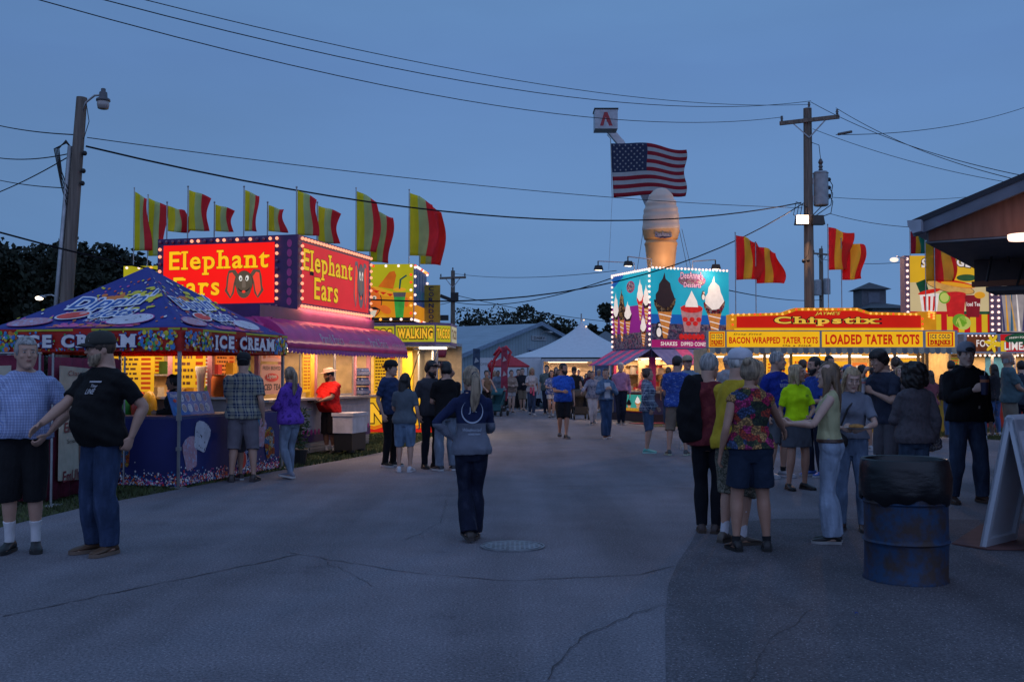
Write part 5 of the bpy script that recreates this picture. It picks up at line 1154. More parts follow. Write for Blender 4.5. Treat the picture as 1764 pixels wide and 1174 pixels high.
white = mat("print_white", (.78, .78, .80), .6); pblue = mat("print_blue", (.02, .10, .36), .6); pred = mat("print_red", (.75, .05, .03), .5); pyel = mat("print_yellow", (.75, .62, .04), .6); porg = mat("print_orange", (.75, .2, .03), .6); ppnk = mat("print_pink", (.6, .09, .3), .6); pcy = mat("print_cyan", (.05, .25, .55), .6); pgr = mat("print_green", (.08, .40, .08), .6); cols_ = [pred, pyel, porg, pcy, pgr, white, ppnk]; blot = fabric('blotch', (.62, .58, .60), (.5, .25, .3), (.45, .45, .6))
cook = fabric('camo', (.62, .62, .68), (.62, .62, .68), (.02, .02, .04))
for side in (0, 1):
    q = MB(); f_ = lambda x, y, o=0, side=side: can(side, x, y / 1.83, .022 + o)
    rr = random.Random(side)
    for k in range(230):
        a = rr.gauss(0, 1); x, y = rr.gauss(.1, .6), rr.gauss(.75, .45); 
        if .04 < y < 1.5: q.disc(f_, x, y, (r_ := rr.uniform(.008, .028)), r_ * 1.2, -.006, rr.choice([pyel, porg, pred, ppnk, white]), 7)
    for k in range(60): q.disc(f_, rr.gauss(.42, .16), rr.gauss(.98, .10), rr.uniform(.03, .08), rr.uniform(.02, .05), -.005, pyel, 8); q.disc(f_, rr.gauss(-.1, .13), rr.gauss(.95, .07), rr.uniform(.02, .06), rr.uniform(.02, .05), -.005, porg, 8)
    for k in range(90): q.disc(f_, rr.uniform(-.5, .8), abs(rr.gauss(.08, .05)), rr.uniform(.03, .09), rr.uniform(.01, .035), -.004 + .0001 * (k % 9), (ppnk, porg, ppnk, ppnk)[k % 4], 8)
    q.text(f_, "Dippin'", -.62, .56, 1.30, .40, .003, pblue, .02, shear=.35, outline=white, ow=.085, rot=7); q.text(f_, "dots", -.10, .36, .66, .25, .010, pblue, .02, shear=.35, outline=white, ow=.10, rot=5)
    q.disc(f_, -.40, .44, .27, .13, .009, white, 24, 14); q.disc(f_, -.40, .44, .24, .105, .013, pred, 24, 14); q.disc(f_, -.27, .50, .06, .025, .016, mat("print_shine", (.8, .45, .4), .4), 12, 14)
    q.text(f_, "ICE CREAM", -.12, .24, .52, .085, .006, white, .01, shear=.3)
    q.disc(f_, -.95, .20, .34, .15, .008, ppnk, 24, 10); q.disc(f_, -.95, .20, .325, .14, .011, blot, 24, 10); q.disc(f_, .62, .26, .36, .19, .008, ppnk, 24, 6); q.disc(f_, .62, .26, .345, .175, .011, cook, 24, 6)
    q.build("roof_print", roof)
# valances
vred = translucent(mat("valance_red", (.66, .030, .02), .6), .35); nav = mat("valance_navy", (.02, .02, .16), .6)
def valance(side, z0=1.83, z1=2.15):
    fr = (lambda x, y, o=0: Vector((-S + x, -.03 - o - .012 * math.sin(x * 5), z0 + y))) if side == 0 else (lambda x, y, o=0: Vector((.03 + o + .012 * math.sin(x * 5), x, z0 + y))) if side == 1 else (lambda x, y, o=0: Vector((-x, S + .03 + o, z0 + y))) if side == 2 else (lambda x, y, o=0: Vector((-S - .03 - o, S - x, z0 + y)))
    q = MB(); n = 24; h = z1 - z0; V = [fr(-.03 + (S + .06) * i / n, yy) for i in range(n + 1) for yy in (0, h)]; q.add(V, [(2 * i, 2 * i + 2, 2 * i + 3, 2 * i + 1) for i in range(n)], vred); v = q.build("valance", t)
    v.modifiers.new("s", 'SOLIDIFY').thickness = .006
    if side > 1: return
    q = MB(); rr = random.Random(9 + side); tx0, tx1 = (S * .19, S * .79) if side == 0 else (S * .26, S * .83)
    k = 0
    while k < 330:
        x = rr.uniform(.03, S - .03); y = rr.uniform(.02, h - .05)
        inn = tx0 - .05 < x < tx1 + .05
        if inn and .05 < y and rr.random() < .93: continue
        r_ = rr.uniform(.01, .036) * (.55 if inn else 1); y = max(y, r_ + .004); q.disc(fr, x, y, r_, r_, .008 + .0002 * k / 2, rr.choice([pcy, pcy, pyel, pgr, porg, mat("print_blue2", (.05, .2, .6), .5), white if rr.random() < .4 else pyel]), 12); k += 1
    q.rect(fr, -.02, S + .02, h - .035, h - .006, .007, mat("valance_lime", (.45, .45, .03), .6))
    if side == 0: q.text(fr, "ICE CREAM", tx0, .055, tx1 - tx0, h - .14, .08 if False else .045, white, .05, True, outline=nav, ow=.04)
    else: q.text(fr, "ICE CREAM", tx0, .055, tx1 - tx0, h - .13, .045, white, .05, True, outline=nav, ow=.04)
    q.build("print", v)
for s_ in range(4): valance(s_)
for x, y in ((-.02, .02), (-.02, S - .02), (-S + .02, .02), (-S + .02, S - .02)):
    q = MB(); q.box(x - .02, x + .02, y - .02, y + .02, .95, 2.14, GALV); q.box(x - .015, x + .015, y - .015, y + .015, .02, .95, GALV); q.box(x - .027, x + .027, y - .027, y + .027, .90, .98, GALV); q.box(x - .027, x + .027, y - .027, y + .027, .5, .55, GALV); q.box(x - .09, x + .09, y - .06, y + .06, 0, .02, GALV); q.build("leg", t)
q = MB(); [q.bar(a, b_, .03, .03, GALV) for a, b_ in (((-.02, .02, 2.1), (-S + .02, .02, 1.9)), ((-S + .02, .02, 2.1), (-.02, .02, 1.9)), ((-.02, .02, 2.1), (-.02, S - .02, 1.9)), ((-.02, S - .02, 2.1), (-.02, .02, 1.9)))]; q.build("scissor_truss", t)
sk = mat("skirt_blue", (.016, .024, .14), .7, 0, .15, 3)
q = MB()
for side, xa, xb in ((0, -1.35, -.05), (1, .05, 2.95)):
    fr = (lambda x, y, o=0: Vector((x, .04 - o - .012 * math.sin(x * 9), y))) if side == 0 else (lambda x, y, o=0: Vector((-.04 + o + .012 * math.sin(x * 7), x, y)))
    n = 30; V = [fr(xa + (xb - xa) * i / n, yy) for i in range(n + 1) for yy in (.02, .92)]; q.add(V, [(2 * i, 2 * i + 2, 2 * i + 3, 2 * i + 1) for i in range(n)], sk); rr = random.Random(side)
    for k in range(int(330 * (xb - xa))):
        x = rr.uniform(xa + .02, xb - .02); y = .03 + abs(rr.gauss(0, .075)); r_ = rr.uniform(.007, .016); q.disc(fr, x, y, r_, r_, .008 + .00001 * (k % 50), rr.choice([white, ppnk, pcy, white, pred, porg]), 7)
    cups = [(-1.15, .62, .15, .19, blot, -12), (-.95, .45, .19, .2, fabric('floral', (.7, .15, .03), (.1, .25, .5), (.65, .6, .5), (.7, .4, .05)), 8)] if side == 0 else [(.62, .66, .21, .2, cook, -18), (.32, .45, .19, .22, blot, 10), (1.55, .62, .2, .2, cook, 15), (2.35, .62, .17, .22, blot, -8), (2.62, .45, .16, .24, fabric('floral', (.7, .15, .03), (.1, .25, .5), (.65, .6, .5), (.7, .4, .05)), 12)]
    for cx_, cz, rx, rz, m_, ro in cups:
        P = [(cx_ + rx * a * math.cos(R(ro)) - rz * b_ * math.sin(R(ro)), cz + rx * a * math.sin(R(ro)) + rz * b_ * math.cos(R(ro))) for a, b_ in ((-.62, -1), (.62, -1), (.75, -.9), (1, .3), (.95, .7), (.6, .95), (0, 1.05), (-.6, .95), (-.95, .7), (-1, .3), (-.75, -.9))]; q.flat(fr, P, .011, m_)
    if side == 1: q.disc(fr, 1.75, .24, .13, .15, .014, white); q.disc(fr, 1.75, .24, .11, .13, .017, pred); q.text(fr, "Dippin'", 1.82, .3, .4, .14, .016, pblue, .02, shear=.3, outline=white, ow=.06); q.text(fr, "dots", 1.85, .14, .3, .12, .016, pblue, .02, shear=.3, outline=white, ow=.06)
q.build("counter_skirt", t)
q = MB(); q.box(-1.4, -.06, .06, .55, .92, .95, mat("table_top", (.05, .06, .15), .5)); q.box(-.55, -.06, .551, 2.9, .92, .95, MATS["table_top"]); q.build("counter_top", t)
bd = empty("price_board", N0, A14, "tilted blue board with round flavour pictures on the blue counter", "price board"); q = MB(); frb = frame((-.16, .12, .96), (0, 1, 0), (-.32, 0, .95)); q.slab(frb, [(0, 0), (1.05, 0), (1.05, .34), (0, .34)], 0, .012, mat("board_blue", (.06, .16, .42), .5)); q.build("board", bd); q = MB()
for k in range(10): q.disc(frb, .3 + .15 * (k % 5), .25 - .15 * (k // 5), .06, .062, .004, white, 16); q.disc(frb, .3 + .15 * (k % 5), .25 - .15 * (k // 5), .052, .054, .006, (cook, blot, mat("flav", (.4, .3, .28)))[k % 3], 16)
q.text(frb, "Dippin'", .04, .25, .18, .06, .004, white, .02, shear=.3); q.disc(frb, .12, .21, .04, .025, .004, pred); q.rect(frb, .06, .2, .04, .12, .004, pcy); q.build("pictures", bd)

# maroon banner fence on the left
A_, B_ = G(80, 872), G(206, 838); dv = B_ - A_; an = math.atan2(dv.y, dv.x); t = empty("banner_fence", A_, an, "maroon cloth fence with a cream menu banner hung on it", "fence"); Lw = dv.length; mar = fabric('plain', (.17, .022, .05))
for i, (P, a2, w2) in enumerate(((A_, an, Lw),)):
    q = MB(); n = 40; V = [Vector((w2 * j / n, .02 * math.sin(j * 1.1), z_)) for j in range(n + 1) for z_ in (.06, .6, 1.1, 1.72)]; q.add(V, [(4 * j + k, 4 * j + 4 + k, 4 * j + 5 + k, 4 * j + 1 + k) for j in range(n) for k in range(3)], mar); o = q.build("cloth", t, True); o.modifiers.new("s", 'SOLIDIFY').thickness = .006
q = MB(); [q.tube([(x, -.05, 0), (x, -.05, 1.76)], .014, GALV, 8) for x in (.0, Lw * .55, Lw)]; q.box(-.06, .14, -.12, .0, 0, .018, GALV); q.box(Lw * .55 - .02, Lw * .55 + .18, -.12, .0, 0, .018, GALV); q.build("frame", t)
crm = mat("banner_cream", (.42, .38, .29), .6); mr = mat("banner_maroon", (.16, .02, .03)); q = MB(); frc = lambda x, y, o=0: Vector((x, -.07 - o - .01 * math.sin(x * 4), y)); bx0, bx1 = Lw * .06, Lw * .60
q.slab(frc, [(bx0, .28), (bx1, .20), (bx1, 1.58), (bx0, 1.62)], 0, .006, crm); ban = q.build("banner", t); q = MB()
q.text(frc, "EmSundae", bx0 + .12, .83, bx1 - bx0 - .3, .12, .004, mr, .02, shear=.1); q.text(frc, "Smoothie", bx0 + .2, .70, .45, .05, .004, px_, .0); q.text(frc, "EmUltimate", bx0 + .1, .25, bx1 - bx0 - .25, .13, .004, mr, .02, shear=.1)
q.lathe([(.06, 0), (.09, .34), (.1, .36)], mat("sundae_brown", (.18, .1, .07)), ((bx0 + bx1) / 2 + .05, -.075, .4), 16, 1, .05); q.disc(frc, (bx0 + bx1) / 2, 1.25, .16, .2, .004, mat("banner_tan", (.34, .26, .17))); q.text(frc, "Classic", bx0 + .2, 1.5, .5, .06, .004, mr, .0)
q.build("print", ban)
A2 = A_ + Vector((-.05, -.02, 0)); t = empty("banner_fence", A2 + Vector((-2.6, .1, 0)), R(-2), "maroon cloth fence running out of view with a pale banner behind the older man", "fence"); q = MB(); n = 40; V = [Vector((2.6 * j / n, .02 * math.sin(j * 1.1), z_)) for j in range(n + 1) for z_ in (.06, .6, 1.1, 1.74)]; q.add(V, [(4 * j + k, 4 * j + 4 + k, 4 * j + 5 + k, 4 * j + 1 + k) for j in range(n) for k in range(3)], mar); o = q.build("cloth", t, True); o.modifiers.new("s", 'SOLIDIFY').thickness = .006
q = MB(); q.tube([(2.58, -.05, 0), (2.58, -.05, 1.77)], .014, GALV, 8); q.tube([(0, -.05, 1.76), (2.6, -.05, 1.76)], .012, GALV, 8); q.build("frame", t); q = MB(); q.slab(lambda x, y, o=0: Vector((x, -.06 - o, y)), [(1.6, .45), (2.25, .42), (2.25, 1.62), (1.6, 1.6)], 0, .006, crm); q.build("banner", t)
tb = W(12, 600, 24); tb.z = 0; t = empty("ticket_booth", tb, 0, "pale small booth at the left edge beside the canopy", "booth"); q = MB(); zz = W(0, 580, 24).z; q.box(-.55, .1, 0, 1.2, 0, zz, mat("booth_white", (.4, .46, .5), .5)); q.build("wall", t); q = MB(); q.box(-.62, .16, -.08, 1.28, zz, zz + .1, MATS["booth_white"]); q.build("roof", t); q = MB(); q.box(-.3, .0, -.02, 0, .9, zz - .15, mat("booth_window", (.04, .06, .1), .2)); q.build("window", t)

# ===== walking taco stall =====
T0 = W(712, 600, 26.5); T0.z = 0; t = empty("food_stall", T0, R(-4), "yellow taco stall with bulb framed picture boards and a jutting corner sign", "food stall")
WT = 7.75; zb0, zb1 = 2.92, 4.40; ydk = mat("board_side", (.32, .28, .03)); q = MB(); q.box(-WT, 0, 0, 2.2, zb0, zb1, ydk); q.build("sign_box", t)
q = MB(); q.box(-WT, 0, .25, 2.2, 0, .95, mat("taco_low", (.6, .5, .1))); q.box(-WT, 0, 2.1, 2.2, .95, 2.3, CREAM); q.box(-WT, 0, -.0, 2.2, 2.3, 2.88, STEEL); q.box(-WT, 0, .1, .6, .951, .99, STEEL); q.box(-WT + .05, -.05, .3, 2.1, 2.2, 2.29, STEEL); q.build("body", t)
fT = lambda x, y, o=0: Vector((-WT + x, -.004 - o, zb0 + y)); fS = lambda x, y, o=0: Vector((.004 + o, x, zb0 + y)); h = zb1 - zb0
ol = glow("board_lime", (.46, .42, .01), .75, .15, 1.5); og = glow("board_orange", (.72, .27, .01), .75, .1, 1.5); q = MB(); q.rect(fT, 0, WT, 0, h, 0, ol); q.rect(fT, WT - 1.25, WT, .0, h * .5, .003, og)  # picture boards are lit from outside; that light is put in as emission
kx = mat("ink", (.015, .012, .008)); q.flat(fT, [(.35, .0), (.95, h * .86), (1.6, h * .86), (1.9, 0)], .006, mat("letter_green", (.02, .09, .02))); q.flat(fT, [(.45, .0), (1.0, h * .80), (1.5, h * .80), (1.8, 0)], .009, kx); q.flat(fT, [(.62, .0), (1.06, h * .74), (1.42, h * .74), (1.55, .0)], .012, mat("letter_sand", (.42, .30, .16)))
# moustached man with a sombrero
cx0 = WT - 1.05; so = glow("somb_orange", (.62, .14, .01), .75, .2, 4); sy = glow("somb_yellow", (.80, .36, .02), .75, .1); fc = glow("face_orange", (.80, .16, .02), .72, .15, 4); tw = glow("teeth", (.75, .65, .5), .75, .1); rdm = glow("deco_red", (.65, .02, .01), .75, .1)
q.flat(fT, [(cx0 + .12, h * .60), (cx0 + .42, h * .86), (cx0 + .55, h * .88), (cx0 + .60, h * .80), (cx0 + .52, h * .56)], .012, so)
q.flat(fT, [(cx0 - .75, h * .72), (cx0 - .45, h * .66), (cx0 + .1, h * .60), (cx0 + .55, h * .50), (cx0 + .62, h * .42), (cx0 + .3, h * .44), (cx0 - .3, h * .52), (cx0 - .8, h * .62)], .015, sy)
for k in range(6): q.flat(fT, [(cx0 - .55 + .18 * k, h * (.63 - .03 * k)), (cx0 - .46 + .18 * k, h * (.58 - .03 * k)), (cx0 - .37 + .18 * k, h * (.62 - .03 * k)), (cx0 - .46 + .18 * k, h * (.63 - .03 * k))], .018, rdm)
q.disc(fT, cx0 - .1, h * .33, .33, .42, .014, kx); q.disc(fT, cx0 - .1, h * .33, .31, .40, .017, fc); q.disc(fT, cx0 - .1, h * .28, .1, .07, .026, so)
for s in (-1, 1): q.disc(fT, cx0 - .1 + s * .13, h * .41, .055, .05, .02, tw); q.disc(fT, cx0 - .1 + s * .12, h * .405, .022, .03, .023, kx); q.flat(fT, [(cx0 - .1, h * .24), (cx0 - .1 + s * .15, h * .25), (cx0 - .1 + s * .32, h * .19), (cx0 - .1 + s * .12, h * .20)], .024, kx)
q.flat(fT, [(cx0 - .3, h * .19), (cx0 + .1, h * .19), (cx0 + .04, h * .08), (cx0 - .1, h * .05), (cx0 - .24, h * .08)], .021, tw); q.flat(fT, [(cx0 - .6, 0), (cx0 - .35, h * .1), (cx0 - .1, h * .03), (cx0 + .25, h * .12), (cx0 + .5, 0)], .0265, sy); q.disc(fT, cx0 + .32, h * .2, .17, .1, .027, fc, 12, -30)
gx = WT - .36; q.flat(fT, [(gx - .16, h * .50), (gx + .16, h * .50), (gx + .10, h * .06), (gx - .10, h * .06)], .030, glow("cup_green", (.04, .30, .05), .8, .3, 6)); q.flat(fT, [(gx - .17, h * .50), (gx + .17, h * .50), (gx + .15, h * .42), (gx - .15, h * .42)], .033, mat("cup_lid", (.4, .3, .2))); q.disc(fT, gx, h * .55, .17, .05, .032, sy); q.flat(fT, [(gx - .02, h * .56), (gx + .02, h * .56), (gx + .05, h * .72), (gx + .2, h * .79), (gx + .17, h * .81), (gx + .0, h * .73)], .035, mat("straw_green", (.02, .25, .15)))
q.disc(fT, gx + .18, h * .33, .06, .13, .028, fc); q.rect(fT, 0, WT, 0, .09, .037, kx); q.build("picture_front", t)
q = MB(); q.rect(fS, 0, 2.2, 0, h, 0, glow("board_blue", (.30, .36, .40), .6, .2, 3)); q.rect(fS, .1, 2.1, .05, h * .3, .003, og)
for k in range(8): q.flat(fS, [(.15 + .24 * k, h * .9), (.27 + .24 * k, h * .9), (.22 + .24 * k, h * .35), (.17 + .24 * k, h * .42)], .006, mat("stripe" + str(k % 2), ((.45, .5, .5), (.12, .2, .3))[k % 2]))
q.text(fS, "NACHOS", .3, h * .42, 1.6, .25, .009, mat("cyan_t", (.05, .35, .4)), .02); q.build("picture_side", t)
q = MB(); q.box(.02, .45, 1.7, 1.78, 2.9, 4.0, mat("vert_sign", (.40, .30, .03))); 
for k, c in enumerate("CORNDOG"): q.text(lambda x, y, o=0: Vector((.06 + x, 1.69 - o, 3.84 - .155 * k + y)), c, .08, 0, .14, .12, 0, mat("navy_ink", (.02, .03, .09)), .03)
q.build("vertical_sign", t)
pts = [fT(x, h - .05, .03) for x in np.arange(.1, WT, .33)] + [fT(x, .04, .055) for x in np.arange(WT - 2.2, WT, .27)] + [fT(WT - .06, z_, .03) for z_ in np.arange(.2, h - .15, .2)] + [fT(.06, z_, .03) for z_ in np.arange(.2, h - .15, .24)] + [fS(y, z_, .03) for y in np.arange(.08, 2.2, .26) for z_ in (.03, h - .04)] + [fS(y, z_, .03) for y in (.06, 2.12) for z_ in np.arange(.2, h, .24)]
scatter_bulbs(pts[:100], t, [B_WH, B_OR, B_RD, B_WH], .036, 8)
# fascias
fz0_, fz1_ = W(0, 589, 25.6).z, W(0, 561, 25.6).z; lime = glow("fascia_lime", (.48, .44, .02), .8, .12); lt = mat("fascia_dark", (.05, .008, .004)); ly = glow("fascia_letter", (.95, .50, .03), .85, .08); lrim = glow("fascia_rim", (.55, .06, .01), .7, .1); vio = mat("trim_violet", (.22, .14, .26), .5)
q = MB(); q.box(-6, -.30, -.75, -.0, fz0_ - .05, fz1_ + .06, vio); q.build("canopy_band", t); frA = lambda x, y, o=0: Vector((x, -.754 - o, fz0_ + y)); hh = fz1_ - fz0_; q = MB(); q.rect(frA, -2.4, -.36, 0, hh, 0, lime); q.text(frA, "TACOS", -1.25, hh * .2, .83, hh * .62, .004, ly, .05, outline=lt, ow=.08); q.text(frA, "TACOS", -2.35, hh * .2, .83, hh * .62, .004, ly, .05, outline=lt, ow=.08); q.build("fascia_sign", t)
cs = [(-.28, -.75), (-.28, -1.15), (.74, -1.15), (1.08, -.75), (1.08, .4), (-.28, .4)]; q = MB(); q.slab(lambda x, y, o=0: Vector((x, y, o)), cs, fz1_ + .07, hh + .14, vio); q.build("corner_canopy", t)
q = MB(); frC = lambda x, y, o=0: Vector((-.28 + x, -1.154 - o, fz0_ + y)); q.rect(frC, .03, 1.0, 0, hh, 0, lime); q.text(frC, "WALKING", .08, hh * .18, .88, hh * .66, .004, ly, .05, outline=lt, ow=.08)
dd = Vector((.34, .4, 0)); frD = frame((.742, -1.154, fz0_), dd); q.rect(frD, .02, dd.length - .02, 0, hh, .004, lime); q.text(frD, "TACOS", .04, hh * .2, dd.length - .1, hh * .62, .008, ly, .05, outline=lt, ow=.06)
frE = frame((1.084, -.75, fz0_), (0, 1, 0)); q.rect(frE, .02, 1.1, 0, hh, .002, glow("fascia_pale", (.5, .46, .3), .7, .1)); q.text(frE, "TACOS", .1, hh * .2, .9, hh * .6, .006, mat("letter_brown", (.4, .12, .05)), .04); q.build("corner_sign", t)
q = MB(); q.box(-.28, 1.06, -1.13, .38, fz0_ - .12, fz0_ - .075, mat("soffit_white", (.55, .5, .45))); q.build("soffit", t); q = MB(); q.box(.3, .95, -.95, -.85, fz0_ - .17, fz0_ - .125, TUBE); q.box(.3, .95, -.65, -.55, fz0_ - .17, fz0_ - .125, TUBE); q.build("tube_lamps", t); area("corner_lamp", (.4, -.6, fz0_ - .19), (1.1, .7), 85, (1, .72, .42), t)
q = MB(); q.box(-.28, -.02, -.05, .24, 0, 2.3, YPOST); q.build("corner_post", t)
q = MB(); fL = lambda x, y, o=0: Vector((x, -.054 - o, y)); q.slab(fL, [(-3.2, .05), (.5, .05), (.5, .92), (-3.2, .92)], 0, .03, glow("low_yellow", (.95, .52, .02), .62, .1)); q.text(fL, "WALKING", -3.0, .28, 2.7, .5, .004, ly, .05, outline=lt, ow=.05); q.flat(fL, [(-3.2, .05), (.5, .05), (.5, .22), (.1, .15), (-.4, .3), (-1, .12), (-1.7, .28), (-2.4, .15), (-3.2, .26)], .009, rdm); q.flat(fL, [(-3.2, .27), (-2.4, .16), (-1.7, .29), (-1, .13), (-.4, .31), (.1, .16), (.5, .23), (.5, .30), (.1, .23), (-.4, .38), (-1, .2), (-1.7, .36), (-2.4, .23), (-3.2, .34)], .011, glow("low_orange", (.9, .2, .01), .6)); q.build("lower_banner", t)
q = MB(); fI = lambda x, y, o=0: Vector((x, .09 - o, y)); menu(q, fI, -1.05, -.45, 1.05, 2.2, 0, YB, KINK, 12, 21); q.build("menu_board", t); q = MB(); menu(q, fI, -2.2, -1.5, 1.3, 2.2, 0, YB, KINK, 8, 22); q.build("menu_board", t)
for x in (-.4, -1.3, -2.3, -3.3): q = MB(); q.box(x, x + .05, .0, .05, .95, 2.3, STEEL); q.build("window_post", t)
q = MB(); [q.box(x, x + .04, .0, .9, 0.0, 2.3, STEEL) for x in (.12, .48)]; q.box(.16, .48, .86, .9, .3, 2.25, mat("door_steel", (.5, .42, .32), .4, .3)); q.build("side_door", t)
area("taco_lamp", (-2.4, 1.2, 2.17), (4.5, 1.2), 80, (1, .64, .30), t); q = MB(); q.box(-4.4, -.4, 1.0, 1.1, 2.15, 2.19, TUBE); q.build("ceiling_tube", t)
q = MB(); [q.tube([(x, -.9, fz0_ - .1), (x - .45, .0, 1.3)], .012, BLK, 6) for x in (.35, .8)]; q.build("struts", t)
# lemonade stall glimpsed beyond
L0 = W(728, 600, 33); L0.z = 0; t = empty("food_stall", L0, R(-8), "small lemonade stall with a dark red awning beyond the taco corner", "food stall"); q = MB(); wv_ = .82
q.box(0, wv_, 0, 2.5, 0, 1.0, mat("lemon_wall", (.4, .42, .42))); q.box(0, wv_, 2.4, 2.5, 1.0, 2.5, CREAM); q.box(0, wv_, .0, 2.5, 2.5, 2.6, STEEL); q.build("body", t); awning(t, (-.1, 0), (wv_ + .02, 0), (0, -.4), 2.5, 2.08, mat("dark_red_vinyl", (.33, .015, .04), .45), mat("dark_red_vinyl", (0, 0, 0)), n=10, fringe=0)
q = MB(); fr = lambda x, y, o=0: Vector((x, -.03 - o, y)); q.slab(fr, [(0, 1.75), (wv_, 1.75), (wv_, 1.98), (0, 1.98)], 0, .02, mat("sign_slate", (.06, .09, .13))); q.text(fr, "LEMONADE", .03, 1.78, wv_ - .06, .16, .003, white, .03); q.build("sign", t); q = MB(); menu(q, fr, .3, .55, 1.1, 1.7, .0, YB, KINK, 6, 2); q.ball((.7, .3, 1.9), .1, mat("lemon_orange", (.8, .3, .03))); q.build("menu_board", t); area("lemon_lamp", (.4, 1, 2.4), (.6, 1), 20, (1, .66, .36), t)

# ===== dessert stall with cone boards =====
DA = R(22); D0 = W(1122, 600, 33); D0.z = 0; t = empty("dessert_stall", D0, DA, "dessert stall with cyan picture boards, striped awnings and lit display windows", "food stall"); rl, ll = 2.96, 2.69; z0, z1 = W(0, 598, 33).z, W(0, 461, 33).z
fF = lambda x, y, o=0: Vector((x, -.004 - o, z0 + y)); fLf = lambda x, y, o=0: Vector((-.004 - o, ll - x, z0 + y)); h = z1 - z0
q = MB(); q.box(0, rl, 0, .14, z0, z1, mat("board_edge", (.12, .2, .3))); q.box(0, .14, .141, ll, z0, z1, MATS["board_edge"]); q.build("sign_box", t)
cyan = glow("board_cyan", (.015, .36, .52), .80, .16, 1.1); deep = glow("board_deep", (.01, .10, .40), .75, .1); mgs = glow("board_magenta", (.42, .015, .16), .62, .08); wc = glow("cream_white", (.80, .70, .66), .85, .12, 7); choc = mat("choc", (.035, .010, .008), .4); wf = glow("waffle", (.62, .22, .05), .72, .25, 14); nut = fabric('floral', (.5, .28, .08), (.04, .02, .01), (.6, .42, .2), (.1, .05, .02)); spk = fabric('floral', (.5, .03, .04), (.05, .02, .03), (.6, .5, .5), (.55, .3, .05), (.4, .02, .05)); str_ = glow("berry", (.62, .02, .02), .72, .3, 9); pen = mat("penguin_black", (.02, .02, .03))
sprk = fabric('floral', (.5, .45, .5), (.3, .25, .4), (.5, .2, .3), (.12, .12, .2))
def cone_art(q, f, cx, y0, y1, w, cream, rim, o=.01):
    hh = y1 - y0; q.flat(f, [(cx - w * .33, y0 + hh * .42), (cx + w * .33, y0 + hh * .42), (cx + w * .09, y0), (cx - w * .07, y0)], o, wf)
    for k in range(4): q.flat(f, [(cx - w * (.27 - .05 * k), y0 + hh * (.36 - .09 * k)), (cx + w * (.30 - .05 * k), y0 + hh * (.32 - .09 * k)), (cx + w * (.30 - .05 * k), y0 + hh * (.335 - .09 * k)), (cx - w * (.27 - .05 * k), y0 + hh * (.375 - .09 * k))], o + .003, wc)
    q.flat(f, [(cx - w * .5, y0 + hh * .58), (cx - w * .47, y0 + hh * .5), (cx - w * .33, y0 + hh * .40), (cx + w * .30, y0 + hh * .40), (cx + w * .47, y0 + hh * .52), (cx + w * .5, y0 + hh * .61)], o + .003, rim)
    q.flat(f, [(cx - w * .42, y0 + hh * .56), (cx - w * .1, y0 + hh * .46), (cx + w * .2, y0 + hh * .48), (cx + w * .46, y0 + hh * .60), (cx + w * .38, y0 + hh * .68), (cx + w * .30, y0 + hh * .74), (cx + w * .24, y0 + hh * .84), (cx + w * .04, y0 + hh * .9), (cx + w * -.01, y0 + hh), (cx - w * .1, y0 + hh * .9), (cx - w * .26, y0 + hh * .82), (cx - w * .30, y0 + hh * .72), (cx - w * .42, y0 + hh * .66)], o + .006, cream)
q = MB(); q.rect(fF, 0, rl, .0, h, 0, cyan); q.rect(fF, 0, rl, .28, h * .42, .002, deep); q.rect(fF, 0, rl, .24, h * .30, .004, sprk); q.rect(fF, 0, rl, 0, .25, .006, mgs)
cone_art(q, fF, .50, .3, h * .95, .82, choc, nut); cone_art(q, fF, rl - .58, .3, h * .93, .84, wc, spk)
cx_ = rl * .51; q.flat(fF, [(cx_ - .43, h * .52), (cx_ + .43, h * .52), (cx_ + .3, h * .2), (cx_ - .28, h * .2)], .010, glow("bowl", (.45, .22, .24), .7, .3, 9)); q.disc(fF, cx_, h * .50, .42, .14, .012, str_); q.flat(fF, [(cx_ - .25, h * .52), (cx_ + .25, h * .52), (cx_ + .2, h * .6), (cx_ + .1, h * .66), (cx_, h * .73), (cx_ - .12, h * .64), (cx_ - .22, h * .58)], .016, wc)
for k in range(5): q.disc(fF, cx_ - .25 + .13 * k, h * (.36 - .05 * (k % 2)), .1, .08, .014, str_)
for k in range(6): q.disc(fF, cx_ - .4 + .16 * k, .36, .085, .10, .018, str_)
for px_p, py_p, s in ((.27, .36, 1), (rl * .66, h * .62, .62), (rl - .12, .36, .7)): q.disc(fF, px_p, py_p + .17 * s, .13 * s, .2 * s, .02, pen); q.disc(fF, px_p, py_p + .13 * s, .09 * s, .15 * s, .023, wc); q.disc(fF, px_p, py_p + .38 * s, .085 * s, .085 * s, .023, pen); q.disc(fF, px_p + .02, py_p + .36 * s, .05 * s, .05 * s, .026, wc); q.disc(fF, px_p, py_p + .34 * s, .02, .02, .029, porg)
q.disc(fF, cx_ + .02, h * .86, .52, .22, .010, mgs, 28); q.disc(fF, cx_ + .02, h * .86, .49, .195, .013, fabric('floral', (.6, .3, .4), (.5, .15, .3), (.6, .5, .5)), 28); q.text(fF, "DeeAnne's", cx_ - .42, h * .87, .86, .24, .017, glow("pinkletter", (.85, .45, .55), .85), .02, outline=mat("vio_ink", (.12, .03, .2)), ow=.05, arc=.03); q.text(fF, "Desserts", cx_ - .30, h * .77, .66, .16, .017, glow("pinkletter", (.85, .45, .55), .85), .02, outline=MATS["vio_ink"], ow=.05)
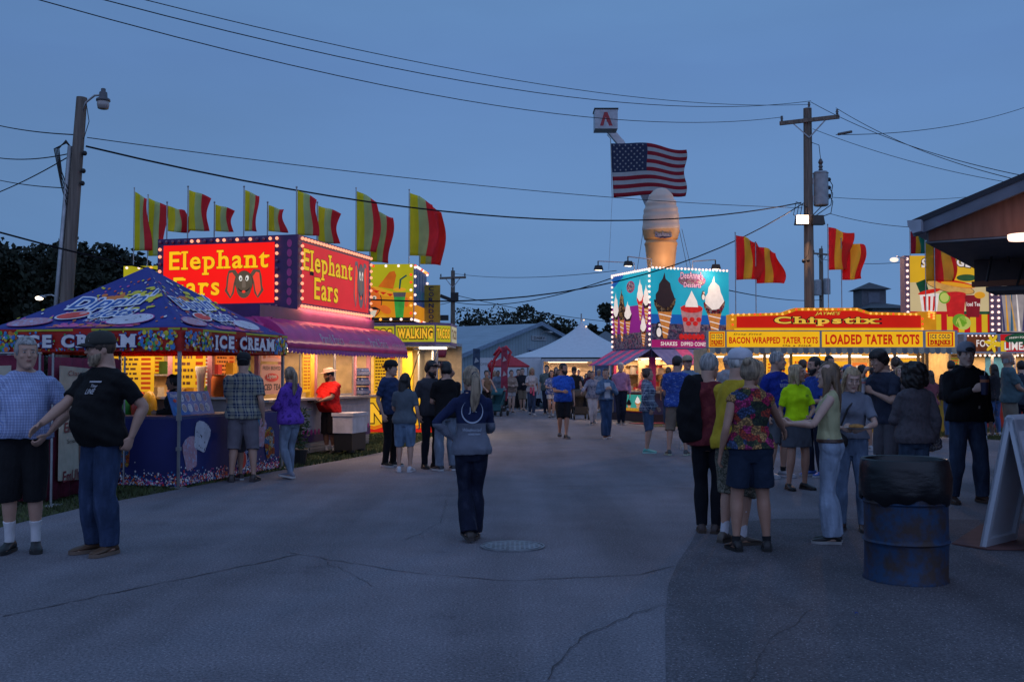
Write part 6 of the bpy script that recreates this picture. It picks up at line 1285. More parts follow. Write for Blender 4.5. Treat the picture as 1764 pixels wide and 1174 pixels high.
q.text(fF, "SHAKES", .34, .06, .62, .13, .010, wc, .02); q.text(fF, "DIPPED CONES", 1.10, .06, .98, .13, .010, wc, .02); q.text(fF, "SUNDAES", 2.2, .06, .68, .13, .010, wc, .02); q.build("picture_board", t)
q = MB(); q.rect(fLf, 0, ll, 0, h, 0, cyan); q.rect(fLf, 0, ll, 0, h * .55, .002, glow("board_violet", (.28, .02, .25), .62, .15)); q.rect(fLf, 0, ll, 0, h * .2, .004, sprk); q.flat(fLf, [(0, h * .8), (ll * .3, h * .95), (ll * .3, h), (0, h)], .003, deep)
for cx2, a, b_, w_, c_, r_ in ((.3, .15, .75, .34, wc, nut), (.72, .1, .8, .4, nut, nut), (1.15, .18, .62, .42, wc, choc), (2.0, .35, .88, .36, wc, str_), (2.4, .3, .8, .36, wc, choc), (2.2, .02, .42, .34, wc, spk)): cone_art(q, fLf, cx2, h * a, h * b_, w_ * 1.3, c_, r_)
q.disc(fLf, 1.35, h * .80, .28, .2, .016, mgs); q.disc(fLf, 1.35, h * .80, .25, .17, .019, MATS["cloth"] if "cloth" in MATS else sprk); q.build("picture_board", t)
pts = [fLf(.05 + (ll - .1) * i / 17, z_, .03) for i in range(18) for z_ in (h - .03,)] + [fLf(x_, h * (i + .5) / 15, .03) for x_ in (.05, ll - .05) for i in range(15)] + [fF(rl * (i + .5) / 22, h + .01, .0) for i in range(22)]
scatter_bulbs(pts[:100], t, [B_WH], .04, 2)
q = MB(); bz = mat("stall_navy", (.05, .05, .13), .5); q.box(0, rl, 0, ll, z0 - .32, z0 - .01, bz); q.box(0, rl, 0, .06, .25, 1.0, bz); q.box(0, .06, .06, ll, .25, 1.0, bz); q.box(0, rl, ll - .06, ll, .25, z0 - .32, CREAM); q.box(rl - .06, rl, .06, ll - .06, .25, z0 - .32, CREAM); q.box(0, .16, 0, .16, 1.0, z0 - .32, mat("mag_post", (.35, .01, .14))); q.box(rl - .1, rl, 0, .1, 1.0, z0 - .32, MATS["mag_post"]); q.box(0, .1, ll - .1, ll, 1.0, z0 - .32, MATS["mag_post"]); q.box(-.05, rl, -.05, ll, 0, .25, mat("dark_base", (.03, .02, .03))); q.box(-.2, rl - .2, -.25, -.052, .95, 1.0, STEEL); q.box(-.25, -.052, 0, ll, .95, 1.0, STEEL); q.build("body", t)
q = MB(); fw_ = frame((0, -.06, z0 - .28), (1, 0, 0)); q.text(fw_, "FUNNEL CAKES", .4, .04, 2.0, .15, .004, mat("dim_letter", (.15, .15, .28)), .02); fw2 = lambda x, y, o=0: Vector((-.004 - o, ll - x, z0 - .26 + y)); q.text(fw2, "MALTS & WAFFLE BOWLS ICE CREAM", .1, .03, ll - .2, .14, .004, mat("pale_letter", (.4, .35, .42)), .02); q.build("lettering", t)
sp, sb = mat("stripe_pink", (.55, .06, .20), .6), mat("stripe_blue", (.09, .11, .28), .6); zA = z0 - .06
awning(t, (-.0, ll), (-.0, 0), (-.95, 0), zA, zA - .52, sp, sb, mats=[sp, sb] * 4, flatten=True, fringe=.0, n=32); awning(t, (0, 0), (rl - .3, 0), (0, -1.0), zA, zA - .52, sb, sp, mats=[sb, sb, sp, sb, sb, sp], flatten=True, fringe=0, n=30)
frn = lambda x, y, o=0: Vector((x, -.052 - o, y)); flf = lambda x, y, o=0: Vector((-.054 - o, ll - x, y))
pc = glow("cone_panel", (.05, .40, .34), .62, .2, 3); q = MB(); q.slab(flf, [(.9, .3), (2.6, .3), (2.6, .92), (.9, .92)], 0, .01, mat("panel_red", (.4, .01, .03))); q.rect(flf, .95, 2.55, .34, .88, .003, pc); cone_art(q, flf, 1.9, .36, .85, .4, wc, wf); cone_art(q, flf, 1.3, .36, .75, .35, choc, nut); q.rect(flf, .95, 2.55, .34, .44, .02, glow("panel_gold", (.7, .35, .03), .6, .3, 9)); q.build("cone_panel", t)
for j in range(22):
    rr = random.Random(j + 50); q = MB(); c = (.6, .25, .05), (.55, .42, .3), (.5, .05, .05), (.2, .08, .03), (.45, .42, .4); x = .15 + (j % 11) * .22; zz = 1.01 + (j // 11) * .55; q.box(.35 if j % 2 else .5, .55 if j % 2 else .62, x, x + .15, zz, zz + rr.uniform(.1, .3), mat("box_d" + str(j % 5), c[j % 5])); q.build("supplies", t)
q = MB(); [q.box(.45, 1.0, .1, ll - .1, z_, z_ + .02, STEEL) for z_ in (.99, 1.54, 1.85)]; q.box(1.1, 1.15, .1, ll - .1, .3, z0 - .35, mat("warm_wall", (.7, .5, .28))); q.box(.2, rl - .1, 1.2, 1.25, .3, z0 - .35, MATS["warm_wall"]); q.build("shelves", t)
area("dessert_lamp", (.55, 1.3, z0 - .4), (.9, 2.3), 60, (1, .66, .36), t); area("dessert_lamp", (-.5, 1.3, z0 - .5), (.3, 2.2), 16, (1, .66, .4), t); area("dessert_lamp", (1.4, -.5, z0 - .5), (2.2, .3), 16, (1, .66, .4), t); area("dessert_lamp", (1.8, .5, z0 - .4), (2.2, .7), 50, (1, .66, .36), t); q = MB(); q.box(.4, 2.6, .5, .56, z0 - .38, z0 - .34, TUBE); q.box(.3, .36, .3, 2.4, z0 - .38, z0 - .34, TUBE); q.build("ceiling_tubes", t)
q = MB(); q.box(-1.0, rl, -.9, -.3, .003, .02, mat("red_mat", (.25, .02, .04))) ; q.build("floor_mat", t)
for (bx, by, dx, dy) in ((.05, .05, -1.0, -.25), (.05, 1.2, -1.3, .1), (1.6, .05, .55, -.5)):
    q = MB(); q.tube([(bx, by, z1), (bx, by, z1 + .28), (bx + dx, by + dy, z1 + .30)], .02, STEEL, 6); q.bar((bx + dx, by + dy, z1 + .30), (bx + dx, by + dy, z1 + .12), .03, .03, BLK); q.box(bx + dx - .14, bx + dx + .14, by + dy - .12, by + dy + .06, z1 + .0, z1 + .15, BLK, (.7, .8)); o = q.build("arm_light", t)
    q = MB(); q.box(bx + dx - .1, bx + dx + .1, by + dy - .08, by + dy + .04, z1 - .012, z1 - .002, glow("arm_glow", (1, .7, .5), 3)); q.build("lamp_face", o); area("arm_lamp", (bx + dx, by + dy, z1 - .02), (.2, .12), 35, (1, .72, .5), t, (R(40 if abs(dy) > abs(dx) * .5 or dx > 0 else 0), R(-40 if dx < -.9 else 0), 0))
# giant cone
c0 = W(1141, 600, 34.2); t = empty("giant_cone", (c0.x, 34.4, 0), 0, "giant inflatable soft serve cone standing on the dessert stall roof", "inflatable"); s_ = 34.4 / 1764; zz = lambda py: W(0, py, 34.4).z; q = MB()
cone_m = mat("cone_tan", (.60, .33, .14), .5, 0, .1, 2); q.lathe([(.42, z1 - .05), (.45, zz(463)), (.52, zz(430)), (.53, zz(425)), (.56, zz(420)), (.50, zz(414)), (.56, zz(412)), (.62, zz(400)), (.62, zz(393)), (.585, zz(392))], cone_m, seg=32); q.box(-.5, .5, -.3, .6, z1 - .2, z1 - .051, BLK); q.build("cone", t, 40)
q = MB(); prof = [(.59, zz(397)), (.63, zz(394)), (.625, zz(389)), (.605, zz(384)), (.605, zz(372)), (.575, zz(366)), (.575, zz(360)), (.52, zz(355)), (.515, zz(348)), (.44, zz(344)), (.40, zz(337)), (.30, zz(331)), (.20, zz(326)), (.08, zz(324))]; V = []; F = []; sg = 36
fine = cat_rows([(r_, z_) for r_, z_ in prof], 4)
for r_, z_ in fine: V += [((r_ + .0) * math.cos(2 * math.pi * k / sg), r_ * math.sin(2 * math.pi * k / sg), z_ + .06 * math.sin(2 * math.pi * k / sg + .5) * (r_ / .6)) for k in range(sg)]
F = [(i * sg + k, i * sg + (k + 1) % sg, (i + 1) * sg + (k + 1) % sg, (i + 1) * sg + k) for i in range(len(fine) - 1) for k in range(sg)] + [tuple(range((len(fine) - 1) * sg, len(fine) * sg))]
q.add(V, F, mat("soft_serve", (.62, .48, .38), .5, 0, .06, 2)); q.build("swirl", t, True)
q = MB()
fcn = lambda x, y, o=0: Vector(((.625 + o) * math.sin(x / .625), -(.625 + o) * math.cos(x / .625), zz(410) + y)); q.disc(fcn, 0, .0, .30, .09, .01, mat("oval_blue", (.10, .09, .16)), 24); q.text(fcn, "DeeAnne's", -.27, -.03, .54, .16, .016, mat("oval_letter", (.30, .30, .36)), .02, outline=MATS["oval_blue"], ow=.05); q.build("logo", t)
area("cone_fill", (.2, -1.3, z1 + .1), (.3, .2), 15, (1, .62, .34), t, (R(160), 0, 0))  # added light without a fixture, stands in for bulbs and arm lights on the cone
q = MB(); [q.tube([(.6 * sx, -.1, zz(395)), (.85 * sx, -.3, z1 + .02)], .008, BLK, 5) for sx in (-1, 1, 1.15)]; q.build("guy_lines", t)

# ===== tater tot stall (red crest sign, yellow fascias) =====
YC = 27.0; C0_ = W(1219, 600, YC); C0_.z = 0; sc = YC / 1764; t = empty("food_stall", C0_, 0, "long yellow stall with a glowing red crest sign and lit menu windows", "food stall")
X = lambda px: (px - 1219) * sc
Z = lambda py: W(0, py, YC).z
fx = lambda x, y, o=0: Vector((x, -.004 - o, y))
ye = glow("tot_yellow", (.95, .50, .01), .80, .08); yd = glow("tot_frame", (.80, .32, .01), .62, .15, 3); rr1 = glow("tot_red", (.55, .012, .004), .85, .08); rl_ = glow("tot_letter", (.55, .02, .005), .8, .05); steel = STEEL
q = MB(); pf = [(X(1258), Z(568)), (X(1590), Z(568)), (X(1590), Z(539)), (X(1498), Z(537)), (X(1478), Z(530)), (X(1370), Z(530)), (X(1348), Z(538)), (X(1258), Z(541))]; q.slab(fx, pf, 0, .5, yd); q.box(X(1590), X(1615), .05, .5, Z(568), Z(536), yd); cs_ = q.build("crest_sign", t)
q = MB(); q.flat(fx, [(X(1269), Z(564)), (X(1587), Z(564)), (X(1587), Z(543)), (X(1500), Z(542)), (X(1476), Z(535)), (X(1372), Z(535)), (X(1350), Z(543)), (X(1269), Z(545))], .006, rr1); q.rect(fx, X(1265), X(1590), Z(568.5), Z(565.5), .006, ye); q.build("panel", cs_)
q = MB(); bk = mat("letter_black", (.01, .008, .005)); yl = glow("crest_letter", (.90, .55, .06), .8, .1)
q.text(fx, "Chipstix", X(1334), Z(561), X(1512) - X(1334), Z(545) - Z(561), .012, yl, .035, True, outline=bk, ow=.05); q.text(fx, "JAYME'S", X(1404), Z(543.5), X(1448) - X(1404), Z(537) - Z(543.5), .012, yl, .02, shear=.3, outline=bk, ow=.04); q.build("lettering", cs_)
path = [(1262, 541), (1348, 540), (1372, 532), (1476, 532), (1500, 539), (1588, 541)]; pts = []
for (xa, ya), (xb, yb) in zip(path[:-1], path[1:]): n = max(1, int((xb - xa) / 9.5)); pts += [fx(X(xa + (xb - xa) * i / n), Z(ya + (yb - ya) * i / n + .8), .03) for i in range(n)]
pts += [fx(X(1262), Z(y_), .03) for y_ in (550, 559)] + [fx(X(1589), Z(y_), .03) for y_ in (549, 558, 566)] + [Vector((X(1602 + (k % 3) * 4), .02, Z(536 + k * 1.5))) for k in range(9)]
scatter_bulbs(pts, cs_, [B_OR, B_OR, B_RD], .03, 5)
q = MB(); q.box(X(1219), X(1650), 0, .25, Z(599), Z(568.5), steel); q.build("fascia_frame", t)
def fas(x0, x1, m_=ye): q = MB(); q.rect(fx, X(x0), X(x1), Z(597.5), Z(570.5), .002, m_); return q
q = fas(1252, 1412); q.text(fx, "BACON WRAPPED TATER TOTS", X(1256), Z(591.5), X(1409) - X(1256), Z(580) - Z(591.5), .006, rl_, .035, outline=None); q.text(fx, "Deep Fried", X(1264), Z(577.5), X(1312) - X(1264), .055, .006, bk, .02, True, shear=.2); q.text(fx, "On a Stick", X(1348), Z(596.5), X(1398) - X(1348), .05, .006, bk, .02, True, shear=.2); q.build("fascia_sign", t)
q = fas(1416, 1590); q.text(fx, "LOADED TATER TOTS", X(1422), Z(593), X(1584) - X(1422), Z(575.5) - Z(593), .006, rl_, .045); q.build("fascia_sign", t)
for a, b_ in ((1221, 1249), (1595, 1645)):
    q = fas(a, b_); w_ = X(b_) - X(a); x0 = X(a); q.rect(fx, x0 + w_ * .06, x0 + w_ * .94, Z(596), Z(572), .004, rl_); q.rect(fx, x0 + w_ * .11, x0 + w_ * .89, Z(594.3), Z(573.7), .006, ye); q.text(fx, "ICE COLD", x0 + w_ * .16, Z(583), w_ * .68, Z(575.5) - Z(583), .010, mat("drink_blue", (.03, .05, .1)), .03, True); q.text(fx, "DRINKS", x0 + w_ * .16, Z(593), w_ * .68, Z(585.5) - Z(593), .010, rl_, .04, True, outline=bk, ow=.03); q.build("fascia_sign", t)
# scalloped valance
q = MB(); sa, sb_ = mat("scallop_cream", (.40, .36, .26)), mat("scallop_green", (.16, .17, .17)); n = 46
for k in range(n):
    x0, x1 = X(1219) + (X(1650) - X(1219)) * k / n, X(1219) + (X(1650) - X(1219)) * (k + 1) / n; P = [(x0, Z(599.5)), (x1, Z(599.5)), (x1, Z(606))] + [((x0 + x1) / 2 + (x1 - x0) / 2 * math.cos(R(a)), Z(606) - .055 * math.sin(R(a))) for a in range(0, 181, 30)] + [(x0, Z(606))]; q.slab(lambda x, y, o=0: Vector((x, -.28 - o - (Z(599.5) - y) * .2, y)), P, 0, .012, (sa, sb_)[k % 2])
q.box(X(1219), X(1650), -.28, -.01, Z(600), Z(599.2), sa); q.build("valance", t)
q = MB(); q.box(X(1222), X(1648), .3, .36, 0, 1.0, mat("tot_wall", (.5, .3, .03))); q.box(X(1222), X(1648), 2.3, 2.36, 0, Z(599), mat("tot_inside", (.7, .45, .15))); q.box(X(1222), X(1222) + .06, .36, 2.3, 0, Z(599), CREAM); q.box(X(1648) - .06, X(1648), .36, 2.3, 0, Z(599), CREAM); q.box(X(1222), X(1648), .251, 2.36, Z(599), Z(597), STEEL); q.box(X(1222), X(1648), .1, .7, 1.001, 1.04, STEEL); q.build("body", t)
for p_ in (1320, 1366, 1430, 1468, 1505, 1547, 1588, 1596, 1603): q = MB(); q.box(X(p_), X(p_) + .07, .30, .36, 1.04, Z(599), mat("dark_frame", (.03, .02, .015))); q.build("window_post", t)
fm = lambda x, y, o=0: Vector((x, .28 - o, y))
for j, (a, b_, y0_, y1_, m_, ink_, rw) in enumerate(((1325, 1362, 700, 618, YB, RINK, 9), (1370, 1428, 700, 612, YB, RINK, 7), (1434, 1466, 662, 622, YB, KINK, 4), (1474, 1500, 665, 624, OB, KINK, 5), (1510, 1545, 660, 622, WB, KINK, 5), (1551, 1586, 665, 618, YB, RINK, 1))):
    q = MB(); menu(q, fm, X(a), X(b_), max(1.05, Z(y0_)), Z(y1_), 0, m_, ink_, rw, 30 + j, False)
    if j == 5: q.rect(fm, X(1556), X(1582), Z(646), Z(623), .006, mat("photo_dark", (.06, .05, .04))); q.disc(fm, X(1567), Z(645), .12, .28, .009, RINK)
    if j == 3: q.rect(fm, X(1480), X(1494), Z(636), Z(629), .006, WB)
    q.build("menu_board", t)
for j, (a, b_) in enumerate(((1323, 1364), (1370, 1428), (1432, 1466), (1470, 1504), (1550, 1587))):
    q = MB(); q.box(X(a), X(b_), .9, .96, Z(612.5), Z(610), TUBE); q.build("tube_lamp", t)
q = MB(); q.box(X(1230), X(1640), 1.9, 2.0, Z(613), Z(611), TUBE); q.build("tube_lamp", t); area("tot_lamp", (X(1435), 1.1, Z(603)), (6.2, 1.3), 120, (1, .66, .32), t); area("tot_lamp", (X(1435), -.15, Z(604)), (6.0, .2), 45, (1, .70, .4), t, (R(15), 0, 0))
goods("supplies", X(1232), X(1318), .5, .7, 1.04, 9, 8, t); goods("supplies", X(1608), X(1645), .5, .9, 1.04, 5, 9, t)

# ===== sausage and iced tea stall =====
YS = 30.0; S0 = W(1560, 600, YS); S0.z = 0; sc2 = YS / 1764; t = empty("food_stall", S0, 0, "tall sausage and iced tea board stall behind the brown roof corner", "food stall"); X2 = lambda px: (px - 1560) * sc2; Z2 = lambda py: W(0, py, YS).z
q = MB(); q.box(X2(1560), X2(1569), 0, .35, Z2(572), Z2(440), mat("mauve_post", (.25, .15, .20))); q.box(X2(1706), X2(1726), 0, .35, Z2(572), Z2(440), MATS["mauve_post"]); q.box(X2(1569), X2(1706), .05, .35, Z2(572), Z2(440), BLK); q.box(X2(1726), X2(1900), .05, .35, Z2(574), Z2(450), BLK); q.build("sign_box", t)
fg = lambda x, y, o=0: Vector((x, .046 - o, y)); q = MB(); q.rect(fg, X2(1569), X2(1706), Z2(572), Z2(440), 0, glow("tea_cream", (.80, .62, .32), .62, .1)); q.rect(fg, X2(1569), X2(1706), Z2(486), Z2(440), .003, glow("tea_yellow", (.85, .48, .02), .68, .12)); q.rect(fg, X2(1569), X2(1706), Z2(572), Z2(536), .003, glow("tea_red", (.66, .012, .015), .66)); yst = glow("tea_stripe", (.85, .55, .02), .66)
for k in range(7): q.rect(fg, X2(1573 + 20 * k), X2(1583 + 20 * k), Z2(572), Z2(541), .006, yst)
q.rect(fg, X2(1640), X2(1706), Z2(541), Z2(536), .006, mat("tea_green", (.05, .25, .06)))
q.text(fg, "SAUSAGE", X2(1590), Z2(461), X2(1676) - X2(1590), .26, .009, wc, .04, outline=mat("sign_navy", (.03, .03, .05)), ow=.07, shear=.1, arc=.06); q.flat(fg, [(X2(1652), Z2(458)), (X2(1690), Z2(458)), (X2(1690), Z2(440)), (X2(1645), Z2(440))], .006, yst)
bun = glow("bun", (.72, .38, .10), .68, .25, 6); q.disc(fg, X2(1640), Z2(494), .72, .17, .009, kx, 24, -12); q.disc(fg, X2(1640), Z2(494), .70, .155, .012, bun, 24, -12); q.disc(fg, X2(1648), Z2(488), .6, .09, .015, rdm, 20, -10); q.disc(fg, X2(1652), Z2(490), .5, .06, .018, sy, 20, -8); q.disc(fg, X2(1668), Z2(478), .3, .1, .012, mat("lettuce", (.12, .3, .05)))
q.flat(fg, [(X2(1580), Z2(487)), (X2(1597), Z2(480)), (X2(1602), Z2(500)), (X2(1588), Z2(506))], .009, mat("straw_g", (.02, .22, .06))); q.flat(fg, [(X2(1597), Z2(500)), (X2(1602), Z2(499)), (X2(1608), Z2(548)), (X2(1601), Z2(548))], .009, MATS["straw_g"])
def cup(x, y0_, y1_, w_, m1, lid=None): q.flat(fg, [(X2(x) - w_ / 2, Z2(y0_)), (X2(x) + w_ / 2, Z2(y0_)), (X2(x) + w_ * .38, Z2(y1_)), (X2(x) - w_ * .38, Z2(y1_))], .013, m1)
cup(1603, 505, 536, .58, wc); [q.flat(fg, [(X2(1592 + 9 * k), Z2(510)), (X2(1596 + 9 * k), Z2(510)), (X2(1597 + 7 * k), Z2(535)), (X2(1594 + 7 * k), Z2(535))], .016, rdm) for k in range(3)]; q.disc(fg, X2(1603), Z2(502), .34, .06, .018, rdm, 20, 12)
cup(1648, 506, 545, .62, glow("tea_berry", (.62, .02, .02), .7, .2, 5)); q.disc(fg, X2(1648), Z2(506), .31, .07, .018, str_); q.disc(fg, X2(1629), Z2(512), .17, .18, .016, glow("lime_rim", (.16, .36, .03), .7)); q.disc(fg, X2(1629), Z2(512), .13, .14, .019, glow("lime_in", (.5, .55, .12), .8))
cup(1678, 508, 546, .48, glow("tea_dark", (.25, .012, .02), .7, .2, 5)); q.text(fg, "Iced Tea", X2(1667), Z2(527), .40, .12, .018, wc, .02); q.disc(fg, X2(1690), Z2(508), .16, .1, .018, sy)
for x_, y_, m_ in ((1655, 552, "lime_rim"), (1661, 556, "lime_in")): q.disc(fg, X2(x_), Z2(y_), .22, .2, .02, MATS[m_])
q.build("picture_board", t); q = MB(); q.rect(fg, X2(1728), X2(1900), Z2(572), Z2(452), 0, glow("pale_board", (.50, .42, .42), .5, .3, 3)); rr = random.Random(3)
for k in range(26): x_ = 1730 + k * 6.5; q.flat(fg, [(X2(x_), Z2(570)), (X2(x_ + 4), Z2(570)), (X2(x_ + 9 * rr.uniform(-1, 1)), Z2(460 + rr.uniform(0, 40)))], .004 + .0004 * k, (MATS["trim_violet"], sy, mat("fry_teal", (.15, .4, .4)), bun, wc)[k % 5])
q.build("picture_board", t); scatter_bulbs([Vector((X2(px_b), -.02, Z2(y_))) for px_b in (1564.5, 1710, 1721) for y_ in np.linspace(446, 568, 13)], t, [B_WH], .04, 3)
q = MB(); q.box(X2(1645), X2(1900), -.6, .0, Z2(608), Z2(576), STEEL); q.build("fascia_frame", t); fh = lambda x, y, o=0: Vector((x, -.604 - o, y)); q = MB(); q.rect(fh, X2(1650), X2(1702), Z2(606), Z2(578), 0, glow("food_dark", (.18, .05, .02), .6, .4, 4)); q.text(fh, "FOOD", X2(1666), Z2(598), .6, .2, .004, wc, .02); [q.disc(fh, X2(1693) + .12 * math.cos(k), Z2(592) + .16 * math.sin(k), .13, .05, .006 + .0003 * k, yst, 8, k * 57) for k in range(7)]; [q.ball(fh(X2(1652 + 7 * k), Z2(579.5), .01), .022, B_WH) for k in range(7)]; q.build("fascia_sign", t)
q = MB(); q.rect(fh, X2(1707), X2(1790), Z2(606), Z2(577), 0, glow("lime_red", (.55, .012, .015), .7, .15)); q.rect(fh, X2(1707), X2(1716), Z2(606), Z2(588), .003, yst); q.disc(fh, X2(1744), Z2(585), .52, .17, .003, mat("tea_green", (.05, .25, .06))); q.text(fh, "FRESH SQUEEZED", X2(1722), Z2(585.5), .76, .06, .006, wc, .01, arc=.03); q.text(fh, "LIMEADE", X2(1713), Z2(603.5), X2(1774) - X2(1713), .23, .009, wc, .03, outline=MATS["sign_navy"], ow=.03); q.build("fascia_sign", t)
q = MB(); q.box(X2(1650), X2(1900), -.3, -.24, 0, 1.0, mat("rack_red", (.5, .03, .01))); q.box(X2(1650), X2(1900), 1.6, 1.66, 0, Z2(608), CREAM); q.box(X2(1650), X2(1900), -.6, 1.66, Z2(609), Z2(608.2), STEEL); q.box(X2(1650), X2(1900), -.5, .1, 1.001, 1.04, STEEL); [q.box(X2(p_), X2(p_) + .05, -.3, -.24, 1.04, Z2(609), STEEL) for p_ in (1652, 1700, 1738, 1790)]; q.build("body", t)
q = MB(); menu(q, lambda x, y, o=0: Vector((x, 1.59 - o, y)), X2(1660), X2(1692), Z2(632), Z2(614), 0, mat("menu_green", (.15, .22, .04)), RINK, 3, 3, False); q.rect(lambda x, y, o=0: Vector((x, 1.59 - o, y)), X2(1740), X2(1790), 1.1, Z2(612), .0, pcy); q.build("menu_board", t)
scatter_bulbs([Vector((X2(1654 + 8 * k), -.1, Z2(612))) for k in range(14)], t, [B_WH], .035, 3); area("tea_lamp", (X2(1720), .6, Z2(612)), (3, 1.6), 70, (1, .64, .32), t); area("tea_lamp", (X2(1700), -.4, Z2(612)), (2.4, .2), 28, (1, .6, .3), t); goods("supplies", X2(1655), X2(1760), -.3, .3, 1.04, 16, 12, t); goods("supplies", X2(1655), X2(1760), .3, .8, 1.04, 10, 13, t)
pg = W(1566, 445, 29.8); q = MB(); q.tube([(0, 0, 0), (-.3, 0, .08)], .015, STEEL, 6); q.ball((-.38, 0, -.02), (.13, .09, .07), glow("clip_glow", (1, .82, .7), 1.2)); o = q.build("clip_lamp", t); o.location = pg - S0 + Vector((0, .15, 0))

# ===== brown pavilion roof corner, right =====
Yc = 9.0; C_ = W(1600, 415, Yc); zs = C_.z; a33 = R(-33); t = empty("food_pavilion", (C_.x, C_.y, 0), a33, "brown sided pavilion with a low gable roof jutting in at the right", "building")
# local x: towards camera right along the gable, local y: receding
brn = NB("brown_siding"); n_ = brn.noise(26, 4, brn.mapping((1, 1, .12))); cc = brn.ramp(n_, [(.3, (.22, .082, .045)), (.7, (.31, .12, .07))]); brn.bump(n_, .3, .005); brn = brn.done(cc, .7)
HW = 4.2; slope = .36; zt0 = zs + .155; q = MB(); fgab = lambda x, y, o=0: Vector((x, -o, y)); zr2 = lambda x: zt0 + slope * (x if x < HW else 2 * HW - x)
for k in range(8): x0, x1 = k * HW / 4 + (.0 if k else 0), (k + 1) * HW / 4 - .012; q.slab(fgab, [(x0, zs), (x1, zs), (x1, zr2(x1)), (x0, zr2(x0))], 0, .04, brn)
q.box(-.0, 2 * HW, .041, .06, zs, zs + .15, mat("seam_dark", (.04, .02, .015))); q.slab(lambda x, y, o=0: Vector((x, .062 - o, y)), [(0, zs + .16), (2 * HW, zs + .16), (2 * HW, zr2(2 * HW) - .02), (HW, zr2(HW) - .02), (0, zr2(0) - .02)], 0, .02, MATS['seam_dark']); q.build("gable_siding", t)
q = MB(); sh = mat("shingle_dark", (.035, .037, .045), .9); L_ = 9.0
q.add([(-.12, -.14, zt0 - .03), (HW, -.14, zr2(HW) + .01), (HW, L_, zr2(HW) + .01), (-.12, L_, zt0 - .03), (-.12, -.14, zt0 + .02), (HW, -.14, zr2(HW) + .06), (HW, L_, zr2(HW) + .06), (-.12, L_, zt0 + .02)], [(0, 1, 2, 3), (4, 7, 6, 5), (0, 4, 5, 1), (3, 7, 4, 0), (2, 6, 7, 3)], sh)
q.add([(2 * HW + .12, -.14, zt0 - .03), (HW, -.14, zr2(HW) + .01), (HW, L_, zr2(HW) + .01), (2 * HW + .12, L_, zt0 - .03), (2 * HW + .12, -.14, zt0 + .02), (HW, -.14, zr2(HW) + .06), (HW, L_, zr2(HW) + .06), (2 * HW + .12, L_, zt0 + .02)], [(0, 3, 2, 1), (4, 5, 6, 7), (0, 1, 5, 4), (3, 0, 4, 7), (2, 3, 7, 6)], sh)
q.build("roof", t)
q = MB(); tb_ = mat("trim_grey_blue", (.13, .15, .19), .5); q.bar((-.12, -.1, zt0 - .075), (HW, -.1, zr2(HW) - .045), .05, .10, tb_); q.build("rake_trim", t)
q = MB(); gt = mat("gutter_white", (.38, .42, .48), .4); V = []; pr = [(-.02, 0), (-.02, -.10), (-.09, -.115), (-.13, -.05), (-.135, 0)]; q.add([(x, -.22, zt0 + z_ + .01) for x, z_ in pr] + [(x, L_, zt0 + z_ + .01) for x, z_ in pr], [(i, i + 1, i + 6, i + 5) for i in range(4)] + [(0, 1, 2, 3, 4), (9, 8, 7, 6, 5)], gt); q.build("gutter", t)
q = MB(); sf = mat("soffit_grey", (.16, .16, .17), .7); q.box(.0, 2 * HW, .0, L_, zs - .02, zs - .004, sf); q.box(-.02, .0, .0, L_, zs - .02, zt0 - .04, sf); q.build("soffit", t)
q = MB(); q.box(1.35, 2 * HW - .3, .9, L_, 0, zs - .02, brn); q.build("wall", t)
# raised hatch flap seen under the eave
hp = W(1680, 486, 10.2); lm = Matrix.Rotation(-a33, 4, 'Z') @ Matrix.Translation(-Vector((C_.x, C_.y, 0))); P0 = lm @ W(1678, 488, 10.3); q = MB(); flp = mat("flap_brown", (.085, .055, .05), .7)
q.box(P0.x, P0.x + 1.6, P0.y + .02, P0.y + .05, P0.z + .02, zs - .021, flp); q.build("hatch_flap", t); q = MB(); q.box(P0.x - .02, P0.x + 1.6, P0.y - .02, P0.y + .05, P0.z - .035, P0.z + .019, mat("flap_edge", (.30, .09, .03), .5)); q.build("hatch_edge", t)
q = MB(); q.add([(P0.x, P0.y + .05, P0.z - .035), (P0.x + 1.6, P0.y + .05, P0.z - .035), (P0.x + 1.6, P0.y - .5, P0.z - .20), (P0.x + .4, P0.y - .5, P0.z - .20)], [(0, 1, 2, 3)], sf) if False else None; q.box(P0.x + .1, P0.x + 1.6, P0.y + .051, P0.y + .7, P0.z - .08, P0.z - .036, sf); q.build("hatch_underside", t)
q = MB(); [q.tube([lm @ W(a, b_, 10.0), lm @ W(c_, d_, 10.0)], .012, BLK, 6) for a, b_, c_, d_ in ((1711, 428, 1700, 485), (1764, 450, 1752, 492), (1737, 437, 1737, 452))]; q.build("chains", t)
q = MB(); lp = lm @ W(1756, 406, 8.4); q.lathe([(.10, 0), (.11, .02), (.11, .05)], glow("round_lamp", (1, .62, .48), 2.2, .02), (lp.x + .02, lp.y, zs - .075), 24); q.build("ceiling_light", t)

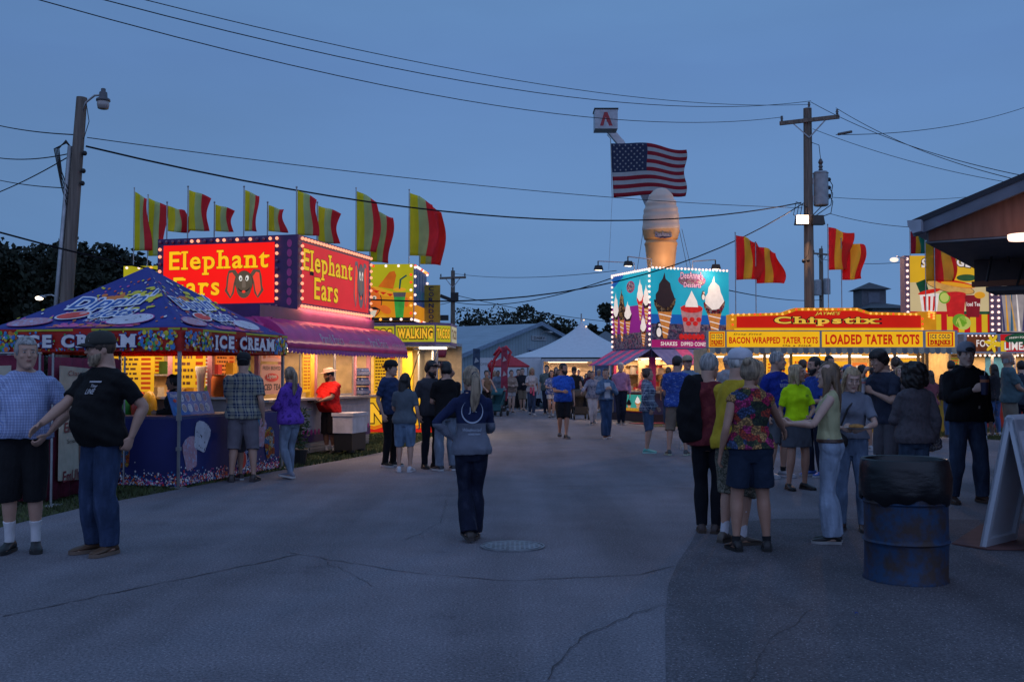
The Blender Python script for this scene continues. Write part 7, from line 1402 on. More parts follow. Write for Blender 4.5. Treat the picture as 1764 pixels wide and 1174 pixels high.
# ===== flags =====
def flag(px, top, zbase, Y, fx0, fx1, fy0, fy1, cols, label, group, seed, drop=0):
    sc_ = Y / 1764; p = W(px, 600, Y); t = empty("flag", (p.x, Y, zbase), 0, label, "flag", group); zt = W(px, top, Y).z - zbase; q = MB(); q.tube([(0, 0, 0), (0, 0, zt)], .013, GALV, 6); q.ball((0, 0, zt + .02), .022, GALV, 6, 5); q.build("pole", t)
    w = (fx1 - px) * sc_; z1_ = W(0, fy0, Y).z - zbase; z0_ = W(0, fy1, Y).z - zbase; rr = random.Random(seed); nx, nz = 24, 16; V = []; ph = rr.uniform(0, 6); q = MB(); full = w * 1.28
    for j in range(nz + 1):
        v = j / nz
        for i in range(nx + 1):
            u = i / nx; a = .16 * u * w * math.sin(u * 7 + v * 2.2 + ph); xx = w * u + .15 * w * math.sin(v * 4.4 + ph * 2) * u ** 1.5; yy = .30 * w * u * math.sin(u * 6.5 + v * 2.5 + ph) + .15 * w * u
            zz_ = z1_ - (z1_ - z0_) * v - drop * u * w - .05 * w * math.sin(u * 5 + ph) * u + (.10 * (z1_ - z0_) * u * (1 - v) * -1) + (.05 * (z1_ - z0_) * u * v)
            V.append((xx + .02, yy, zz_))
    ms = [translucent(mat("flagcloth" + str(c), c, .75, 0, .08, 3), .6) for c in cols]
    q.v = V
    for j in range(nz):
        for i in range(nx): q.f.append((j * (nx + 1) + i, (j + 1) * (nx + 1) + i, (j + 1) * (nx + 1) + i + 1, j * (nx + 1) + i + 1)); q.m.append(q.mi(ms[min(len(ms) - 1, int(i / nx * len(ms)))]))
    o = q.build("cloth", t, True); o.modifiers.new("s", 'SOLIDIFY').thickness = .004; return t
YG = [(.95, .82, .04), (.72, .78, .40), (.95, .07, .09)]; gL = "yellow green and red flags over the left stalls"
for i, a in enumerate(((228, 325, 27.6, 252, 330, 432, "leftmost tall striped flag above the yellow letter board"), (252, 337, 27.9, 279, 341, 441, "second striped flag from the left, partly hidden by the red sign"), (285, 350, 20.6, 318, 354, 398, "short striped flag above the left end of the red sign"),
    (321, 323, 20.4, 354, 327, 397, "tall striped flag above the letters of the first red sign"), (367, 350, 20.8, 396, 352, 398, "short narrow striped flag, fifth from the left"), (418, 323, 20.4, 440, 327, 398, "tall slim twisted striped flag above the middle of the red sign"),
    (459, 350, 20.8, 487, 353, 398, "short striped flag near the right end of the first red sign"), (509, 324, 20.2, 543, 328, 405, "tall striped flag over the corner between both red signs"), (545, 350, 20.9, 580, 354, 418, "short striped flag over the slanting red side sign"),
    (612, 325, 27.8, 649, 329, 433, "tall striped flag left of the sombrero picture board"), (636, 352, 28.3, 672, 359, 451, "lower striped flag just over the sombrero picture board"), (704, 328, 27.2, 747, 332, 440, "tallest right striped flag at the corner of the taco board"), (722, 340, 28.0, 761, 346, 455, "rightmost broad striped flag mostly red beside the tallest"))):
    px, tp, Y, x1, y0_, y1_, lb = a; zb_ = 4.39 if Y > 25 else 4.11
    flag(px, tp, zb_, Y, px, x1, y0_, y1_, YG if i != 12 else [(.95, .82, .04), (.72, .78, .40), (.95, .07, .09), (.95, .07, .05)], lb, gL, i, .15)
RY = [(.92, .05, .05), (.95, .66, .08), (.92, .06, .04)]; gR = "red and yellow flags over the right stalls"
for i, (px, tp, Y, x1, y0_, y1_, c_, lb, zb_) in enumerate(((1268, 402, 27.3, 1310, 405, 482, RY, "left red and yellow flag of the left pair over the red crest sign", Z(541) - .02), (1303, 418, 27.4, 1346, 424, 488, RY, "right lower red and yellow flag of the left pair", Z(541) - .02),
    (1428, 388, 27.3, 1466, 391, 465, RY, "left red and yellow flag of the pair beside the power pole", Z(531) - .02), (1451, 412, 27.4, 1493, 415, 482, RY, "right lower red and yellow flag beside the power pole", Z(531) - .02), (1570, 392, 30.15, 1597, 398, 437, [(.35, .02, .05), (.5, .4, .03), (.02, .3, .22)], "red yellow and green flag by the white gutter end", Z2(440) - .02),
    (1596, 414, 29.9, 1636, 418, 484, [(.66, .48, .02), (.55, .02, .02), (.60, .05, .01)], "yellow and red flag hanging in front of the sausage board", 0), (1612, 412, 29.85, 1653, 418, 484, RY, "red and yellow flag right of it in front of the sausage board", 0))):
    flag(px, tp, zb_, Y, px, x1, y0_, y1_, c_, lb, gR, 40 + i, .05)

# ===== bucket lift and national flag =====
YB_ = 45; t = empty("bucket_lift", (W(1135, 600, 47).x, 47, 0), 0, "white bucket lift with a red emblem raised high over the dessert stall", "lift truck"); o0 = Vector((W(1135, 600, 47).x, 47, 0)); Wl = lambda px, py, Y=47: W(px, py, Y) - o0
q = MB(); wl_ = mat("bucket_white", (.40, .42, .46), .4); c = Wl(1043, 208, 45); q.box(c.x - .5, c.x + .5, c.y - .42, c.y + .42, c.z - .45, c.z + .40, wl_); q.box(c.x - .53, c.x + .53, c.y - .45, c.y + .45, c.z + .401, c.z + .46, BLK); bk_ = q.build("bucket", t); bk_.rotation_euler = (0, 0, 0)
q = MB(); fb_ = lambda x, y, o=0: Vector((c.x + x, c.y - .424 - o, c.z + y)); q.flat(fb_, [(-.28, -.33), (-.09, .28), (.05, .28), (.28, -.33), (.12, -.33), (.06, -.16), (.02, -.16), (-.02, .06), (-.06, -.05), (-.13, -.33)], .0, mat("emblem_red", (.35, .02, .03), .5)); q.build("emblem", bk_)
q = MB(); q.bar(Wl(1050, 224), Wl(1072, 250), .3, .3, STEEL); q.bar(Wl(1068, 244), Wl(1140, 400), .28, .32, wl_); q.bar(Wl(1140, 400), Wl(1150, 640), .36, .4, wl_); q.build("boom", t)
q = MB(); q.box(-1.4, 2.6, -1, 1, .5, 1.1, wl_); q.box(1.5, 2.6, -1, 1, 1.101, 2.0, wl_); q.build("truck_bed", t); [(lambda qq: (qq.tube([(x, y - .12, .42), (x, y + .12, .42)], .42, BLK, 16), qq.build("wheel", t)))(MB()) for x in (-.8, 2.0) for y in (-.85, .85)]
fo = W(1053, 600, YB_); wf_ = (1186 - 1053) * YB_ / 1764; zt_, zb_ = W(0, 247, YB_).z, W(0, 340, YB_).z; t = empty("national_flag", (fo.x, YB_, zb_), 0, "large national flag with white stars and red stripes hung from the bucket lift", "flag"); q = MB(); H_ = zt_ - zb_
def us(u, v, o=0): return Vector((wf_ * u * (.98 + .02 * math.sin(v * 9)) + .12 * (1 - v) * (1 - u), .25 * math.sin(u * 8 + v) * u - o - .12 * u, H_ * v + .10 * math.sin(u * 6.3 - .6) * u * 1.1 - .22 * u * u * v + .14 * u * (1 - v)))
n = 36; mr_, mw, mb_ = translucent(mat("stripe_red", (.42, .012, .035), .7, 0, .06)), translucent(mat("stripe_white", (.60, .60, .60), .7, 0, .05)), translucent(mat("canton_blue", (.04, .06, .14), .7, 0, .06))
q.v = [tuple(us(i / n, j / 26)) for j in range(27) for i in range(n + 1)]
for j in range(26):
    for i in range(n): s = (25 - j) // 2; q.f.append((j * (n + 1) + i, j * (n + 1) + i + 1, (j + 1) * (n + 1) + i + 1, (j + 1) * (n + 1) + i)); q.m.append(q.mi(mb_ if (i < n * .45 and s < 7) else (mr_, mw)[s % 2]))
o = q.build("cloth", t, True); o.modifiers.new("s", 'SOLIDIFY').thickness = .01
q = MB(); stx = lambda x, y, o_=0: us(x, y, .02)
for r_ in range(9):
    for c_ in range(6 if r_ % 2 == 0 else 5):
        cx3 = .45 * ((c_ + .5) / 6 + (0 if r_ % 2 == 0 else .5 / 6)) + .004; cy3 = 1 - 7 / 13 * (r_ + .7) / 9.4
        P = [(cx3 + (.016 if k % 2 == 0 else .007) * math.sin(math.pi * k / 5), cy3 + (.024 if k % 2 == 0 else .010) * math.cos(math.pi * k / 5)) for k in range(10)]; q.flat(stx, P, 0, mw)
q.build("stars", t); q = MB(); q.tube([(0.06, -.02, 0), (0, -.02, H_ + .2), tuple(W(1046, 232, 45) - Vector((fo.x, YB_, zb_)))], .02, mw, 6); q.tube([(.06, -.02, 0), (-.1, 0, -3.2)], .008, mw, 5); q.build("rope", t)
# ------------------------------------------------------------ foreground props
bc = G(1561, 997); t = empty("trash_barrel", bc, 0, "dented blue and rusty steel barrel lined with a black bag", "trash barrel")
b = NB("rusty_blue"); n = b.noise(5, 6, None, .65); n2 = b.noise(22, 5); c = b.mix(b.ramp(n, [(.42, (0, 0, 0)), (.60, (1, 1, 1))]), (.012, .046, .115), (.045, .028, .024)); c = b.mix(b.ramp(n2, [(.5, (0, 0, 0)), (.72, (.75, .75, .75))]), c, (.035, .025, .022)); b.bump(n2, .4, .006); rb_ = b.done(c, .6, .2)
r0 = .298; q = MB(); pr = [(r0 - .01, 0), (r0 + .004, .004), (r0 + .004, .02), (r0 - .004, .035)]
for z in (.29, .575): pr += [(r0 - .003, z - .035), (r0 - .001, z - .014), (r0 + .011, z), (r0 - .001, z + .014), (r0 - .003, z + .035)]
pr += [(r0 - .004, .84), (r0 + .006, .86), (r0 + .006, .88), (r0 - .01, .885)]
V = []; F = []; sg = 64
for r_, z in pr: V += [((r_ + .004 * math.sin(3 * a + z * 5) + .003 * math.sin(7 * a - z * 9)) * math.cos(a), (r_ + .004 * math.sin(3 * a + z * 5)) * math.sin(a), z) for a in (2 * math.pi * k / sg for k in range(sg))]
F = [(i * sg + k, i * sg + (k + 1) % sg, (i + 1) * sg + (k + 1) % sg, (i + 1) * sg + k) for i in range(len(pr) - 1) for k in range(sg)] + [tuple(range(sg))[::-1]]
q.add(V, F, rb_); q.build("drum", t, 35)
bg = NB("bag_plastic"); bn = bg.noise(9, 3, bg.mapping((1, 1, 2.6), (.5, .35, 0)), .5); bg.bump(bn, .16, .03); bg = bg.done((.005, .005, .007), .34)
q = MB(); pr = [(r0 + .006, .585), (r0 + .022, .60), (r0 + .03, .66), (r0 + .026, .74), (r0 + .02, .82), (r0 + .012, .882), (r0 + .003, .892), (r0 - .012, .884), (r0 - .03, .80), (r0 - .05, .6), (r0 - .08, .45), (.05, .42)]
V = []; rr = random.Random(1); sg = 120; phs = [rr.uniform(0, 6) for _ in range(8)]
for i, (r_, z) in enumerate(pr):
    for k in range(sg):
        a = 2 * math.pi * k / sg; wv = .6 * (.007 * math.sin(7 * a + phs[0] + z * 22) + .004 * math.sin(13 * a + phs[1] - z * 30) + .002 * math.sin(29 * a + phs[2] + z * 50)) * (1 if 0 < i < 5 else .3); zz = z + (.018 * math.sin(4 * a + phs[3]) + .012 * math.sin(11 * a) if i < 2 else 0); V.append(((r_ + wv) * math.cos(a), (r_ + wv) * math.sin(a), zz))
F = [(i * sg + k, i * sg + (k + 1) % sg, (i + 1) * sg + (k + 1) % sg, (i + 1) * sg + k) for i in range(len(pr) - 1) for k in range(sg)] + [tuple(range((len(pr) - 1) * sg, len(pr) * sg))]
q.add(V, F, bg); q.build("bag", t, True)
# A-frame board
A0 = G(1694, 945); t = empty("sidewalk_sign", A0, 0, "white plastic sandwich board standing at the right edge, seen from its side", "sandwich board"); pls = mat("white_plastic", (.50, .54, .60), .4, 0, .04); u = Vector((.66, -.75, 0)).normalized(); nrm = Vector((.75, .66, 0)).normalized(); Hh = 1.14
# two panels, meeting along a top ridge that runs along `nrm`
for s_, nm in ((0, "front_panel"), (1, "rear_panel")):
    foot = Vector((0, 0, 0)) if s_ == 0 else u * .47; top_ = u * .235 + Vector((0, 0, Hh)); fr = frame(foot, nrm if s_ == 0 else -nrm, top_ - foot) if s_ == 0 else frame(foot + nrm * .62, -nrm, top_ - foot); Lp = (top_ - foot).length; q = MB()
    q.slab(fr, [(0, 0), (.62, 0), (.62, Lp - .02), (0, Lp - .02)], -.015, .02, pls)
    for a, b_, c_, d in ((0, .05, 0, Lp), (.57, .62, 0, Lp), (.05, .57, 0, .09), (.05, .57, Lp - .12, Lp)): q.slab(fr, [(a, c_), (b_, c_), (b_, d), (a, d)], .02, .055, pls)
    for k in range(5): yy = .2 + k * .18; q.slab(fr, [(.1, yy), (.52, yy), (.52, yy + .03), (.1, yy + .03)], -.036, .012, pls)
    q.build(nm, t)
q = MB(); tp = u * .235 + Vector((0, 0, Hh)); q.tube([tp, tp + nrm * .62], .028, pls, 10); q.build("hinge", t)
q = MB(); m_pts = [G(1640, 938), G(1700, 948), G(1900, 950), G(1900, 905), G(1690, 905)]; q.flat(lambda x, y, o=0: Vector((x, y, .02 + o)), [(p.x, p.y) for p in m_pts], 0, mat("mat_red", (.13, .06, .055), .8)); o = q.build("entrance_mat"); o.modifiers.new("s", 'SOLIDIFY').thickness = .012; tag(o, "faded reddish mat lying under the white sandwich board", "mat")
# small litter
rr = random.Random(11)
for i, (px, py, c_, lb) in enumerate(((1478, 1058, (.02, .05, .22), "tiny crumpled blue wrapper on the dark asphalt in the foreground"), (948, 822, (.35, .35, .36), "small pale scrap on the road in mid distance"), (1160, 812, (.4, .4, .42), "small pale paper scrap near the older group"), (722, 924, (.3, .3, .32), "pale scrap on the asphalt by the walking woman"))):
    q = MB(); P = [(rr.uniform(-.02, .02), rr.uniform(-.015, .015), rr.uniform(.002, .02)) for _ in range(9)]; q.add(P, [(0, 1, 2), (2, 3, 4), (4, 5, 6), (6, 7, 8), (1, 3, 5), (0, 4, 7)], mat("litter" + str(c_), c_, .6)); o = q.build("litter"); o.location = G(px, py); tag(o, lb, "litter")
# strollers
def stroller(px, py, yaw, cm, label):
    t = empty("stroller", G(px, py), R(yaw), label, "stroller", "strollers in the crowd"); m_ = mat("stroller_cloth" + str(cm), cm, .8); q = MB()
    for s in (-1, 1): q.tube([(s * .25, .42, 1.02), (s * .25, .1, .6), (s * .24, -.35, .12)], .013, BLK, 6); q.tube([(s * .25, .35, .1), (s * .24, -.05, .62)], .013, BLK, 6)
    q.tube([(-.25, .42, 1.02), (.25, .42, 1.02)], .016, BLK, 6); q.build("frame", t)
    q = MB(); q.add([(-.21, -.3, .45), (.21, -.3, .45), (.21, .05, .42), (-.21, .05, .42), (-.21, .22, .92), (.21, .22, .92), (-.22, -.33, .2), (.22, -.33, .2)], [(0, 1, 2, 3), (3, 2, 5, 4), (6, 7, 1, 0), (0, 3, 4), (1, 5, 2)], m_); o = q.build("seat", t); o.modifiers.new("s", 'SOLIDIFY').thickness = .03
    q = MB(); V = []; 
    for i in range(7):
        a = R(-10 + 100 * i / 6)
        for k in range(9): x = -.22 + .44 * k / 8; V.append((x, .2 - .42 * math.cos(a), .62 + .42 * math.sin(a) - .25 * x * x))
    q.add(V, [(i * 9 + k, i * 9 + k + 1, i * 9 + k + 10, i * 9 + k + 9) for i in range(2, 6) for k in range(8)], m_); o = q.build("hood", t, True); o.modifiers.new("s", 'SOLIDIFY').thickness = .01
    q = MB(); q.box(-.2, .2, -.2, .3, .16, .3, BLK); q.build("basket", t)
    for x in (-.25, .25):
        for y in (-.35, .36): q = MB(); q.tube([(x - .02, y, .1), (x + .02, y, .1)], .1, BLK, 14); q.build("wheel", t)
stroller(999, 722, 5, (.015, .016, .02), "black stroller pushed by the man in a black shirt and cap")
stroller(858, 716, -20, (.02, .10, .12), "teal hooded stroller behind the walking woman")
# ------------------------------------------------------------ held things
def held(info, side, name, builder, label, cat, fwd=.09, off=(0, 0, 0), tilt=0):
    Wp, d = info['hands'][0 if side == 'r' else 1]; p = Wp + d * fwd + Vector(off); P = info['P']; M = Matrix.Translation(info['base']) @ Matrix.Rotation(R(info['yaw']), 4, 'Z')
    q = MB(); builder(q); o = q.build(name, None, 40); o.location = M @ p; o.rotation_euler = (R(tilt), 0, R(info['yaw'])); return tag(o, label, cat)
def cup_b(c1, c2, h=.15, r=.042, straw=True):
    def f(q):
        m1, m2 = mat("cup" + str(c1), c1, .4), mat("cup" + str(c2), c2, .4); q.lathe([(r * .75, -h / 2), (r, h / 2), (r * 1.08, h / 2 + .004), (r * 1.08, h / 2 + .012)], m1, seg=18); q.lathe([(r * .93, h * .18), (r * .97, h * .34)], m2, (0, 0, 0), 18, 1.02, 1.02)
        if straw: q.tube([(0, 0, h / 2), (.01, 0, h / 2 + .09)], .004, mat("straw_white", (.6, .6, .6)), 6)
    return f
def phone_b(q): q.box(-.036, .036, -.005, .005, -.07, .08, BLK)
def plate_b(q): q.lathe([(.06, 0), (.11, .015), (.115, .018), (.10, .012), (.02, .006)], mat("paper_plate", (.60, .56, .5), .6), seg=20); q.ball((0, 0, .025), (.07, .06, .025), mat("fried_food", (.42, .2, .05), .8, 0, .4, 30))
def bag(info, x, y, z, w, d, h, col, label, strap=None, name="bag", m_=None):
    k = info['k']; M = Matrix.Translation(info['base']) @ Matrix.Rotation(R(info['yaw']), 4, 'Z'); B = Body(); B.ball((0, 0, 0), (w, d, h), None, 16, 10); B.ball((0, 0, -h * .35), (w * 1.02, d, h * .6), None, 16, 10); me = B.melt(.012, 1); wrinkle(me, .004, 30, 3); mm = m_ or mat("bag" + str(col), col, .6); me.materials.append(mm); me.shade_smooth(); o = bpy.data.objects.new(name, me); COL.objects.link(o); o.location = M @ (Vector((x, y, z)) * k); o.rotation_euler.z = R(info['yaw']); tag(o, label, "bag")
    if strap:
        q = MB(); q.tube([(Vector(p) - Vector((x, y, z))) * k for p in strap], .010, mm, 6); q.build("strap", o)
    return o
# ------------------------------------------------------------ the crowd
DEN = (.035, .06, .12); LDEN = (.17, .24, .34); DDEN = (.012, .018, .04); BK = (.012, .012, .014); WHT = (.55, .55, .55); KHA = (.24, .19, .14); GRY = (.10, .10, .12)
pl = lambda *c: ('plain', c); dn = lambda c: ('denim', c)
# --- foreground left
person(38, 950, 583, 14, "older grey haired man in a blue checked shirt, dark shorts and white socks", fat=.45, arms=('hip', ((.19, -.08, .96), (1, .6, -.1), (0, -.8, .4), 35)), stance=.10, head=(24, 0), hair=('short', 'grey'), top=('tee', ('check', (.42, .50, .72), (.12, .18, .42), (.5, .5, .55))), bottom=('cargo', pl(.010, .010, .012)), shoes=(.012, .012, .012), sole=(.02, .02, .02), socks=(.62, .62, .64), sockh=.42, belt=(.01, .01, .01), hem=.93)
p = person(172, 953, 571, -34, "big bearded man in a black cap, glasses, black tee and jeans gesturing with one hand", fat=.72, arms=(((.17, -.38, 1.03), (.7, .4, -1), (-.5, 0, .8), 10), ((.245, .10, .93), (.7, 1, 0), (0, -1, .2), 45)), stance=.10, head=(-22, 4), hair=('short', 'brown'), cap=('front', (.035, .035, .03), (.015, .015, .015)), glasses=True, beard='ash', top=('tee', pl(.008, .008, .009)), bottom=('loosejeans', dn((.028, .05, .11))), shoes=(.10, .055, .03), sole=(.16, .11, .08), hem=.84,
           print_=('front', [("LINE", .09, 1.27, .08, .04, (.45, .45, .47), {}), ("Tiny", .10, 1.315, .06, .03, (.45, .45, .47), {}), ("rect", .09, 1.36, .11, .012, (.45, .45, .47), {})]))
q = MB(); q.add([p['hf']((x, -.104 + .25 * abs(x) + (z - .055) * .32, z)) * p['k'] for x, z in ((-.005, .062), (.05, .062), (.046, .10), (-.003, .10))], [(0, 1, 2, 3)], mat('cap_patch', (.42, .45, .48))); q.build('cap_patch', p['P'])
# --- at the ice cream stand
person(300, 800, 645, -70, "dark haired attendant in a black jacket behind the blue counter", sex='f', Y=15.2, arms=('front', 'front'), head=(-5, 8), skin=SK_TAN, hair=('bun', 'dark'), top=('jacket', pl(.012, .012, .014)), bottom=('jeans', pl(*BK)))
person(418, 829, 607, 186, "man in a plaid shirt, grey cargo shorts and black cap at the blue counter", fat=.6, arms=('hang', 'low'), stance=.15, head=(4, 0), hair=('short', 'dark'), cap=('back', (.012, .012, .014), (.012, .012, .014)), top=('loose', ('plaid', (.30, .29, .22), (.03, .05, .10), (.35, .35, .3))), bottom=('cargo', pl(.17, .155, .18)), shoes=(.05, .035, .03), sole=(.05, .04, .04))
person(427, 823, 640, 200, "person in cyan top and shorts mostly hidden behind the plaid shirted man", arms=('low', 'hang'), Y=14.9, top=('tee', pl(.05, .25, .4)), bottom=('shorts', pl(.10, .09, .10)), shoes=(.04, .03, .03), hair=('short', 'dark'))
person(499, 824, 632, -122, "woman in a purple hoodie and pale leggings looking at a phone by the blue counter", sex='f', fat=.45, arms=('phone', 'front'), stance=.13, walk=.25, head=(-18, 8), hair=('pony', 'ash'), top=('hoodie', ('blotch', (.09, .03, .32), (.16, .06, .45), (.06, .02, .2))), bottom=('leggings', dn((.20, .25, .33))), shoes=(.17, .18, .23), sole=(.5, .5, .5))
p = person(568, 782, 633, -38, "heavy man in a red tee, black shorts and straw hat holding a paper plate", fat=1.0, arms=('plate', 'plate'), head=(-30, 12), skin=SK_DARK, hair=('short', 'black'), cap=('straw', (.42, .26, .20), (.4, .3, .2)), top=('loose', pl(.60, .012, .010)), bottom=('cargo', pl(.012, .01, .012)), shoes=(.015, .015, .015), sole=(.02, .02, .02), socks=(.5, .5, .5), sockh=.25, beard='black')
held(p, 'r', 'paper_plate', plate_b, "paper plate of fried food held by the man in the red tee", "plate", .10, (.05, -.02, .04))
# --- group at the taco corner
person(672, 803, 620, 58, "young man in a navy tee and backwards black cap facing right near the taco stall", arms=('hang', 'low'), head=(15, 0), hair=('short', 'dark'), cap=('back', (.01, .01, .012), (.01, .01, .012)), top=('tee', pl(.025, .045, .11)), bottom=('jeans', pl(.010, .010, .013)), shoes=(.012, .012, .012), sole=(.5, .5, .5))
person(697, 812, 643, 178, "dark haired woman in a grey tee, denim shorts and white sneakers seen from behind", sex='f', fat=.35, arms=('hang', 'belly'), head=(-25, 0), hair=('long', 'black'), top=('tee', pl(.10, .125, .15)), bottom=('shorts', dn((.15, .23, .34))), shoes=(.5, .52, .55), sole=(.55, .55, .58))
person(741, 806, 622, 35, "bearded man in a dark grey tee with a hand raised to his head", arms=('hang', 'head'), head=(10, 6), skin=SK_TAN, hair=('mop', 'black'), beard='black', top=('tee', pl(.055, .055, .065)), bottom=('jeans', pl(.012, .014, .022)), shoes=(.015, .015, .015), sole=(.03, .03, .03))
person(768, 810, 624, 205, "dark haired man in a black tee and light jeans seen from behind", arms=('belly', 'front'), head=(5, 0), hair=('mop', 'black'), top=('tee', pl(.010, .009, .010)), bottom=('loosejeans', dn((.17, .21, .27))), shoes=(.03, .03, .035), sole=(.5, .5, .5), stance=.12)
# --- walking woman in the middle
person(812, 931, 631, 186, "woman with a long ponytail walking away in a navy shirt and dark flared jeans", sex='f', fat=.15, arms=('front', 'hip'), walk=.34, stance=.05, head=(14, 2), hair=('pony', 'ash'), top=('long', ('split', (.014, .022, .07), (.15, .165, .21))), bottom=('flare', dn((.010, .014, .034))), shoes=(.05, .04, .035), sole=(.06, .05, .045), group=None,
       print_=('back', [("ring", 0, 1.30, .11, .12, (.42, .48, .58), dict(a0=128, a1=412, t=.016)), ("JK", .005, 1.275, .085, .07, (.42, .48, .58), dict(bold=.0)), ("Windmistad", .0, 1.10, .19, .035, (.42, .48, .58), dict(bold=0, shear=.3)), ("HORSE FARM", .02, 1.065, .12, .018, (.42, .48, .58), dict(bold=0))]))
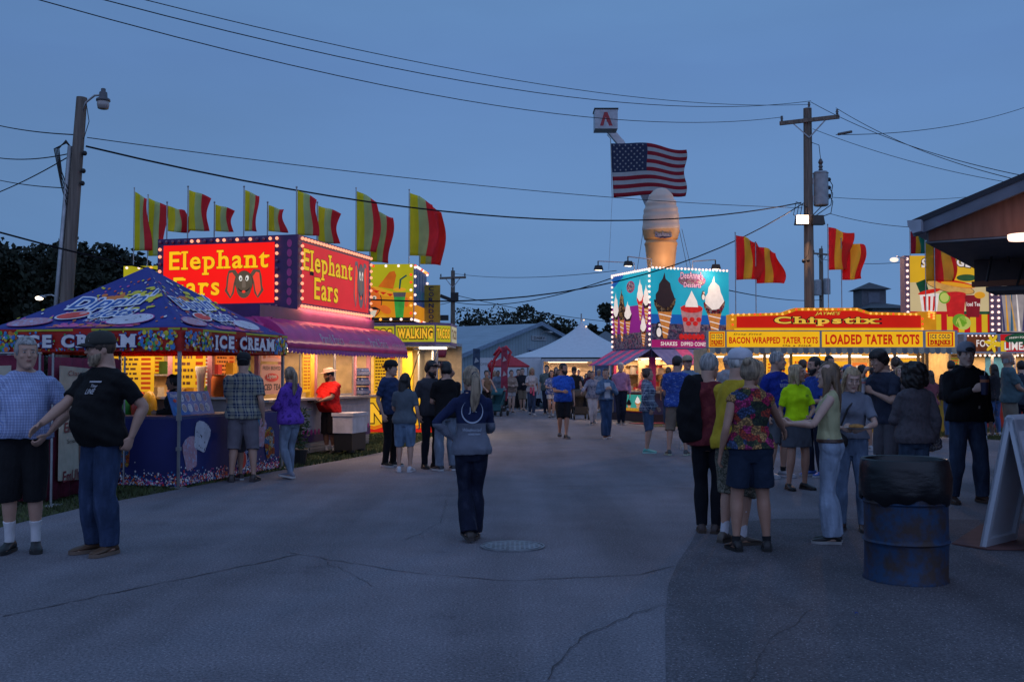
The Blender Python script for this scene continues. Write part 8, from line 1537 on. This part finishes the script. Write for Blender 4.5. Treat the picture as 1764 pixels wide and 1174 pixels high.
# --- background crowd walking towards us
bg_ = [(838, 718, 638, 30, 'm', (.20, .13, .08), 'tank', ('jeans', pl(*BK)), 'dark', 'short', ('push', 'push'), 0, "person in a tan tank top half hidden behind the walking woman, at the teal stroller"),
 (858, 708, 638, 10, 'f', (.22, .25, .30), 'hoodie', ('leggings', pl(*BK)), 'dark', 'bun', ('pocket', 'pocket'), .3, "woman in a pale grey hoodie and black leggings in the far crowd"),
 (881, 712, 637, 12, 'f', (.34, .25, .20), 'hoodie', ('shortshorts', pl(.5, .48, .48)), 'black', 'bun', ('front', 'front'), .2, "woman in a beige top and white shorts in the far crowd"),
 (898, 706, 640, 0, 'f', (.03, .07, .06), 'tee', ('leggings', pl(*BK)), 'brown', 'long', ('hang', 'hang'), .3, "woman in dark green half hidden left of the blonde woman"),
 (916, 715, 633, 8, 'f', (.50, .46, .46), 'tee', ('jeans', dn(DEN)), 'blonde', 'long', ('front', 'hang'), .35, "blonde woman in a white tee and jeans with a pink jacket tied at her waist"),
 (942, 714, 629, -10, 'm', (.10, .14, .14), 'tee', ('jeans', dn(DDEN)), 'dark', 'short', ('hang', 'front'), .3, "man in a grey green tee between the blonde and the floral blouse"),
 (950, 720, 637, 5, 'f', None, 'tee', ('shortshorts', pl(.55, .52, .52)), 'dark', 'bob', ('front', 'hang'), .3, "woman in a blue and white patterned blouse and white shorts"),
 (989, 716, 632, 5, 'm', (.015, .015, .018), 'tee', ('jeans', pl(*BK)), 'dark', 'short', ('push', 'push'), .3, "man in black tee and cap pushing the black stroller"),
 (1010, 708, 643, 0, 'f', (.03, .03, .04), 'tee', ('skirt', pl(*BK)), 'dark', 'long', ('hang', 'hang'), .2, "dark haired woman in black skirt behind the stroller"),
 (1021, 731, 639, 5, 'f', None, 'jacket', ('jeans', pl(.50, .48, .50)), 'brown', 'bun', ('out', 'hang'), .3, "woman in white trousers, patterned blouse and denim shirt"),
 (1036, 700, 631, 10, 'm', (.30, .02, .05), 'tee', ('shorts', pl(*GRY)), 'brown', 'short', ('hang', 'hang'), .2, "man in a red shirt glimpsed behind the denim jacket"),
 (893, 705, 636, 5, 'm', (.16, .02, .02), 'tee', ('jeans', pl(*BK)), 'dark', 'short', ('hang', 'hang'), .3, "man in dark red shirt glimpsed behind the blonde woman"),
 (926, 702, 634, -5, 'm', (.12, .02, .03), 'long', ('jeans', dn(DDEN)), 'brown', 'short', ('hang', 'hang'), .3, "person in dark red sleeves glimpsed right of the blonde woman"),
 (870, 702, 640, 0, 'f', (.05, .05, .06), 'tee', ('jeans', pl(*BK)), 'dark', 'long', ('hang', 'hang'), .3, "dark haired woman in black between the grey hoodie and the beige top"),
 (958, 706, 632, 10, 'f', (.06, .05, .05), 'tee', ('jeans', dn(DDEN)), 'dark', 'long', ('hang', 'hang'), .3, "long dark haired woman behind the patterned blouse"),
 (905, 700, 640, -8, 'm', (.06, .10, .09), 'tee', ('shorts', pl(*GRY)), 'brown', 'short', ('hang', 'hang'), .3, "farthest man in teal tee between two women"),
 (847, 699, 641, 10, 'f', (0.25, 0.1, 0.08), 'tee', ('jeans', pl(*BK)), 'brown', 'long', ('hang', 'hang'), .25, "far woman in rust red beside the teal stroller"), (888, 697, 643, -10, 'm', (0.05, 0.06, 0.1), 'tee', ('jeans', pl(*BK)), 'dark', 'short', ('hang', 'hang'), .25, "far man in navy right behind the beige top"), (912, 697, 641, 5, 'f', (0.3, 0.28, 0.26), 'tee', ('jeans', pl(*BK)), 'blonde', 'bun', ('hang', 'hang'), .25, "far fair haired woman above the pink jacket"), (934, 696, 642, 0, 'm', (0.1, 0.12, 0.08), 'tee', ('jeans', pl(*BK)), 'brown', 'short', ('hang', 'hang'), .25, "far man in olive left of the trailer door"), (979, 698, 640, 12, 'm', (0.3, 0.26, 0.2), 'tee', ('jeans', pl(*BK)), 'grey', 'short', ('hang', 'hang'), .25, "far man in cream behind the blue tie dye tee"), (1028, 697, 643, -5, 'f', (0.08, 0.04, 0.06), 'tee', ('jeans', pl(*BK)), 'dark', 'long', ('hang', 'hang'), .25, "far dark haired woman beside the denim jacket"), (1057, 699, 641, 8, 'm', (0.12, 0.14, 0.2), 'tee', ('jeans', pl(*BK)), 'brown', 'short', ('hang', 'hang'), .25, "far man in slate tee left of the pink shirt"), (1084, 703, 640, -15, 'f', (0.3, 0.3, 0.34), 'tee', ('jeans', pl(*BK)), 'brown', 'bob', ('hang', 'hang'), .25, "far woman in pale top right of the pink shirt"),
 (852, 704, 638, 15, 'f', (0.32, 0.3, 0.3), 'tee', ('shorts', pl(*KHA)), 'blonde', 'long', ('hang', 'front'), .25, "far blonde woman in pale grey near the teal stroller"), (864, 700, 644, -5, 'm', (0.04, 0.05, 0.05), 'tee', ('shorts', pl(*KHA)), 'dark', 'short', ('hang', 'front'), .25, "short far man in charcoal behind the grey hoodie"), (900, 708, 634, 5, 'm', (0.03, 0.03, 0.04), 'tee', ('shorts', pl(*KHA)), 'brown', 'short', ('hang', 'front'), .25, "tall far man in black left of the pink jacket woman"), (920, 702, 638, 12, 'f', (0.12, 0.2, 0.26), 'tee', ('jeans', pl(*KHA)), 'dark', 'bun', ('hang', 'front'), .25, "far woman in teal blue behind the blonde woman"), (963, 712, 636, -8, 'f', (0.28, 0.12, 0.14), 'tee', ('shorts', dn(DEN)), 'brown', 'long', ('hang', 'front'), .25, "far woman in dusty rose left of the blue tie dye tee"), (996, 704, 636, 6, 'm', (0.08, 0.12, 0.22), 'tee', ('shorts', pl(*KHA)), 'brown', 'short', ('hang', 'front'), .25, "far man in denim blue above the black stroller"), (1016, 710, 638, -12, 'f', (0.1, 0.02, 0.04), 'tee', ('jeans', pl(*KHA)), 'dark', 'long', ('hang', 'front'), .25, "far woman in wine red left of the white trousers"), (1032, 708, 636, 8, 'm', (0.26, 0.26, 0.28), 'tee', ('shorts', pl(*KHA)), 'grey', 'short', ('hang', 'front'), .25, "far man in pale grey right of the white trousers"), (1059, 712, 634, 4, 'f', (0.05, 0.08, 0.05), 'tee', ('shorts', dn(DEN)), 'brown', 'bun', ('hang', 'front'), .25, "far woman in dark green between denim jacket and pink shirt"), (1096, 708, 636, 160, 'm', (0.06, 0.05, 0.09), 'tee', ('jeans', pl(*KHA)), 'dark', 'short', ('hang', 'front'), .25, "man in dark violet facing the dessert stall cone panel"),
 (1003, 700, 640, 0, 'm', (.20, .22, .26), 'tee', ('shorts', pl(*KHA)), 'grey', 'short', ('hang', 'hang'), .2, "far man in a pale tee behind the stroller handle")]
pinfo = {}
for i, (px, fy, hy, yw, sx, c, tk, bt, hc, hs, am, wk, lb) in enumerate(bg_):
    tp = (tk, pl(*c)) if c else (tk, ('blotch', (.45, .46, .55), (.05, .10, .30), (.5, .5, .58)) if px == 950 else ('blotch', (.05, .08, .15), (.30, .30, .36), (.08, .12, .2)))
    pinfo[px] = person(px, fy, hy, yw, lb, sex=sx, arms=am, walk=wk * (1 if i % 2 else -1), stance=.09, head=((i * 37) % 30 - 15, 3), hair=(hs, hc), top=tp, bottom=bt, fat=.1 + .13 * (i % 4), shoes=((.03, .03, .035), (.35, .35, .37), (.10, .06, .04))[i % 3], cap=('front', (.02, .02, .02), (.02, .02, .02)) if px == 989 else None, skin=(SK, SK_TAN, SK_PALE)[i % 3], socks=(.5, .5, .5) if px == 950 else None)
q_ = MB(); 
def knot(q): q.lathe([(.17, 0), (.175, .05), (.165, .08)], mat("pink_jacket", (.65, .10, .18), .8), (0, .02, 0), 16, 1, .72); q.box(-.09, -.02, -.16, -.12, -.18, .06, mat("pink_jacket", (.65, .10, .18))); q.box(.02, .08, -.16, -.12, -.26, .06, MATS["pink_jacket"])
o = MB(); knot(o); o = o.build("tied_jacket", pinfo[916]['P'], 40); o.location = (0, 0, .98 * pinfo[916]['k'])
person(970, 755, 626, 8, "bearded man in a blue tie dye tee and black shorts walking towards us", fat=.45, walk=-.42, stance=.10, arms=('front', 'hang'), head=(38, 0), skin=SK_TAN, hair=('short', 'dark'), beard='dark', top=('tee', ('blotch', (.012, .03, .20), (.03, .12, .55), (.02, .06, .35))), bottom=('shorts', pl(*BK)), shoes=(.02, .02, .025), sole=(.12, .12, .14))
person(1044, 755, 635, 10, "woman in a denim jacket over a white top and blue jeans with a brown belt", sex='f', fat=.1, walk=.15, stance=.07, arms=('chest', 'chest'), head=(-20, 0), hair=('bun', 'brown'), top=('jacket', dn((.10, .17, .27))), bottom=('flare', dn((.03, .065, .14))), belt=(.08, .04, .025), shoes=(.12, .05, .03), hem=.97,
       print_=('front', [("rect", 0, 1.02, .15, .38, (.46, .48, .52), {})]))
person(1070, 731, 625, -5, "older grey haired man in a pink checked shirt and dark jeans", fat=.3, arms=('hang', 'hang'), stance=.11, walk=.1, head=(-5, 0), skin=SK_PALE, hair=('short', 'white'), top=('long', ('check', (.48, .26, .40), (.36, .16, .30))), bottom=('jeans', dn(DDEN)), belt=(.02, .02, .02), shoes=(.03, .025, .025), hem=.96)
# --- in front of the dessert stall
p = person(1116, 780, 634, 78, "woman in a blue plaid shirt, denim shorts and mint sneakers standing in profile", sex='f', fat=.25, arms=('pocket', 'low'), head=(4, 0), hair=('bun', 'brown'), top=('jacket', ('plaid', (.30, .36, .42), (.025, .04, .10), (.4, .45, .5))), bottom=('shorts', dn((.06, .11, .2))), shoes=(.12, .42, .36), sole=(.3, .6, .55), stance=.06)
bag(p, .17, -.05, .98, .10, .06, .10, (.012, .012, .014), "small black bag carried by the woman in blue plaid", [(.17, -.05, 1.05), (.05, -.16, 1.25), (-.1, .0, 1.46), (.08, .12, 1.2), (.17, -.03, 1.05)])
person(1167, 784, 614, 172, "man in a blue and white patterned tee and khaki shorts seen from behind", fat=.55, arms=('pocket', 'low'), stance=.15, head=(-30, 0), hair=('short', 'dark'), top=('tee', ('streak', (.03, .07, .30), (.04, .10, .38), (.38, .44, .56))), bottom=('cargo', pl(.22, .17, .125)), shoes=(.04, .05, .055), sole=(.35, .4, .3))
person(1184, 776, 612, 5, "man with a tan and black cap facing the patterned tee man", fat=.1, arms=('hang', 'hang'), head=(0, 0), Y=21.2, skin=SK, hair=('short', 'brown'), cap=('front', (.42, .36, .24), (.03, .03, .03)), top=('tee', pl(.20, .28, .36)), bottom=('shorts', pl(.28, .24, .2)), shoes=(.3, .26, .22), socks=(.5, .5, .5), sockh=.4)
p = person(1152, 733, 632, 170, "dark haired woman waiting at the dessert counter behind the patterned tee man", sex='f', arms=('hang', 'hang'), hair=('pony', 'brown'), top=('tee', pl(.05, .06, .1)), bottom=('jeans', dn(DEN)), shoes=(.3, .1, .05))
# --- right foreground group
p = person(1222, 917, 609, 160, "shaved headed man in a maroon tee with a black garment over his shoulder", fat=.35, arms=('hang', 'front'), stance=.07, head=(-20, 4), skin=SK, hair=('buzz', 'grey'), top=('loose', ('blotch', (.17, .025, .03), (.15, .022, .03), (.22, .04, .04))), bottom=('jeans', pl(.008, .009, .014)), shoes=(.05, .03, .025), sole=(.05, .03, .02))
B = Body(); k_ = p['k']
B.limb([(.10, .09, 1.49, .03, .10), (.15, .13, 1.40, .02, .10), (.16, .16, 1.2, .022, .12), (.15, .17, 1.02, .022, .125), (.13, .16, .90, .018, .10)], ref=(0, 1, 0)); B.limb([(.10, .10, 1.48, .03, .09), (.12, .0, 1.52, .03, .09), (.13, -.12, 1.42, .03, .09), (.13, -.17, 1.2, .03, .09), (.13, -.17, 1.1, .02, .07)], ref=(0, 0, 1))
me = B.melt(.009, 2); wrinkle(me, .009, 26, 5, .5); co = np.empty(len(me.vertices) * 3); me.vertices.foreach_get("co", co); me.vertices.foreach_set("co", co * k_); me.materials.append(fabric('plain', (.008, .008, .010))); me.shade_smooth(); o = bpy.data.objects.new("carried_jacket", me); COL.objects.link(o); o.location = p['base']; o.rotation_euler.z = R(160); tag(o, "black garment draped over the maroon tee man's shoulder", "jacket")
person(1266, 936, 599, 125, "man in a white cap, yellow tee, camouflage shorts and white socks", fat=.65, arms=('front', 'front'), stance=.11, lean=7, head=(-22, 2), hair=('short', 'white'), cap=('front', (.52, .54, .60), (.03, .03, .04)), top=('tee', pl(.52, .36, .025)), bottom=('cargo', ('camo', (.16, .155, .12), (.07, .07, .05), (.25, .23, .18), (.11, .12, .09))), shoes=(.10, .08, .065), sole=(.06, .05, .04), socks=(.58, .58, .62), sockh=.55)
person(1294, 948, 617, 180, "woman with a hair bun in a sleeveless floral top, navy shorts and black shoes", sex='f', fat=.6, arms=('out', 'hang'), stance=.14, head=(-35, 0), skin=SK_TAN, hair=('bun', 'ash'), top=('sleeveless', ('floral', (.50, .02, .10), (.06, .10, .22), (.45, .06, .03), (.04, .06, .03), (.55, .30, .10), (.50, .04, .18), (.12, .14, .05))), bottom=('midshorts', pl(.016, .028, .055)), shoes=(.010, .010, .011), sole=(.01, .01, .01), socks=(.012, .012, .014), sockh=.12, hem=.93)
person(1340, 822, 607, 35, "grey haired man in a blue printed tee and grey shorts facing right", fat=.45, arms=('hang', 'low'), head=(38, 0), stance=.13, hair=('short', 'grey'), top=('tee', ('blotch', (.006, .012, .09), (.012, .03, .26), (.008, .02, .16))), bottom=('shorts', pl(.11, .12, .14)), shoes=(.30, .31, .34), sole=(.45, .45, .48), socks=(.015, .015, .015), sockh=.15,
       print_=('front', [("BREWERS", .0, 1.26, .22, .055, (.24, .26, .36), dict(bold=.03, slab=True)), ("MILWAUKEE", .0, 1.335, .15, .022, (.24, .26, .36), dict(arc=.02))]))
p = person(1374, 843, 628, 18, "woman with a blonde bob in a neon yellow tee and grey skirt", sex='f', fat=.35, arms=('hang', 'belly'), head=(48, -4), stance=.13, skin=SK_TAN, hair=('bob', 'blonde'), top=('tee', pl(.50, .80, .004)), bottom=('skirt', pl(.075, .085, .105)), shoes=(.008, .008, .009), sole=(.01, .01, .01), hem=.93, print_=('front', [("UTC", .08, 1.30, .06, .032, (.05, .09, .02), dict(bold=.03))]))
person(1405, 820, 616, -62, "moustached dark haired man in a blue shirt behind the neon tee", arms=('front', 'front'), head=(-5, 0), fat=.1, hair=('short', 'dark'), top=('tee', ('blotch', (.015, .03, .15), (.03, .08, .35), (.02, .05, .25))), bottom=('jeans', dn(DDEN)), shoes=(.05, .12, .4), sole=(.4, .45, .5), beard='dark')
p = person(1432, 935, 624, -112, "young woman in a pale tank top and light flared jeans with frayed hems, hands raised", sex='f', arms=('open', 'open'), stance=.055, walk=.0, head=(-6, 0), fat=.25, skin=SK_PALE, hair=('wavy', 'lightbrown'), top=('tank', pl(.44, .43, .24)), bottom=('flare', dn((.30, .38, .50))), belt=(.06, .03, .02), shoes=(.012, .012, .013), sole=(.3, .3, .3))
p = person(1468, 914, 630, -22, "blonde young woman looking down in a grey top and ripped light jeans beside the barrel", sex='f', arms=('front', 'plate'), head=(20, 22), stance=.11, skin=SK_PALE, hair=('long', 'blonde'), top=('tee', pl(.17, .19, .24)), bottom=('jeans', dn((.13, .19, .29))), shoes=(.08, .05, .04), sole=(.05, .04, .04), hem=.98)
held(p, 'l', 'food_tray', plate_b, "small paper tray of food held by the blonde young woman", "plate", .10, (0, 0, .03))
bag(p, -.13, -.16, .96, .10, .06, .085, (.010, .010, .012), "black shoulder bag at the blonde young woman's hip", [(-.13, -.16, 1.02), (-.02, -.17, 1.3), (.1, -.02, 1.46)])
p = person(1530, 853, 601, -66, "tall dark haired young man in a navy tee and grey shorts bending over his food", arms=('mouth', 'chest'), lean=7, head=(-14, 16), stance=.08, hair=('mop', 'dark'), skin=SK, top=('tee', pl(.035, .042, .07)), bottom=('shorts', pl(.10, .095, .11)), shoes=(.1, .1, .12))
o = held(p, 'l', 'drink_cup', cup_b((.55, .55, .58), (.5, .2, .2), .17, .045, False), "white drink cup held by the tall dark haired young man", "cup", .10, (0, -.04, .03))
p = person(1578, 893, 627, 188, "woman with big dark curly hair in a grey jacket and jeans walking right", sex='f', fat=.3, arms=('hang', 'front'), walk=-.34, stance=.09, head=(-30, 0), hair=('curly', 'dark'), top=('jacket', ('blotch', (.06, .055, .065), (.11, .10, .115), (.08, .075, .085))), bottom=('jeans', dn((.055, .09, .15))), shoes=(.03, .02, .018), sole=(.03, .02, .02))
bag(p, -.20, -.02, .86, .13, .06, .10, (.2, .2, .2), "pale patterned handbag hanging at the curly haired woman's side", [(-.2, -.02, .95), (-.21, -.02, 1.1), (-.17, -.1, 1.3)], m_=fabric('floral', (.30, .29, .30), (.12, .13, .2), (.35, .33, .30)))
p = person(1668, 866, 589, 4, "man in a black hooded sweatshirt, backwards grey cap and brown boots holding a cup", fat=.4, arms=('chest', 'hang'), stance=.17, head=(-10, 4), skin=SK_PALE, hair=('short', 'brown'), cap=('back', (.24, .25, .29), (.05, .05, .06)), top=('hoodie', pl(.007, .007, .009)), bottom=('loosejeans', dn((.035, .055, .10))), shoes=(.065, .035, .025), sole=(.06, .04, .03), hem=.90, print_=('front', [("rect", .03, 1.04, .022, .03, (.28, .25, .22), {})]))
held(p, 'r', 'drink_cup', cup_b((.012, .015, .05), (.45, .16, .08), .21, .05), "large dark navy cup with straw held by the black hoodie man", "cup", .09, (.02, -.03, .02))
q = MB(); k_ = p['k']
A_s = p['hands'][1][0]; S_ = Vector((.20, .012, 1.383)) * k_
for j, c in enumerate("carhartt"):
    f = .28 + j * .075; c_ = S_.lerp(A_s, f) + Vector((.055, -.045, 0)) * k_ * (1.05 - .2 * f); u_ = Vector((.1, -.25, -.95)).normalized(); q.text(frame(c_, u_, Vector((.75, .65, 0)).normalized()), c, 0, 0, .034, .045, .012, mat("sleeve_print", (.42, .42, .44)), .02)
q.build("sleeve_print", p['P'])
person(1740, 777, 606, 78, "balding man in a grey teal tee and khaki shorts looking up to the right", fat=.75, arms=('belly', 'belly'), head=(10, -14), stance=.1, skin=SK_TAN, hair=('bald', 'grey'), top=('tee', pl(.075, .13, .15)), bottom=('shorts', pl(.21, .18, .14)), shoes=(.04, .05, .1), sole=(.4, .4, .42))
more = [(1640, 755, 622, 170, 'm', (.03, .03, .035), 'jacket', ('jeans', dn((.06, .12, .25))), 'dark', 'short', "dark clothed man glimpsed left behind the black hoodie man", 0),
 (1714, 750, 627, 200, 'f', (.02, .02, .025), 'tee', ('jeans', dn((.06, .12, .28))), 'black', 'long', "long black haired woman between the hoodie man and the teal tee man", 0),
 (1762, 770, 622, 160, 'm', (.03, .04, .06), 'jacket', ('jeans', dn(DDEN)), 'dark', 'short', "man in dark jacket cut by the right edge of the view", 0),
 (1430, 760, 613, 10, 'm', (.04, .05, .09), 'tee', ('shorts', pl(*GRY)), 'dark', 'short', "dark haired man behind the light jeans woman's head", 0),
 (1449, 765, 633, -30, 'f', (.05, .05, .06), 'tee', ('jeans', dn(DEN)), 'dark', 'bob', "dark haired woman just behind the blonde young woman", 0),
 (1462, 772, 628, 20, 'm', (.10, .12, .2), 'tee', ('shorts', pl(*GRY)), 'dark', 'short', "person with a blue and white bandana behind the blonde young woman", 2),
 (1487, 762, 629, 190, 'm', (.10, .42, .20), 'tee', ('shorts', pl(.06, .06, .08)), 'black', 'mop', "boy in a bright green top with his back turned at the tot stall", 0),
 (1507, 775, 632, 180, 'm', (.02, .02, .03), 'tee', ('shorts', pl(.3, .32, .36)), 'black', 'short', "small boy in black with pale shorts in the tot stall queue", 0),
 (1552, 770, 630, -20, 'f', (.10, .08, .08), 'tee', ('jeans', dn(DEN)), 'blonde', 'long', "woman's face between the navy tee man and the curly hair", 0),
 (1310, 760, 622, 160, 'f', (.12, .12, .14), 'tee', ('jeans', dn(DEN)), 'blonde', 'long', "fair haired woman waiting behind the floral top woman", 0),
 (1255, 758, 613, 190, 'm', (.35, .36, .38), 'tee', ('shorts', pl(*KHA)), 'grey', 'short', "man with a pale cap far behind the maroon tee man", 1),
 (1384, 762, 620, 175, 'm', (.28, .06, .03), 'tee', ('jeans', dn(DDEN)), 'brown', 'short', "man in rusty tee at the counter behind the neon tee", 0),
 (1545, 768, 614, 200, 'f', (.14, .10, .10), 'tee', ('jeans', dn(DEN)), 'brown', 'pony', "woman at the counter hidden behind the navy tee man", 0),
 (1418, 758, 622, 170, 'm', (.04, .05, .09), 'tee', ('jeans', dn(DDEN)), 'brown', 'short', "man in navy with his back turned in the tot stall queue", 0),
 (1476, 757, 636, 15, 'f', (.22, .18, .16), 'tee', ('jeans', dn(DEN)), 'blonde', 'bun', "woman in tan facing away from the tot stall counter", 0),
 (1522, 765, 638, 185, 'm', (.05, .10, .07), 'tee', ('shorts', pl(*KHA)), 'dark', 'short', "person in dark green waiting beside the small boy in black", 0),
 (1604, 757, 638, 190, 'f', (.25, .08, .10), 'tee', ('jeans', dn(DEN)), 'brown', 'long', "woman in rose at the right end of the tot stall", 0),
 (1365, 757, 630, 178, 'm', (.20, .22, .24), 'tee', ('shorts', pl(*GRY)), 'grey', 'short', "grey haired man at the counter left of the neon tee", 0),
 (1655, 750, 640, 10, 'm', (.12, .10, .08), 'tee', ('jeans', dn(DDEN)), 'dark', 'short', "man in brown tee at the lemonade counter", 0),
 (1690, 756, 640, 180, 'f', (.3, .15, .08), 'tee', ('jeans', dn(DEN)), 'brown', 'bun', "woman at the lemonade counter right of the hoodie man", 0)]
for i, (px, fy, hy, yw, sx, c, tk, bt, hc, hs, lb, cp) in enumerate(more):
    person(px, fy, hy, yw, lb, sex=sx, arms=(('hang', 'hang'), ('front', 'front'), ('pocket', 'hang'))[i % 3], hair=(hs, hc), top=(tk, pl(*c)), bottom=bt, shoes=((.03, .03, .035), (.35, .35, .37))[i % 2], skin=(SK, SK_TAN, SK_PALE)[i % 3], stance=.1, cap=(('front', (.45, .45, .48), (.3, .1, .1)) if cp == 1 else ('back', (.12, .18, .42), (.5, .5, .5))) if cp else None, head=((i * 29) % 30 - 15, 0))
# stall staff
for px, Y, hy, yw, sx, c, hc, lb in ((1585, 28.4, 640, 0, 'f', (.30, .05, .04), 'brown', "worker in red inside the tot stall behind the counter"), (1345, 28.6, 640, 20, 'm', (.05, .05, .06), 'dark', "worker in black inside the tot stall near its left end"), (1108, 33.9, 640, -60, 'f', (.3, .04, .15), 'brown', "worker in magenta inside the dessert stall window")):
    person(px, 700, hy, yw, lb, sex=sx, Y=Y, arms=('front', 'front'), hair=('short', hc), top=('tee', pl(*c)), bottom=('jeans', pl(*BK)))
